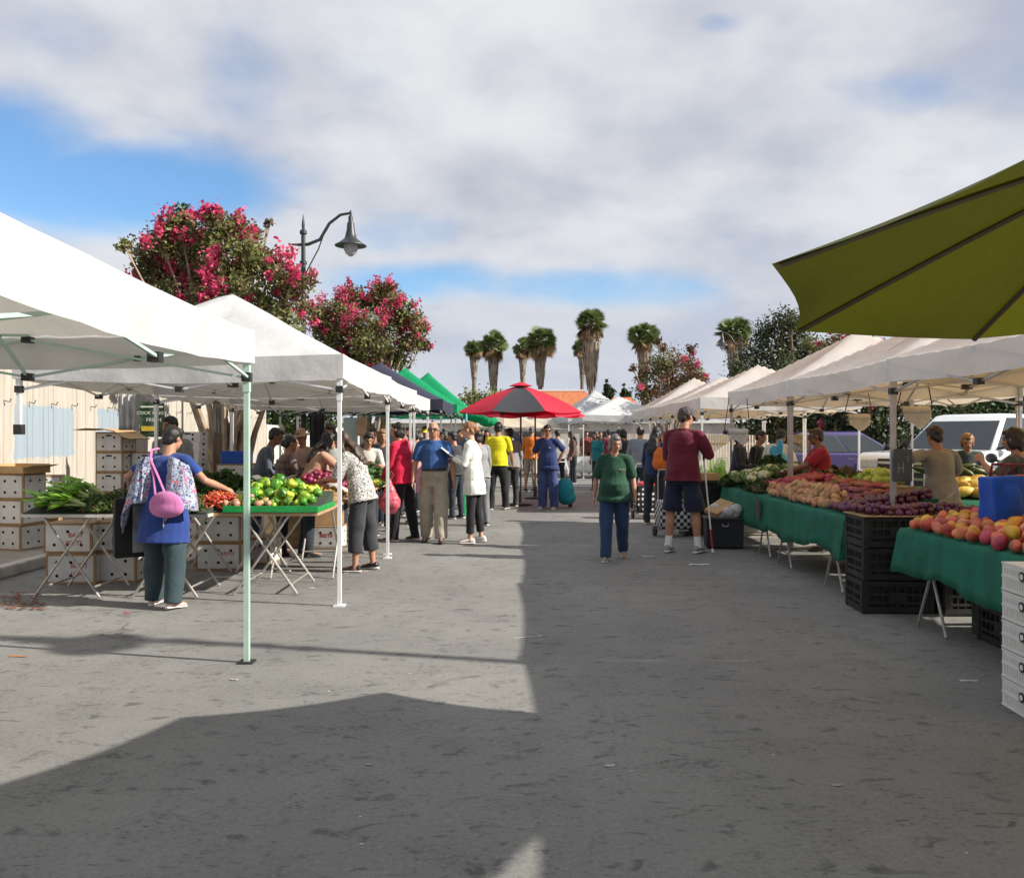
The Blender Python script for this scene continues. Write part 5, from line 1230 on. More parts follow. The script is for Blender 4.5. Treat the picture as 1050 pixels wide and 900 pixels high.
for k in range(10):
    px, py = tr.uniform(330, 1000), tr.uniform(600, 890)
    scrap(px, py, tr.uniform(.008, .02), tr.uniform(.006, .012), 'tiny pale fleck of litter on the asphalt', (.5, .49, .45), 50 + k)
m = MB()
for k in range(60):
    p = gnd(tr.uniform(2, 45), tr.uniform(608, 626)); m.add([p + Vector((-.03, 0, .01)), p + Vector((0, -.02, .016)), p + Vector((.03, 0, .012)), p + Vector((0, .02, .02))], [(0, 1, 2, 3)])
tag(m.build('fallen_leaves', mat('dry_leaf', (.16, .055, .03), .8, .3), None, smooth=False), 'dry red brown leaves in the gutter', 'leaves', None, 'stuff')
# ================================================================ people
def skin_mat(name, rough=.55):
    m = bpy.data.materials.new(name); m.use_nodes = True; t = NT(m.node_tree); b = t.n['Principled BSDF']
    a = t.node('ShaderNodeVertexColor', layer_name='tint'); v = t.node('ShaderNodeTexCoord').outputs['Object']
    n = t.noise(v, 22, 4, .6); k = t.mix(t.math('MULTIPLY', t.smooth(n, .35, .7), .22), a.outputs[0], (.25, .08, .05), 'MIX')
    t.link(k, b.inputs['Base Color']); b.inputs['Roughness'].default_value = rough; b.inputs['Subsurface Weight'].default_value = .08; b.inputs['Subsurface Radius'].default_value = (.01, .004, .002)
    return m
SKM = skin_mat('skin')
SK = {'light': (.52, .30, .21), 'mid': (.40, .21, .135), 'tan': (.31, .155, .095), 'brown': (.20, .095, .055), 'dark': (.13, .06, .035)}
def cloth_mat(name, col, pattern=None, col2=None, col3=None, scale=20.0, rough=.85):
    if name in _M: return _M[name]
    m = bpy.data.materials.new(name); m.use_nodes = True; t = NT(m.node_tree); b = t.n['Principled BSDF']
    v = t.node('ShaderNodeTexCoord').outputs['Object']; n = t.noise(v, 7, 4, .6)
    k = t.mix(t.smooth(n, .3, .7), tuple(c * .86 for c in col), tuple(min(1, c * 1.1) for c in col))
    if pattern == 'floral':
        n2 = t.noise(v, scale, 2, .5, 1.6); k = t.mix(t.smooth(n2, .50, .53), k, col2)
        if col3: n3 = t.noise(v, scale * .55, 2, .5, 1.0); k = t.mix(t.smooth(n3, .60, .63), k, col3)
    elif pattern == 'plaid':
        s = t.node('ShaderNodeSeparateXYZ'); t.link(v, s.inputs[0])
        f = [t.smooth(t.math('SINE', t.math('MULTIPLY', q, scale)), .1, .5) for q in (t.math('ADD', s.outputs[0], s.outputs[1]), s.outputs[2])]
        k = t.mix(t.math('MULTIPLY', f[0], .55), k, col2); k = t.mix(t.math('MULTIPLY', f[1], .55), k, col2)
    elif pattern == 'dots':
        vo = t.node('ShaderNodeTexVoronoi'); vo.inputs['Scale'].default_value = scale; vo.inputs['Randomness'].default_value = .15; t.link(v, vo.inputs['Vector']); k = t.mix(t.smooth(vo.outputs['Distance'], .36, .32), k, col2)
    elif pattern == 'check':
        ck = t.node('ShaderNodeTexChecker'); ck.inputs['Scale'].default_value = scale; t.link(v, ck.inputs['Vector']); k = t.mix(ck.outputs['Fac'], k, col2)
    t.link(k, b.inputs['Base Color']); b.inputs['Roughness'].default_value = rough; b.inputs['Specular IOR Level'].default_value = .25; b.inputs['Sheen Weight'].default_value = .15
    bn = t.node('ShaderNodeBump'); bn.inputs['Strength'].default_value = .35; bn.inputs['Distance'].default_value = .02; t.link(t.noise(v, 13, 5, .6, 1.2), bn.inputs['Height']); t.link(bn.outputs[0], b.inputs['Normal'])
    _M[name] = m; return m
hairm = {'black': mat('hair_black', (.010, .009, .008), .5, .4, 30, .5, 90, stretch=(1, 1, .2)), 'brown': mat('hair_brown', (.045, .025, .014), .5, .4, 30, .5, 90, stretch=(1, 1, .2)),
         'ginger': mat('hair_ginger', (.24, .105, .040), .5, .4, 30, .5, 90, stretch=(1, 1, .2)), 'grey': mat('hair_grey', (.125, .118, .112), .55, .6, 26, .6, 70, stretch=(1, 1, .3)), 'tan': mat('hair_tan', (.20, .105, .05), .5, .4, 30, .5, 90)}
denim = cloth_mat('denim', (.020, .045, .115)); darkdenim = cloth_mat('dark_denim', (.022, .030, .042)); blackc = cloth_mat('black_cloth', (.013, .013, .015)); navyc = cloth_mat('navy_cloth', (.012, .016, .040))
khaki = cloth_mat('khaki', (.36, .32, .26)); greyc = cloth_mat('grey_cloth', (.20, .20, .205)); whitec = cloth_mat('white_cloth', (.68, .68, .64)); charc = cloth_mat('charcoal_wool', (.035, .036, .042))
shoe_b = mat('shoe_black', (.015, .015, .017), .5); shoe_w = mat('shoe_white', (.60, .59, .57), .55, .1, 20, stain=.3); sole_w = mat('sole_white', (.62, .61, .58), .6); shoe_g = mat('shoe_grey', (.25, .25, .24), .6, .25, 25); shoe_t = mat('shoe_teal', (.02, .20, .24), .5); shoe_n = mat('shoe_brown', (.06, .045, .035), .6); sole_d = mat('sole_dark', (.05, .05, .05), .7)

def person(label, x, y, H, yaw, top, bottom, hair, skin='mid', shoes=(shoe_b, sole_d), pose=None, vox=.011, girth=1.0, group=None, female=False, shades=False, hat=None, socks=None, z0=0.0, seed=None):
    pose = pose or {}; seed = seed if seed is not None else int(abs(x * 997 + y * 131)) % 9999; rr = random.Random(seed)
    t = thing('person', label, 'person', (x, y, z0), R(yaw), group)
    V = Vector; g = girth; lean = R(pose.get('lean', 3)); tw = R(pose.get('twist', 0)); side = R(pose.get('side', 0))
    # ---- skeleton
    legs = {}
    low = []
    for s, nm in ((-1, 'legL'), (1, 'legR')):
        a, k, o = pose.get(nm, (rr.uniform(-3, 5), 4, 3)); a, k, o = R(a), R(k), R(o)
        hip = V((s * .052 * H * (1.06 if female else 1), 0, 0)); d1 = V((s * math.sin(o), math.sin(a), -math.cos(a))).normalized(); b = a - k
        d2 = V((s * math.sin(o) * .4, math.sin(b), -math.cos(b))).normalized(); kn = hip + d1 * .245 * H; an = kn + d2 * .235 * H
        pit = max(0, -b) * .65; low.append(an.z - .042 * H - math.sin(pit) * .11); legs[s] = (hip, kn, an, pit, d2)
    pz = -min(low); P = V((0, 0, pz))
    legs = {s: (h + P, k + P, a + P, p, d) for s, (h, k, a, p, d) in legs.items()}
    sp = V((math.sin(side), math.sin(lean), math.cos(lean))).normalized(); rt = V((math.cos(tw), math.sin(tw), 0)); rt = (rt - sp * rt.dot(sp)).normalized(); fw = sp.cross(rt) * 1.0
    if fw.y < 0: fw = -fw
    hunch = R(pose.get('hunch', 6)); sp2 = (sp * math.cos(hunch) + fw * math.sin(hunch)).normalized(); fw2 = (fw * math.cos(hunch) - sp * math.sin(hunch)).normalized()
    hip0 = P; chest = hip0 + sp * .20 * H; sc = chest + sp2 * .105 * H; nb = sc + sp2 * .028 * H
    hy, hp = R(pose.get('head_yaw', 0)), R(pose.get('head_pitch', 6)); 
    f0 = (V((0, 1, 0)) * math.cos(lean * .5) - V((0, 0, 1)) * math.sin(lean * .5)).normalized()
    q = Quaternion((0, 0, 1), tw + hy); hf = q @ V((0, math.cos(hp), -math.sin(hp))); hu = q @ V((0, math.sin(hp), math.cos(hp))); hr = hf.cross(hu).normalized()
    hc = nb + (sp2 * .55 + hu * .45).normalized() * .088 * H + hf * .012 * H; hs = H / 1.72
    HM = Matrix((hr, hf, hu)).transposed()
    def Hp(r, f, u): return hc + hr * r * hs + hf * f * hs + hu * u * hs
    arms = {}
    for s, nm in ((-1, 'armL'), (1, 'armR')):
        sh = sc + rt * s * (.104 if not female else .094) * H * (g ** .5) - sp2 * .006 * H; ul, fl = .168 * H, .148 * H
        w = pose.get(nm)
        if w is None: w = sh + V((s * (.055 + .03 * (g - 1)), .05 + rr.uniform(-.03, .05), -(ul + fl) * .965))
        else: w = V(w)
        dv = w - sh; dl = min(dv.length, (ul + fl) * .985); dv.normalize(); w = sh + dv * dl
        ca = (ul * ul + dl * dl - fl * fl) / (2 * ul * dl); ca = max(-1, min(1, ca)); hn = V(pose.get('elbow', (s * .45, -.55, -.5)))
        if pose.get('elbow'): hn.x *= s
        pn = (hn - dv * hn.dot(dv)).normalized(); el = sh + dv * ul * ca + pn * ul * math.sqrt(1 - ca * ca); arms[s] = (sh, el, w)
    # ---- body: one continuous surface
    mb = MB()
    def ring(c, r, f, a, b, n=18): return [c + r * a * math.cos(2 * math.pi * k / n) + f * b * math.sin(2 * math.pi * k / n) for k in range(n)]
    bw = 1.0 if not female else .95
    belly = pose.get('belly', .0)
    lr_ = .94
    TR = [(-.045, .080, .062, 0), (0, .098 * (1.05 if female else 1), .066, 0), (.05, .094, .066 + belly * .6, belly * .5), (.10, .084 * bw, .060 + belly, belly * .8), (.16, .088 * bw, .060 + belly * .7, belly * .5), (.22, .096 * bw, .066 + (.010 if female else 0), 0.004), (.265, .094 * bw, .058, 0), (.294, .084 * bw, .046, -.004), (.309, .056, .038, -.003), (.318, .036, .034, 0)]
    def spine(h):
        if h <= .20: return hip0 + sp * h * H, fw
        return chest + sp2 * (h - .20) * H, fw2
    def torso(m_, rows, add=0.0, k=1.0):
        rg_ = []
        for (h, a, b, off) in rows:
            c, f = spine(h); rg_.append(ring(c + f * off * H, rt, f, a * H * g * k + add, b * H * g * k + add))
        m_.loft(rg_)
    torso(mb, TR, -.006)
    for s in (-1, 1):
        hip, kn, an, pit, d2 = legs[s]
        mb.tube([hip + V((0, 0, .02)), hip.lerp(kn, .45), kn - (kn - hip) * .06, kn + d2 * .02 * H, kn + d2 * .075 * H - V((0, .008, 0)), an - d2 * .05 * H, an, an + d2 * .02], [q * H * (g if i < 2 else g ** .6) for i, q in enumerate((.050, .043, .031, .029, .031, .021, .019, .018))], 14)
        ft = V((s * .12, math.cos(pit), -math.sin(pit))).normalized(); mb.tube([an - V((0, .02, .02)), an + ft * .06 * H - V((0, 0, .022 * H)), an + ft * .10 * H - V((0, 0, .026 * H))], [.022 * H, .018 * H, .012 * H], 10)
        sh, el, w = arms[s]
        mb.tube([sh - rt * s * .03, sh, sh.lerp(el, .5), el, el.lerp(w, .35), w.lerp(el, .1), w], [q * H * (g ** .7) * (.9 if female else 1) for q in (.025, .026, .0245, .0215, .0225, .0155, .0145)], 12)
        mb.ell(sh, .026 * H * g ** .6, 10, 8)
        # hand
        d = (w - el).normalized(); nm = 'handL' if s < 0 else 'handR'
        hd = pose.get(nm); d = V(hd).normalized() if hd else d
        wid = (fw - d * fw.dot(d)); wid = wid.normalized() if wid.length > .3 else (V((0, 0, 1)) - d * d.z).normalized()
        pn = d.cross(wid).normalized();
        if pn.dot(rt * s) > 0: pn = -pn
        k = H / 1.72; pl = .088 * k
        n = 12; mb.loft([[w + d * q * pl + wid * a * k * math.cos(2 * math.pi * i / n) + pn * b * k * math.sin(2 * math.pi * i / n) for i in range(n)] for q, a, b in ((-.12, .020, .016), (.15, .028, .017), (.6, .038, .016), (.95, .038, .013), (1.05, .032, .009))])
        fr = max(.0075, vox * .78)
        for i, (o, L) in enumerate(((.029, .068), (.010, .078), (-.010, .072), (-.028, .056))):
            b0 = w + d * pl * .92 + wid * o * k * 1.12; cu = pose.get('curl', 28); a1, a2 = R(cu * .7), R(cu * 1.7)
            p1 = b0 + (d * math.cos(a1) + pn * math.sin(a1)) * L * k * .5; p2 = p1 + (d * math.cos(a2) + pn * math.sin(a2)) * L * k * .5
            mb.tube([b0 - d * .02, b0, p1, p2, p2 + (p2 - p1).normalized() * .004], [fr, fr, fr * .95, fr * .85, fr * .5], 8)
        b0 = w + d * pl * .25 + wid * .026 * k; p1 = b0 + (d * .6 + wid * .75 + pn * .25).normalized() * .034 * k; p2 = p1 + (d * .9 + wid * .25 + pn * .3).normalized() * .030 * k
        mb.tube([b0 - wid * .01, b0, p1, p2], [fr * 1.2, fr * 1.25, fr * 1.1, fr * .8], 8)
    # neck and head
    mb.tube([nb - sp2 * .03 * H, nb, Hp(0, -.015, -.05)], [.036 * H * g ** .5, .033 * H * g ** .4, .031 * H], 14)
    mb.ell(Hp(0, -.012, .022), (.074 * hs, .094 * hs, .092 * hs), 18, 14, rot=HM)
    mb.ell(Hp(0, .028, -.048), (.056 * hs * g ** .4, .058 * hs, .062 * hs), 14, 10, rot=HM)
    mb.ell(Hp(0, .058, -.088), (.026 * hs, .022 * hs, .018 * hs), 10, 8, rot=HM)
    mb.tube([Hp(0, .082, .022), Hp(0, .092, .0), Hp(0, .104, -.022), Hp(0, .088, -.032)], [.009 * hs, .011 * hs, .016 * hs, .012 * hs], 8)
    for s in (-1, 1):
        mb.ell(Hp(s * .036, .062, -.022), (.020 * hs, .020 * hs, .018 * hs), 8, 6, rot=HM)
        mb.ell(Hp(s * .078, -.008, -.004), (.011 * hs, .018 * hs, .030 * hs), 8, 8, rot=HM)
    mb.tube([Hp(-.03, .078, .028), Hp(0, .086, .03), Hp(.03, .078, .028)], [.010 * hs, .011 * hs, .010 * hs], 8)
    base = np.array(SK[skin])
    A = np.array([list(hr), list(hf), list(hu)]); hcn = np.array(list(hc))
    def paint(co):
        q = (co - hcn) @ A.T / hs; c = np.tile(base, (len(co), 1)); fr_ = q[:, 1] > .045
        def blend(m_, col, k): c[m_] = c[m_] * (1 - k) + np.array(col) * k
        near = np.linalg.norm(q, axis=1) < .16
        blend(near & fr_ & (np.abs(q[:, 2] + .030) < .03) & (np.abs(q[:, 0]) > .02), base * np.array([1.12, .80, .78]), .6)
        for s in (-1, 1):
            e = ((q[:, 0] - s * .033) / .017) ** 2 + ((q[:, 2] - .004) / .0095) ** 2; blend(near & fr_ & (e < 1), (.025, .018, .015), .9)
            e = ((q[:, 0] - s * .034) / .023) ** 2 + ((q[:, 2] - .030 - .004 * np.cos(q[:, 0] * 60)) / .0075) ** 2; blend(near & fr_ & (e < 1), (.025, .016, .012), .8)
        e = (q[:, 0] / .026) ** 2 + ((q[:, 2] + .058) / .0085) ** 2; blend(near & fr_ & (e < 1), base * np.array([.85, .42, .42]), .85)
        return c
    put(remeshed(mb, vox, 'body', SKM, 2, paint=paint), 'body', t)
    cv = max(.011, vox * 1.15)
    # ---- lower garment
    if bottom:
        mb = MB(); ln = bottom.get('len', 1.0); lo = max(.9, bottom.get('loose', 1.0)); wr = bottom.get('wr', .0085)
        torso(mb, [(-.050, .078, .064, 0), (0, .101 * (1.04 if female else 1), .071, 0), (.05, .097, .069 + belly * .6, belly * .5), (.095, .089, .064 + belly, belly * .75)], .004)
        for s in (-1, 1):
            hip, kn, an, pit, d2 = legs[s]; pts = [hip + V((0, 0, .03)), hip.lerp(kn, .4), hip.lerp(kn, .8), kn, kn.lerp(an, .35), kn.lerp(an, .7), an + d2 * .012 * H]; ra = [.060, .0545, .046 * lo, .042 * lo, .041 * lo, .038 * lo, .037 * lo]
            ra = [q * H * (g if i < 3 else g ** .6) for i, q in enumerate(ra)]
            if ln < 1:
                tot = ln * 2; P2, R2 = [], []; seg = [0, .4, .8, 1.0, 1.35, 1.7, 2.0]
                for i in range(7):
                    if seg[i] < tot - .02: P2.append(pts[i]); R2.append(ra[i])
                    else:
                        f = (tot - seg[i - 1]) / (seg[i] - seg[i - 1]); P2.append(pts[i - 1].lerp(pts[i], f)); R2.append(ra[i - 1] * (1 - f) + ra[i] * f + .004); break
                pts, ra = P2, R2
            mb.tube(pts, ra, 16)
        put(remeshed(mb, cv, bottom.get('name', 'trousers'), bottom['mat'], 1, wr, 22, seed + 1), bottom.get('name', 'trousers'), t)
    # ---- upper garment
    if top:
        mb = MB(); dr = top.get('drop', .03); fl = top.get('flare', 0.0); ad = top.get('add', .009); sl = top.get('sleeve', .5)
        rows = [(h, a, b, o) for (h, a, b, o) in TR[1:-1]]; nk = (.315, .043, .037, 0); rows = rows + [nk]
        for q in ((1, .5) if dr > .06 else (1,)): pass
        steps = [1.0, .66, .33] if dr > .05 else [1.0]
        pre = [(-dr / H * q, .101 * (1.05 if female else 1) + fl * q, .070 + belly * .3 + fl * .8 * q, belly * .25) for q in steps]
        if top.get('tuck'):
            pre = []; rows = [(h, a - (.016 if h < .09 else -.004), b - (.016 if h < .09 else -.006), o) for (h, a, b, o) in rows if h > .04]
            mk = MB(); sp_, f_ = spine(.092); mk.loft([ring(spine(q)[0] + f_ * belly * .75 * H, rt, f_, .0895 * H * g + .012, (.0645 + belly) * H * g + .012) for q in (.080, .102)]); mk.build('belt', shoe_b, t)
        else:
            rows = [(h, max(a, .112 - .10 * h) if h < .13 else a, b + (.012 if h < .13 else 0), o) for (h, a, b, o) in rows]
            pre = [(h, max(a, .122), b + .016, o) for (h, a, b, o) in pre]
        torso(mb, pre + rows, ad)
        for s in (-1, 1):
            sh, el, w = arms[s]; mb.tube([nb - sp2 * .022 * H, sh.lerp(nb, .45) - sp2 * .006 * H, sh - sp2 * .004 * H], [.026 * H, .028 * H * g ** .5, .033 * H * g ** .5], 12); mb.ell(sh - sp2 * .004 * H, .0335 * H * g ** .6, 12, 8)
            if sl > 0:
                ws = top.get('wide', 1.0); full = [(sh, .036), (sh.lerp(el, .5), .033 * ws), (el, .029 * ws), (el.lerp(w, .5), .026 * ws), (w.lerp(el, .03), .022 * ws)]; seg = [0, .25, .5, .75, 1.0]; pts, ra = [], []
                for i, (p, r) in enumerate(full):
                    if seg[i] <= sl + 1e-6: pts.append(p); ra.append(r * H * g ** .6)
                    else:
                        f = (sl - seg[i - 1]) / .25
                        if f > .05: pts.append(full[i - 1][0].lerp(p, f)); ra.append((full[i - 1][1] * (1 - f) + r * f) * H * g ** .6 + .004)
                        break
                mb.tube(pts, ra, 14)
        if top.get('collar'):
            for a in range(12):
                an_ = 2 * math.pi * a / 12; c = nb + sp2 * .0 + rt * .040 * H * math.cos(an_) + fw2 * .038 * H * math.sin(an_); mb.ell(c - sp2 * .006 * H, .011 * H, 6, 5)
        if top.get('hood'):
            mb.ell(nb - fw2 * .040 * H - sp2 * .03 * H, (.055 * H, .026 * H, .045 * H), 12, 8)
        o = put(remeshed(mb, cv, top.get('name', 'shirt'), top['mat'], 1, top.get('wr', .0095), 15, seed + 2), top.get('name', 'shirt'), t)
    # ---- shoes
    for s in (-1, 1):
        hip, kn, an, pit, d2 = legs[s]; ft = V((s * .14, math.cos(pit), -math.sin(pit))).normalized(); sd = ft.cross(V((0, 0, 1))).normalized(); up = sd.cross(ft).normalized(); k = H / 1.72 * (.94 if female else 1.02)
        o = an - up * .042 * H
        def sr(f, a, z0_, z1_, n=14): return [o + ft * f * k + sd * a * k * math.cos(2 * math.pi * i / n) + up * (z0_ + (z1_ - z0_) * (.5 + .5 * math.sin(2 * math.pi * i / n))) * k for i in range(n)]
        m = MB(); m.loft([sr(-.075, .018, .02, .06), sr(-.06, .032, .014, .085), sr(-.01, .036, .014, .095), sr(.04, .040, .014, .082), sr(.09, .044, .014, .062), (sr(.135, .044, .014, .052)), sr(.165, .034, .014, .044), sr(.182, .014, .016, .032)]); so = m.build('shoe', shoes[0], t)
        m = MB(); m.loft([sr(-.082, .018, 0, .024), sr(-.066, .036, 0, .026), sr(-.01, .038, .003, .022), sr(.05, .042, .003, .022), sr(.10, .048, 0, .024), sr(.14, .047, 0, .024), sr(.17, .036, .002, .026), sr(.190, .014, .006, .026)]); m.build('sole', shoes[1], so)
        if socks:
            m = MB(); m.tube([an - d2 * .075 * H, an - d2 * .03 * H, an + d2 * .01], [.025 * H, .024 * H, .026 * H], 12); m.build('sock', socks, t)
    # ---- hair / headgear
    st = hair.get('style') if hair else None
    if st:
        mb = MB(); hm_ = hairm[hair.get('col', 'black')]
        if st in ('short', 'long', 'bun', 'bob', 'fringe'):
            mb.ell(Hp(0, -.024, .034), (.083 * hs, .096 * hs, .094 * hs), 18, 14, rot=HM); mb.ell(Hp(0, .034, .082), (.060 * hs, .055 * hs, .034 * hs), 12, 8, rot=HM)
            mb.ell(Hp(0, -.060, -.020), (.070 * hs, .050 * hs, .065 * hs), 12, 8, rot=HM)
        if st == 'bald':
            pass
        if st in ('bob', 'long', 'fringe'):
            for s in (-1, 1): mb.ell(Hp(s * .068, -.015, -.030), (.026 * hs, .050 * hs, .075 * hs), 10, 8, rot=HM)
            mb.ell(Hp(0, -.066, -.045), (.078 * hs, .045 * hs, .085 * hs), 12, 8, rot=HM)
        if st == 'long':
            bk = nb - fw2 * .062 * H
            mb.tube([Hp(0, -.07, -.02), bk + sp2 * .01, bk - sp2 * .09 * H - fw2 * .008 * H, bk - sp2 * .14 * H - fw2 * .010 * H], [.080 * hs, .092 * hs, .095 * hs, .06 * hs], 16, sq=.45)
            for s in (-1, 1): mb.tube([Hp(s * .07, -.01, -.02), nb + rt * s * .055 * H + fw2 * .01, nb + rt * s * .06 * H + fw2 * .045 * H - sp2 * .08 * H], [.030 * hs, .034 * hs, .016 * hs], 10)
        if st == 'bun': mb.ell(Hp(0, -.105, .075), (.045 * hs, .042 * hs, .042 * hs), 12, 8, rot=HM)
        if st == 'lowbun': mb.ell(Hp(0, -.024, .034), (.083 * hs, .096 * hs, .094 * hs), 18, 14, rot=HM); mb.ell(Hp(0, -.060, -.020), (.070 * hs, .050 * hs, .065 * hs), 12, 8, rot=HM); mb.ell(Hp(0, -.125, -.01), (.042 * hs, .04 * hs, .045 * hs), 12, 8, rot=HM)
        if mb.v: put(remeshed(mb, max(.010, vox), 'hair', hm_, 1, .008, 55, seed + 3), 'hair', t)
    if hat:
        if hat['kind'] == 'cap':
            m = MB(); n = 18; rg_ = []
            for (u, k) in ((.02, 1.0), (.045, 1.0), (.075, .93), (.10, .75), (.118, .45), (.124, .1)): rg_.append([Hp(.088 * k * math.cos(2 * math.pi * i / n), -.012 + .108 * k * math.sin(2 * math.pi * i / n), u) for i in range(n)])
            m.loft(rg_); ca = m.build('cap', hat['mat'], t); m = MB()
            m.loft([[Hp(.078 * math.cos(a), .075 + .105 * L * math.sin(a), u - .015 * math.cos(a) ** 2 - .012 * L) for a in [math.pi * i / 10 for i in range(11)]] for (L, u) in ((.15, .030), (1.0, .018), (1.0, .010), (.15, .022))], cap=False); m.build('visor', hat['mat'], ca)
        elif hat['kind'] == 'brim':
            m = MB(); m.lathe([(.14 * hs, .035), (.150 * hs, .045), (.086 * hs, .062), (.084 * hs, .11), (.070 * hs, .140), (.01, .145)], 22, hc - hf * .012, 0, HM); m.build('hat', hat['mat'], t)
        elif hat['kind'] == 'hood':
            mb = MB(); mb.ell(Hp(0, -.030, .030), (.105 * hs, .112 * hs, .115 * hs), 16, 12, rot=HM); mb.ell(Hp(0, -.055, -.06), (.10 * hs, .085 * hs, .09 * hs), 12, 8, rot=HM)
            for s in (-1, 1): mb.ell(Hp(s * .075, .02, -.03), (.030 * hs, .05 * hs, .085 * hs), 10, 8, rot=HM)
            put(remeshed(mb, max(.012, vox), 'hood', hat['mat'], 1, .004, 40, seed + 5), 'hood', t)
    if shades:
        m = MB()
        for s in (-1, 1):
            m.box(Hp(s * .034, .092, .004), (.052 * hs, .010 * hs, .032 * hs), 0, HM); m.tube([Hp(s * .060, .088, .008), Hp(s * .082, .0, .004)], .0035, 5)
        m.box(Hp(0, .098, .010), (.02 * hs, .006, .006), 0, HM); m.build('sunglasses', glassd, t, smooth=False)
    t['_h'] = (arms[-1][2] + 0 * sp).to_tuple(); t['_r'] = arms[1][2].to_tuple()
    return t
def hand_of(t, which):
    v = Vector(t['_h' if which == 'L' else '_r']); M4 = Matrix.Translation(t.location) @ t.rotation_euler.to_matrix().to_4x4(); return M4 @ v

# ---------------------------------------------------------------- left side, nearest
lb = cloth_mat('royal_blue_cotton', (.020, .048, .205)); 
P1 = person('shopper in a royal blue tunic picking chilies, patterned shawl over her arms', -3.10, 7.62, 1.60, -14,
    dict(name='tunic', mat=lb, sleeve=.35, drop=.26, flare=.018, add=.012), dict(mat=cloth_mat('teal_jeans', (.030, .052, .062)), loose=1.25), dict(style='short', col='black'), 'mid', (mat('shoe_pinkish', (.50, .36, .36), .6), sole_w),
    dict(lean=4, legL=(4, 3, 5), legR=(-6, 3, 7), armL=(-.34, .10, .98), armR=(.42, .30, 1.04), head_yaw=-14, head_pitch=16, elbow=(.6, -.3, -.6)), .009, 1.14, female=True, seed=1)
def shawl(t, mt):
    m = MB(); n = 12
    for s in (-1, 1):
        vs = []
        for j in range(11):
            q = j / 10
            for i in range(n + 1):
                p = i / n; ph = -1.25 + p * 3.0; r = .075 + .075 * q ** .8 + .014 * math.sin(p * 19 + q * 3)
                cx = .165 + .05 * q; L = (.40 + .22 * math.exp(-((p - (.15 if s > 0 else .8)) / .25) ** 2)) 
                vs.append((s * (cx + r * math.sin(ph)), -.015 - r * math.cos(ph) - .05 * q, 1.345 - .03 * p - .05 * (1 - math.sin(math.pi * min(1, p + .2))) - q * L))
        m.add(vs, [(j * (n + 1) + i, j * (n + 1) + i + 1, (j + 1) * (n + 1) + i + 1, (j + 1) * (n + 1) + i) for j in range(10) for i in range(n)])
    o = m.build('shawl', mt, t, ang=80); so = o.modifiers.new('s', 'SOLIDIFY'); so.thickness = .006
    return o
shawl(P1, cloth_mat('batik', (.34, .38, .46), 'floral', (.055, .075, .16), (.50, .13, .19), 34))
def soft_bag(name, label, cat, loc, rz, r, m_, handles, seed, hm=None, group=None, vox=.010, parent=None, extra=None, wr=.006):
    t = thing(name, label, cat, loc, rz, group); mb = MB(); mb.ell((0, 0, 0), r, 18, 12); mb.ell((0, 0, -r[2] * .25), (r[0] * 1.05, r[1] * 1.08, r[2] * .75), 18, 12)
    if extra: extra(mb)
    put(remeshed(mb, vox, 'bag_body', m_, 1, wr, 30, seed), 'bag_body', t)
    for (pts, rad) in handles:
        m = MB(); m.tube(pts, rad, 6, sq=.5 if rad > .01 else 1); m.build('handle', hm or m_, t)
    return t
pinkbag = cloth_mat('orchid_canvas', (.50, .16, .36))
M4 = Matrix.Translation(P1.location) @ P1.rotation_euler.to_matrix().to_4x4()
bp = M4 @ Vector((.19, -.24, .93))
soft_bag('shoulder_bag', 'orchid pink shoulder bag worn at the hip over the royal blue tunic', 'bag', bp, P1.rotation_euler.z, (.165, .060, .115), pinkbag,
    [([(a_, .02, .06), (-.14 + a_ * .4, .085, .24), (-.245, .115, .39), (-.27, .17, .47), (-.24, .23, .48)], .011) for a_ in (-.12, -.01)], 5)
hb_ = M4 @ Vector((-.37, .06, .72))
t = thing('tote_bag', 'large black tote bag with a grey stripe carried by the woman in blue', 'bag', hb_, P1.rotation_euler.z + R(50))
mb = MB(); mb.loft([[Vector((a * math.cos(2 * math.pi * i / 20) if abs(math.cos(2 * math.pi * i / 20)) < .8 else a * .9 * (1 if math.cos(2 * math.pi * i / 20) > 0 else -1), b * math.sin(2 * math.pi * i / 20), z)) for i in range(20)] for (z, a, b) in ((-.30, .17, .06), (-.28, .19, .075), (0, .19, .07), (.24, .175, .045))])
put(remeshed(mb, .010, 'bag_body', blackc, 1, .006, 25, 9), 'bag_body', t); m = MB(); m.box((.02, -.078, -.02), (.09, .014, .46)); m.build('side_stripe', mat('silver_film', (.22, .23, .24), .35, .3, 14, .5, 30), t, bevel=.004)
for y in (-.03, .03):
    m = MB(); m.tube([(-.09, y, .20), (-.07, y * .6, .38), (0, 0, .46), (.07, y * .6, .38), (.09, y, .20)], .009, 6); m.build('handle', shoe_b, t)

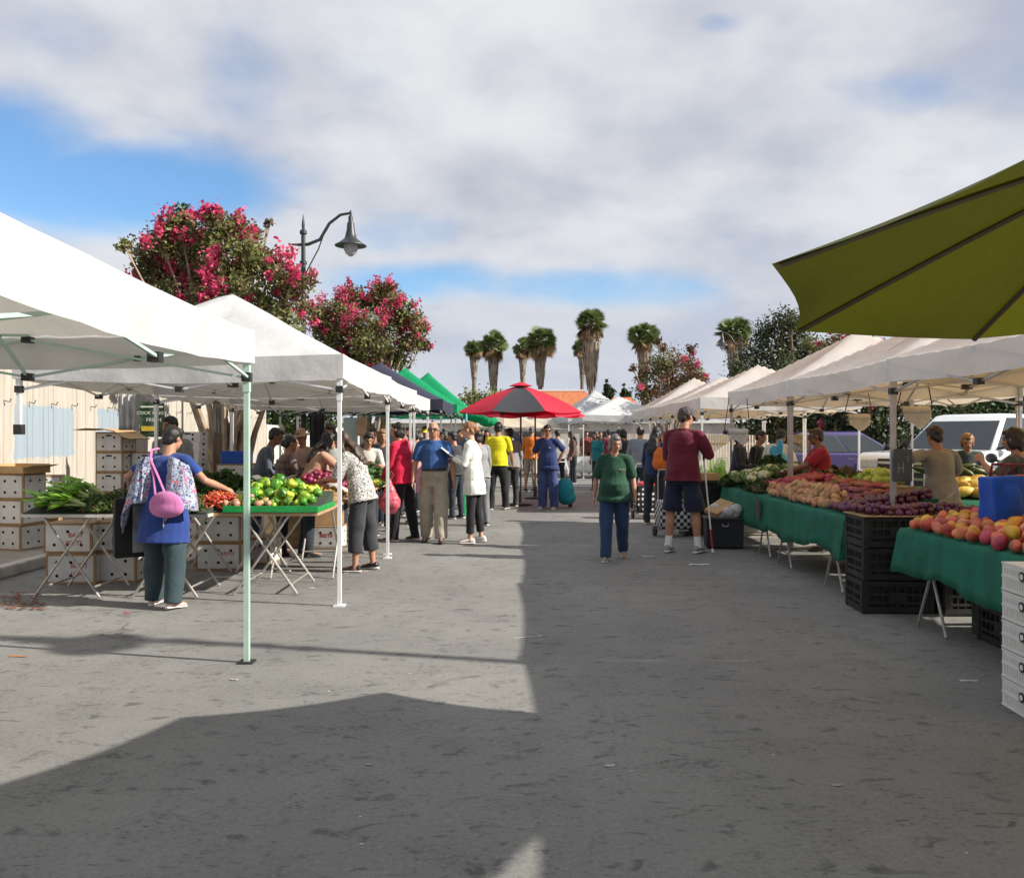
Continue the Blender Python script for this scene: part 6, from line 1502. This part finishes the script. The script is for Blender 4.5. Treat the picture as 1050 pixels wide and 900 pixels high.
NV = .014
person('vendor in a grey zip jacket standing before the green banner', gx(178, 10.7), 10.7, 1.74, 172, dict(name='jacket', mat=cloth_mat('ash_fleece', (.21, .205, .20)), sleeve=1, collar=True), dict(mat=darkdenim), dict(style='short'), 'tan', pose=dict(head_pitch=4, head_yaw=-12, belly=.01), vox=.010, girth=1.08)
person('vendor in a slate blue shirt bending over cartons behind the mint post', gx(264, 11.4), 11.4, 1.64, -75, dict(mat=cloth_mat('slate_cotton', (.085, .10, .135)), sleeve=.9), dict(mat=darkdenim), dict(style='short'), 'brown', pose=dict(lean=16, head_pitch=22, armR=(.15, .35, .95), armL=(-.15, .35, .95)), vox=NV)
person('woman in a dark plaid shirt with her hair tied back, at the onion table', gx(288, 10.9), 10.9, 1.52, -72, dict(mat=cloth_mat('plaid_cotton', (.17, .12, .11), 'plaid', (.045, .035, .05), None, 70), sleeve=.5, wide=1.1), dict(mat=blackc), dict(style='lowbun'), 'tan', pose=dict(lean=8, head_pitch=8, armR=(.2, .42, .92), armL=(-.15, .40, .95)), vox=.011, female=True, girth=1.12)
person('shopper in a straw sun hat far behind the onion table', gx(313, 13.4), 13.4, 1.58, 150, dict(mat=cloth_mat('faded_peach', (.42, .28, .22)), sleeve=1), dict(mat=darkdenim), dict(style='short', col='grey'), 'tan', pose=dict(head_pitch=12), vox=NV, hat=dict(kind='brim', mat=mat('straw', (.46, .30, .20), .8, .2, 30, .4, 60)))
person('woman in a dusty peach blouse reaching across the onion table', gx(321, 10.6) - .12, 10.75, 1.60, -68, dict(mat=cloth_mat('dusty_peach', (.43, .255, .175)), sleeve=.85), dict(mat=darkdenim), dict(style='long', col='black'), 'mid', pose=dict(lean=22, head_pitch=10, head_yaw=10, armR=(.16, .62, 1.05), armL=(-.16, .52, 1.0)), vox=.010, female=True, girth=1.05)
person('dark haired vendor in a pale top close behind the woman in peach', gx(341, 11.8), 11.9, 1.68, 168, dict(mat=cloth_mat('pale_grey_knit', (.40, .42, .40)), sleeve=.5), dict(mat=darkdenim), dict(style='bob'), 'tan', pose=dict(lean=8, head_pitch=14, head_yaw=15), vox=.011, female=True)
person('shopper in a black and white print blouse bent over the peanuts', gx(366, 9.6) + .06, 9.62, 1.60, 76,
    dict(name='blouse', mat=cloth_mat('print_blouse', (.56, .55, .53), 'floral', (.045, .045, .055), None, 62), sleeve=.5, drop=.06, wide=1.2), dict(mat=charc, len=.80, loose=1.25), dict(style='long', col='brown'), 'mid', (shoe_b, sole_w),
    dict(lean=13, hunch=14, legL=(4, 3, 4), legR=(-4, 3, 4), armR=(.10, .46, 1.00), armL=(-.10, .44, 1.02), head_pitch=30), .009, 1.08, female=True, seed=7)
P8 = person('shopper in a crimson hooded jacket and black track pants seen from behind', gx(414, 12.3), 12.3, 1.69, 68, dict(name='jacket', mat=cloth_mat('crimson_fleece', (.52, .012, .055)), sleeve=1, drop=.05, hood=True, wide=1.1, flare=.01), dict(mat=blackc, loose=1.05), dict(style='bob', col='black'), 'light', (shoe_b, sole_w),
    dict(lean=4, armL=(-.12, .30, .86), armR=(.20, .28, .95), head_yaw=10, legL=(8, 4, 4), legR=(-6, 4, 4)), .009, 1.04, female=True, seed=8)
m = MB(); m.box((.0, 0, 0), (.006, .006, .006)); 
t = thing('plastic_bag', 'coral pink plastic bag hanging beside the shopper in the crimson jacket', 'plastic bag', gnd(399, 556) + Vector((.02, -.10, .60)), 0)
mb = MB(); mb.ell((0, 0, -.02), (.165, .12, .17)); mb.ell((0, 0, .10), (.09, .07, .14)); mb.ell((0, 0, .22), (.035, .03, .10)); put(remeshed(mb, .010, 'bag_body', mat('coral_film', (.60, .12, .17), .35, .12, 9, .5, 30, transl=.3), 1, .010, 36, 3), 'bag_body', t)
m = MB(); m.tube([(0, 0, .28), (.06, 0, .36), (.02, .02, .42), (-.04, 0, .36), (0, 0, .28)], .014, 6, sq=.4); m.build('handle', _M['coral_film'], t)
person('bald man in sunglasses, blue polo shirt and khaki trousers walking towards us', gx(445, 12.2), 12.2, 1.70, 178, dict(name='polo_shirt', mat=cloth_mat('denim_blue_polo', (.030, .085, .24)), sleeve=.42, drop=-.02, collar=True, wide=1.15, tuck=True), dict(mat=khaki, loose=1.35, wr=.009), dict(style='bald'), 'mid', (shoe_n, sole_d),
    dict(lean=1, legL=(10, 4, 3), legR=(-5, 6, 3), armL=(-.31, .08, .78), armR=(.30, .16, .80), belly=.018, head_pitch=2), .009, 1.10, shades=True, seed=9)
P10 = person('red haired woman in a long white tunic and black leggings writing on a notepad', gx(486, 12.1), 12.1, 1.70, 80, dict(name='tunic', mat=cloth_mat('white_tunic', (.70, .72, .66)), sleeve=1, drop=.20, flare=.016, wide=1.05), dict(mat=cloth_mat('black_leggings', (.016, .016, .019)), len=.90, loose=.82, wr=.003), dict(style='lowbun', col='ginger'), 'light', (shoe_w, sole_w),
    dict(lean=2, armL=(-.05, .30, 1.20), armR=(.08, .30, 1.22), legL=(3, 2, 3), legR=(-4, 3, 3), head_pitch=10), .009, .97, female=True, seed=10)
M4 = Matrix.Translation(P10.location) @ P10.rotation_euler.to_matrix().to_4x4()
t = thing('notepad', 'small white notepad held up by the red haired woman', 'notepad', M4 @ Vector((-.07, .37, 1.29)), P10.rotation_euler.z); m = MB(); m.box((0, 0, 0), (.15, .20, .008), rot=Matrix.Rotation(R(38), 3, 'X')); m.build('pages', whitec, t, smooth=False); m = MB(); m.box((0, 0, -.008), (.155, .205, .004), rot=Matrix.Rotation(R(38), 3, 'X')); m.build('cover', mat('brown_cover', (.12, .05, .03), .6), t, smooth=False)
person('man in a bright yellow T-shirt and black trousers seen from behind', gx(510, 17.4), 17.4, 1.77, -12, dict(mat=cloth_mat('lemon_cotton', (.62, .55, .012)), sleeve=.45, wide=1.1), dict(mat=blackc), dict(style='short'), 'tan', (shoe_b, sole_w), dict(armR=(.26, .26, .95), legR=(10, 3, 5), legL=(-2, 2, 3)), .011, 1.06, seed=11)
person('person in black trousers and grey sweatshirt right beside the man in yellow', gx(524, 18.3), 18.3, 1.66, 20, dict(mat=cloth_mat('mouse_grey', (.22, .22, .23)), sleeve=1), dict(mat=charc), dict(style='short'), 'mid', (shoe_b, sole_w), vox=NV, seed=12)
PS = person('man in navy medical scrubs waiting beside the red and black umbrella', gx(562, 17.6), 17.6, 1.72, 158, dict(name='scrub_top', mat=cloth_mat('navy_scrubs', (.022, .038, .125)), sleeve=.45, drop=.08, wide=1.15), dict(mat=cloth_mat('scrub_trousers', (.040, .060, .165)), loose=1.4, wr=.009), dict(style='short'), 'mid', (shoe_g, sole_w),
    dict(armL=(-.18, -.12, .98), armR=(.22, .26, 1.08), head_yaw=28, lean=1, belly=.008), .010, 1.06, shades=True, seed=13)
t = thing('shopping_cart', 'turquoise fabric trolley bag with wheels beside the man in navy scrubs', 'trolley', (gx(579, 17.9), 17.9, 0), R(20))
mb = MB(); mb.loft([[Vector((a * sgn(math.cos(x)) * abs(math.cos(x)) ** .5, b * sgn(math.sin(x)) * abs(math.sin(x)) ** .5, z)) for x in [2 * math.pi * i / 20 for i in range(20)]] for (z, a, b) in ((.12, .15, .13), (.16, .19, .16), (.45, .20, .17), (.60, .17, .15), (.64, .08, .08))]) if False else mb.ell((0, 0, .36), (.21, .18, .28), 18, 12)
mb.ell((.05, 0, .22), (.20, .17, .16)); put(remeshed(mb, .012, 'bag_body', cloth_mat('turquoise_nylon', (.012, .21, .25)), 1, .008, 24, 2), 'bag_body', t)
for s in (-1, 1):
    m = MB(); m.lathe([(.02, -.02), (.075, -.02), (.08, 0), (.075, .02), (.02, .02)], 18, (s * .17, .1, .08), 0, Matrix.Rotation(R(90), 3, 'Y')); m.build('wheel', blackp, t)
m = MB(); m.tube([(-.14, .12, .1), (-.16, .20, .8), (-.12, .24, .96), (.12, .24, .96), (.16, .20, .8), (.14, .12, .1)], .011, 6); m.build('handle', steel, t)

P14 = person('grey haired woman in a green T-shirt and blue jeans walking up the street', gx(630, 10.45), 10.45, 1.53, 172, dict(mat=cloth_mat('bottle_green_cotton', (.014, .060, .036)), sleeve=.48, drop=.07, wide=1.15, flare=.004), dict(mat=denim, loose=1.15), dict(style='fringe', col='grey'), 'mid', (shoe_t, sole_w),
    dict(lean=2, legL=(-10, 20, 2), legR=(10, 4, 2), armL=(-.275, .08, .68), armR=(.265, .0, .68), head_yaw=22, head_pitch=14, belly=.024), .009, 1.10, female=True, seed=14)
def chest_print(t, x, z, w, h, m_, rows=1):
    sh = next(c for c in t.children if 'shirt' in c.name or 'scrub' in c.name); best = [v.co for v in sh.data.vertices if abs(v.co.x - x) < .03 and abs(v.co.z - z) < .03 and v.co.y > 0]
    y = max(v.y for v in best); m = MB()
    for r in range(rows):
        for i in range(5): m.box((x + (i - 2) * w / 5, y + .002, z - r * h * 1.5), (w / 5 * .75, .006, h * (.7 + .3 * (i % 2))))
    m.build('chest_print', m_, t, smooth=False)
chest_print(PS, -.085, 1.27, .06, .018, whitec)
chest_print(P14, -.095, 1.115, .085, .016, mat('print_cream', (.42, .38, .22), .8), 1)
P15 = person('tall man in a maroon sweatshirt, navy shorts and grey cap with a white cane', gx(700, 11.1), 11.1, 1.88, -32, dict(name='sweatshirt', mat=cloth_mat('maroon_fleece', (.115, .010, .024)), sleeve=1, drop=.05, collar=True, wide=1.15), dict(mat=navyc, name='shorts', len=.48, loose=1.42), dict(style='short', col='brown'), 'mid', (shoe_g, sole_w),
    dict(lean=2, armR=(.20, .36, 1.33), armL=(-.12, .30, 1.12), legL=(-3, 2, 7), legR=(5, 3, 8), head_yaw=-24, head_pitch=14), .009, 1.10, hat=dict(kind='cap', mat=cloth_mat('cap_grey', (.055, .055, .058))), socks=mat('sock_white', (.70, .70, .68), .9), seed=15)
p = hand_of(P15, 'R'); M4 = P15.rotation_euler.to_matrix(); p = p + M4 @ Vector((0, .05, -.06))
mb = MB(); mb.ell((0, 0, 0), (.05, .04, .07)); mb.ell((.02, 0, .06), (.02, .02, .05)); tag(put(remeshed(mb, .009, 'gathered_bag', mat('hot_pink_film', (.65, .10, .30), .4, .1, 9, .4, 30, transl=.3), 1, .006, 40, 1), 'gathered_bag', None, p), 'hot pink plastic bag bunched in the hand of the man in maroon', 'plastic bag')
t = thing('white_cane', 'white cane with a red lower end propped beside the man in maroon', 'cane', (gx(731, 11.05), 11.05, 0), 0)
a, b = Vector((0, 0, .01)), Vector((-.09, .12, 1.20)); m = MB(); m.tube([a.lerp(b, .25), b], .011, 8); m.build('shaft', mat('cane_white', (.75, .75, .73), .4), t); m = MB(); m.tube([a.lerp(b, .03), a.lerp(b, .25)], .0115, 8); m.build('red_section', mat('cane_red', (.40, .02, .04), .4), t); m = MB(); m.tube([a, a.lerp(b, .04)], .016, 8); m.build('tip', _M['cane_white'], t); m = MB(); m.tube([b, b + (b - a).normalized() * .16], .015, 8); m.build('grip', blackp, t)
# black bin with bags
bx = (gx(742, 11.6), 11.62)
t = thing('utility_bin', 'black fabric utility bin stuffed with cardboard and plastic, at the end of the green table', 'bin', (bx[0], bx[1], 0), R(-6)); m = MB(); m.box((0, 0, .21), (.50, .38, .40), taper=.96); m.build('bin_body', mat('bin_black', (.012, .014, .020), .7, .2, 8), t, bevel=.02)
m = MB(); m.box((0, 0, .405), (.53, .41, .03)); m.build('rim', blackp, t, bevel=.008); m = MB(); m.tube([(-.04, -.20, .34), (-.03, -.215, .31), (.03, -.215, .31), (.04, -.20, .34)], .006, 6); m.build('handle', fr_grey, t)
mb = MB(); mb.ell((.02, 0, .02), (.22, .17, .09)); mb.ell((.15, -.06, .09), (.10, .10, .09)); mb.ell((-.10, .05, .08), (.10, .10, .09)); mb.ell((.03, -.12, .06), (.09, .08, .08)); tag(put(remeshed(mb, .012, 'plastic_bag', film, 1, .014, 34, 8), 'plastic_bag', None, (bx[0], bx[1] - .01, .43)), 'crumpled clear plastic bags spilling from the black bin', 'plastic bag')
m = MB(); m.box((0, 0, 0), (.34, .24, .05), rot=Euler((R(12), R(-24), R(30))).to_matrix()); tag(m.build('cardboard_box', _M['tray_card'], None, (bx[0] - .06, bx[1] - .02, .545), smooth=False), 'small brown cardboard box stuck in the top of the black bin', 'cardboard')
m = MB(); m.box((0, 0, .05), (.48, .36, .10)); m.box((0, 0, .102), (.44, .32, .006), 1); tag(m.build('cardboard_tray', [_M['tray_card'], mat('seed_fill', (.38, .24, .10), .9, .4, 40)], None, (2.92, 13.15, .842), (0, 0, R(3)), smooth=False), 'brown cardboard tray on the black crates behind the white cane', 'tray')
mb = MB(); mb.ell((0, 0, .06), (.14, .1, .09)); tag(put(remeshed(mb, .014, 'plastic_bag', film, 1, .014, 34, 9), 'plastic_bag', None, (2.80, 13.2, .95)), 'small white plastic bag resting on the brown cardboard tray', 'plastic bag')
# carts
def cart(name, label, x, y, rz, w, d, h, m_, lid=None, hh=1.0):
    t = thing(name, label, 'cart', (x, y, 0), rz); m = MB(); m.loft([[Vector((sx * w / 2 * k, sy * d / 2 * k, z)) for sx, sy in ((-1, -1), (1, -1), (1, 1), (-1, 1))] for z, k in ((.12, .9), (.16, 1), (h * .6, 1.03), (h, .96))]); m.build('bag_body', m_, t, bevel=.03)
    if lid:
        m = MB(); m.ell((0, 0, h), (w * .5, d * .5, .07)); m.build('flap', lid, t)
    for s in (-1, 1):
        m = MB(); m.lathe([(.02, -.018), (.07, -.018), (.075, 0), (.07, .018), (.02, .018)], 18, (s * (w / 2 + .02), d * .25, .078), 0, Matrix.Rotation(R(90), 3, 'Y')); m.build('wheel', blackp, t)
    m = MB(); m.tube([(-w * .36, d * .55, .06), (-w * .36, d * .6, hh - .1), (-w * .3, d * .7, hh), (w * .3, d * .7, hh), (w * .36, d * .6, hh - .1), (w * .36, d * .55, .06)], .010, 6); m.tube([(-w * .4, -d * .45, .10), (-w * .36, d * .55, .10), (w * .36, d * .55, .10), (w * .4, -d * .45, .10), (-w * .4, -d * .45, .10)], .009, 6); m.build('frame', steel, t)
    return t
cart('shopping_cart', 'black polka dot shopping cart with a red top flap', gx(662, 15.6), 15.6, R(6), .40, .30, .62, cloth_mat('polka_dots', (.015, .015, .020), 'dots', (.70, .70, .70), None, 11), cloth_mat('cart_red', (.45, .02, .05)))
cart('shopping_cart', 'black and white checked shopping cart behind the legs of the man in shorts', gx(690, 12.9), 12.9, R(10), .48, .30, .55, cloth_mat('checked_nylon', (.50, .50, .52), 'check', (.02, .02, .025), None, 18))
# ---------------------------------------------------------------- right stall
person('young vendor in a dark navy hooded sweatshirt behind the cauliflower', gx(756, 13.6), 13.6, 1.60, -120, dict(name='hooded_sweatshirt', mat=cloth_mat('midnight_fleece', (.016, .018, .030)), sleeve=1, hood=True), dict(mat=darkdenim), None, 'tan', pose=dict(head_pitch=14, armR=(.15, .3, 1.0), armL=(-.15, .3, 1.0)), vox=.011, hat=dict(kind='hood', mat=cloth_mat('midnight_fleece', (0, 0, 0))), seed=19)
person('second vendor in black just behind the hooded one', gx(772, 14.2), 14.2, 1.60, -130, dict(mat=blackc, sleeve=1), dict(mat=darkdenim), dict(style='short'), 'tan', pose=dict(head_pitch=12, lean=8), vox=NV, seed=20)
person('vendor in a white shirt bending away from us with a blue bag of greens', gx(793, 13.5), 13.5, 1.64, -50, dict(mat=whitec, sleeve=.45, wide=1.25), dict(mat=darkdenim), dict(style='short'), 'tan', pose=dict(lean=14, head_pitch=28, armR=(.18, .40, 1.0)), vox=.011, girth=1.1, seed=21)
mb = MB(); mb.ell((0, 0, 0), (.19, .14, .15)); mb.ell((-.06, 0, .15), (.06, .05, .10)); mb.ell((.04, 0, .20), (.05, .05, .16)); tag(put(remeshed(mb, .012, 'plastic_bag', mat('sky_blue_film', (.06, .42, .68), .3, .1, 9, .5, 30, transl=.3), 1, .014, 34, 10), 'plastic_bag', None, at(797, 474, 12.6)), 'bright sky blue plastic bag with dark greens by the man in white', 'plastic bag')
m = MB(); m.box((4.0, 13.05, .44), (1.3, .5, .88)); tag(m.build('packing_table', board, None, smooth=False), 'pale packing counter under the sky blue bag', 'table')
greens('leafy_vegetables', 'dark leafy bundle in front of the sky blue bag', 'greens', at(782, 0, 12.5).x, at(805, 0, 12.5).x, 12.4, 12.7, at(0, 476, 12.5).z, .16, 600, .09, [hb[2], hb[0]], 36)
person('vendor in a red polo shirt and glasses looking over the radishes', gx(844, 11.3), 11.3, 1.60, 82, dict(name='polo_shirt', mat=cloth_mat('red_polo', (.30, .018, .030)), sleeve=.42, collar=True, wide=1.2), dict(mat=darkdenim), dict(style='short', col='brown'), 'brown', pose=dict(lean=4, armL=(-.12, .46, 1.05), armR=(.16, .40, 1.0), head_pitch=6, belly=.02), vox=.009, girth=1.2, shades=True, seed=22)
person('vendor in a grey T-shirt with his back turned, sorting behind the plums', gx(966, 8.95), 8.95, 1.62, 12, dict(mat=cloth_mat('heather_grey', (.20, .185, .155)), sleeve=.46, drop=.04, wide=1.15), dict(mat=navyc), dict(style='short'), 'tan', pose=dict(armL=(-.36, .14, 1.12), armR=(.24, .34, 1.0), lean=5, head_pitch=14, elbow=(.8, -.2, -.2)), vox=.009, girth=1.05, seed=23)
person('brown haired woman beyond the vendor in the grey T-shirt', gx(990, 11.2), 11.2, 1.56, 160, dict(mat=cloth_mat('dull_teal', (.03, .06, .07)), sleeve=1), dict(mat=darkdenim), dict(style='bob', col='tan'), 'mid', pose=dict(lean=10, head_pitch=24), vox=NV, female=True, seed=24)
person('shopper with black hair and a raised hand at the right end of the mango table', gx(1042, 7.6) + .07, 7.62, 1.58, 38, dict(mat=cloth_mat('dark_grey_knit', (.045, .05, .055)), sleeve=.5), dict(mat=blackc), dict(style='bob'), 'mid', pose=dict(armL=(-.26, .24, 1.30), head_pitch=8, lean=2), vox=.009, female=True, seed=25)
t = thing('cooler_bag', 'big square bright blue bag with a red end standing behind the mangoes', 'bag', at(1034, 534, 6.35) + Vector((.02, 0, 0)), R(6)); rb = .018
mb = MB(); mb.box((-.07, 0, .17), (.24, .19, .33), rot=Matrix.Rotation(R(-4), 3, 'Y'), taper=1.08); mb.ell((-.07, -.07, .15), (.11, .06, .14)); put(remeshed(mb, .010, 'bag_body', cloth_mat('cobalt_nylon', (.010, .075, .42)), 6, .010, 17, 3), 'bag_body', t); m = MB(); m.box((.105, 0, .17), (.12, .20, .345), rot=Matrix.Rotation(R(-4), 3, 'Y')); m.build('red_end', cloth_mat('scarlet_nylon', (.42, .02, .035)), t, bevel=.04)
m = MB(); m.box((0, -.03, -.02), (.46, .24, .05)); m.build('base_panel', cloth_mat('dark_red_nylon', (.15, .012, .025)), t, bevel=.012)
for y in (-.07, .07):
    m = MB(); m.tube([(-.12, y, .33), (-.10, y, .42), (.05, y, .42), (.07, y, .33)], .010, 6); m.build('handle', _M['dark_red_nylon'], t)
m = MB(); m.box((4.0, 6.42, .42), (.9, .34, .84)); tag(m.build('packing_table', _M['dark_riser'], None, smooth=False), 'dark counter under the big blue bag behind the mangoes', 'counter')
# ---------------------------------------------------------------- shoppers in the middle distance
MV = .017
def simple(px, Y, H, yaw, topc, label, hair='black', style='short', skin='mid', bot=None, female=False, sleeve=.5, girth=1.0, pose=None, hat=None, v=None, top_kw=None, blen=1.0):
    nm = 'c_%.3f_%.3f_%.3f' % topc; tk = dict(mat=cloth_mat('garment_' + nm, topc), sleeve=sleeve); tk.update(top_kw or {})
    return person(label, gx(px, Y), Y, H, yaw, tk, dict(mat=bot or darkdenim, len=blen), dict(style=style, col=hair), skin, (shoe_b, sole_w), pose or dict(head_pitch=8), v or MV, girth, female=female, hat=hat, seed=int(px * 7 + Y))
simple(655, 17.3, 1.70, -25, (.20, .22, .25), 'shopper in a blue grey sweatshirt seen from behind, by the polka dot cart', sleeve=1, pose=dict(lean=6, head_pitch=14))
W2_ = simple(671, 14.6, 1.66, -35, (.018, .030, .085), 'woman in a navy jacket with long black hair carrying an orange bag', style='long', female=True, sleeve=1, v=.011)
soft_bag('shoulder_bag', 'orange cloth bag on the shoulder of the woman in navy', 'bag', (gx(677, 14.35), 14.32, 1.12), R(-30), (.14, .07, .20), cloth_mat('orange_canvas', (.62, .15, .02)), [([(-.06, 0, .15), (-.03, 0, .34), (0, .03, .40), (.04, 0, .34), (.07, 0, .15)], .012)], 6, vox=.012)
simple(641, 21, 1.66, 40, (.025, .03, .045), 'dark haired shopper in black beyond the woman in green, looking at the right stalls', style='bob', sleeve=1)
simple(634, 24.5, 1.68, -20, (.05, .035, .05), 'far shopper in dark plum behind the grey haired woman', sleeve=1)
simple(613, 23.5, 1.62, 130, (.01, .20, .24), 'far woman in turquoise near the white clothed table', style='bob', female=True)
simple(544, 23.0, 1.74, -30, (.62, .17, .02), 'man in an orange shirt and khaki shorts beyond the umbrella pole', hair='grey', bot=khaki, blen=.5, v=.013)
simple(573, 24.5, 1.66, 30, (.26, .27, .28), 'far shopper in light grey behind the man in scrubs', bot=darkdenim, sleeve=1)
simple(523, 25.5, 1.70, 60, (.50, .49, .46), 'far shopper in an off white shirt beside the man in yellow', sleeve=.5)
simple(556, 29, 1.72, 200, (.35, .10, .10), 'far man in a brick red shirt past the umbrella pole', sleeve=.5)
simple(588, 27, 1.64, 100, (.10, .055, .045), 'far woman in brown by the left end of the white clothed table', style='long', female=True, sleeve=1)
simple(601, 33.6, 1.68, 185, (.23, .05, .05), 'far vendor in dark red behind the white clothed table', sleeve=.5)
simple(616, 33.8, 1.66, 170, (.06, .05, .06), 'far vendor in black behind the white clothed table', sleeve=.5)
simple(625, 29.0, 1.70, 20, (.14, .03, .05), 'far shopper in wine red in front of the white clothed table end', sleeve=1)
simple(535, 32, 1.66, 160, (.05, .06, .10), 'far shopper in dark blue under the beige umbrella', style='bob', female=True, sleeve=1)
simple(500, 22.0, 1.66, 175, (.20, .08, .09), 'dark haired woman in dull rose behind the red haired woman', style='long', female=True)
simple(495, 26, 1.70, 180, (.42, .40, .36), 'far shopper in cream facing us near the blue post', sleeve=.5)
# left row behind the first customers
simple(376, 13.0, 1.56, 200, (.50, .50, .47), 'dark haired vendor in white handing out squash', style='short', pose=dict(lean=8, armR=(.1, .44, 1.12), armL=(-.1, .40, 1.08), head_pitch=18), v=.012)
simple(391, 13.5, 1.60, -160, (.030, .030, .036), 'shopper in a black jacket with light brown hair by the squash table', hair='tan', style='bob', female=True, sleeve=1, v=.012)
simple(384, 11.9 + 2.6, 1.64, 170, (.10, .10, .12), 'vendor in charcoal behind the squash table', v=.014)
simple(428, 14.8, 1.66, 30, (.50, .25, .28), 'woman in a pale pink dress behind the bald man', style='bob', female=True, top_kw=dict(drop=.34, flare=.03, name='dress'), bot=khaki, blen=.3, v=.012)
simple(423, 17.0, 1.68, 150, (.55, .55, .52), 'shopper in white between the crimson jacket and the bald man', sleeve=.5)
simple(437, 20.0, 1.72, 170, (.30, .31, .33), 'shopper in a yellow cap far behind the bald man', hat=dict(kind='cap', mat=cloth_mat('cap_yellow', (.65, .50, .02))), sleeve=.5)
simple(459, 17.5, 1.60, 120, (.16, .05, .045), 'shopper in rust red between the bald man and the woman in white', style='bob', female=True, sleeve=1)
simple(468, 15.6, 1.58, 60, (.035, .035, .040), 'dark haired person in black beyond the notepad', sleeve=1, v=.013)
simple(474, 21.5, 1.66, 160, (.12, .13, .19), 'vendor in slate behind the notepad, under the green canopy', sleeve=.5)
simple(492, 14.4, 1.60, 30, (.24, .245, .25), 'person in grey jeans and grey sweatshirt just behind the woman in the white tunic', style='bob', female=True, sleeve=1, bot=cloth_mat('faded_grey_denim', (.16, .17, .185)), v=.012)
simple(448, 24, 1.68, 190, (.40, .36, .30), 'far vendor in beige under the green canopy', sleeve=.5)
simple(455, 27.5, 1.70, 170, (.05, .11, .20), 'far vendor in mid blue under the second green canopy', sleeve=.5)
simple(405, 16.2, 1.62, 200, (.20, .16, .14), 'vendor in brown beyond the squash, partly behind the crimson jacket', sleeve=.5)
# green stool, white clothed table, fern
t = thing('plastic_stool', 'small emerald plastic stool standing between the shoppers', 'stool', (gx(471, 15.9), 15.9, 0), R(15)); gp = mat('emerald_plastic', (.01, .36, .12), .4)
m = MB(); m.box((0, 0, .43), (.32, .32, .03)); m.build('seat', gp, t, bevel=.01)
for a in (-1, 1):
    for b_ in (-1, 1):
        m = MB(); m.tube([(a * .15, b_ * .15, 0), (a * .12, b_ * .12, .42)], [.03, .024], 4); m.build('leg', gp, t, smooth=False)
table('far folding table under the white cloth', (gx(607, 30.5), 30.6), 2.0, .8, .76, 0, board, None, 'stall tables')
wcl = mat('white_tablecloth', (.66, .66, .66), .8, .06, 5, .2, 60)
c_ = gx(607, 30.5); cloth('white cloth hanging to the ground over the far table', c_ - 1.01, c_ + 1.01, 30.19, 31.0, .76, .62, 8, None, wcl)
for k in range(9):
    m = MB(); h = .10 + .03 * (k % 3); m.lathe([(.03, 0), (.045, .01), (.045, h * .7), (.02, h * .85), (.02, h)], 10); tag(m.build('jar', mat('jar_%d' % (k % 3), ((.30, .12, .04), (.20, .05, .03), (.42, .32, .16))[k % 3], .3), None, (c_ - .85 + .21 * k, 30.45 + .1 * (k % 2), .765)), 'small jar for sale on the white clothed table', 'jar', 'jars on the white clothed table')
t = thing('fern_plant', 'bright green fern in a dark pot between the right hand stalls', 'plant', (gx(736, 15.8), 15.8, 0), 0); rr = random.Random(3); m = MB()
m.lathe([(.15, 0), (.22, .36), (.24, .40), (.20, .40), (.19, .36)], 16); m.build('pot', blackp, t); m = MB()
for k in range(70):
    a = rr.uniform(0, 6.28); L = rr.uniform(.55, 1.0); el = rr.uniform(.3, 1.45); d = Vector((math.cos(a) * math.cos(el), math.sin(a) * math.cos(el), math.sin(el))); pts = [Vector((0, 0, .4)) + d * L * q - Vector((0, 0, .55 * q * q * math.cos(el))) for q in (0, .25, .5, .75, 1)]
    s0 = Vector((-math.sin(a), math.cos(a), 0))
    for i in range(16):
        q = .2 + .8 * i / 16; p = Vector((0, 0, .4)) + d * L * q - Vector((0, 0, .55 * q * q * math.cos(el))); w = .10 * math.sin(math.pi * q) ** .6 + .02
        for s in (-1, 1): m.add([p, p + s0 * s * w + d * .03 + Vector((0, 0, -.01)), p + d * .03 + s0 * s * w * .4], [(0, 1, 2)])
m.build('fronds', mat('fern_leaf', (.16, .28, .035), .5, .4, 9, transl=.35), t, smooth=False)
bpy.data.scenes.remove(TMP)
for o in list(S.objects):
    for k in ('_h', '_r'):
        if k in o.keys(): del o[k]
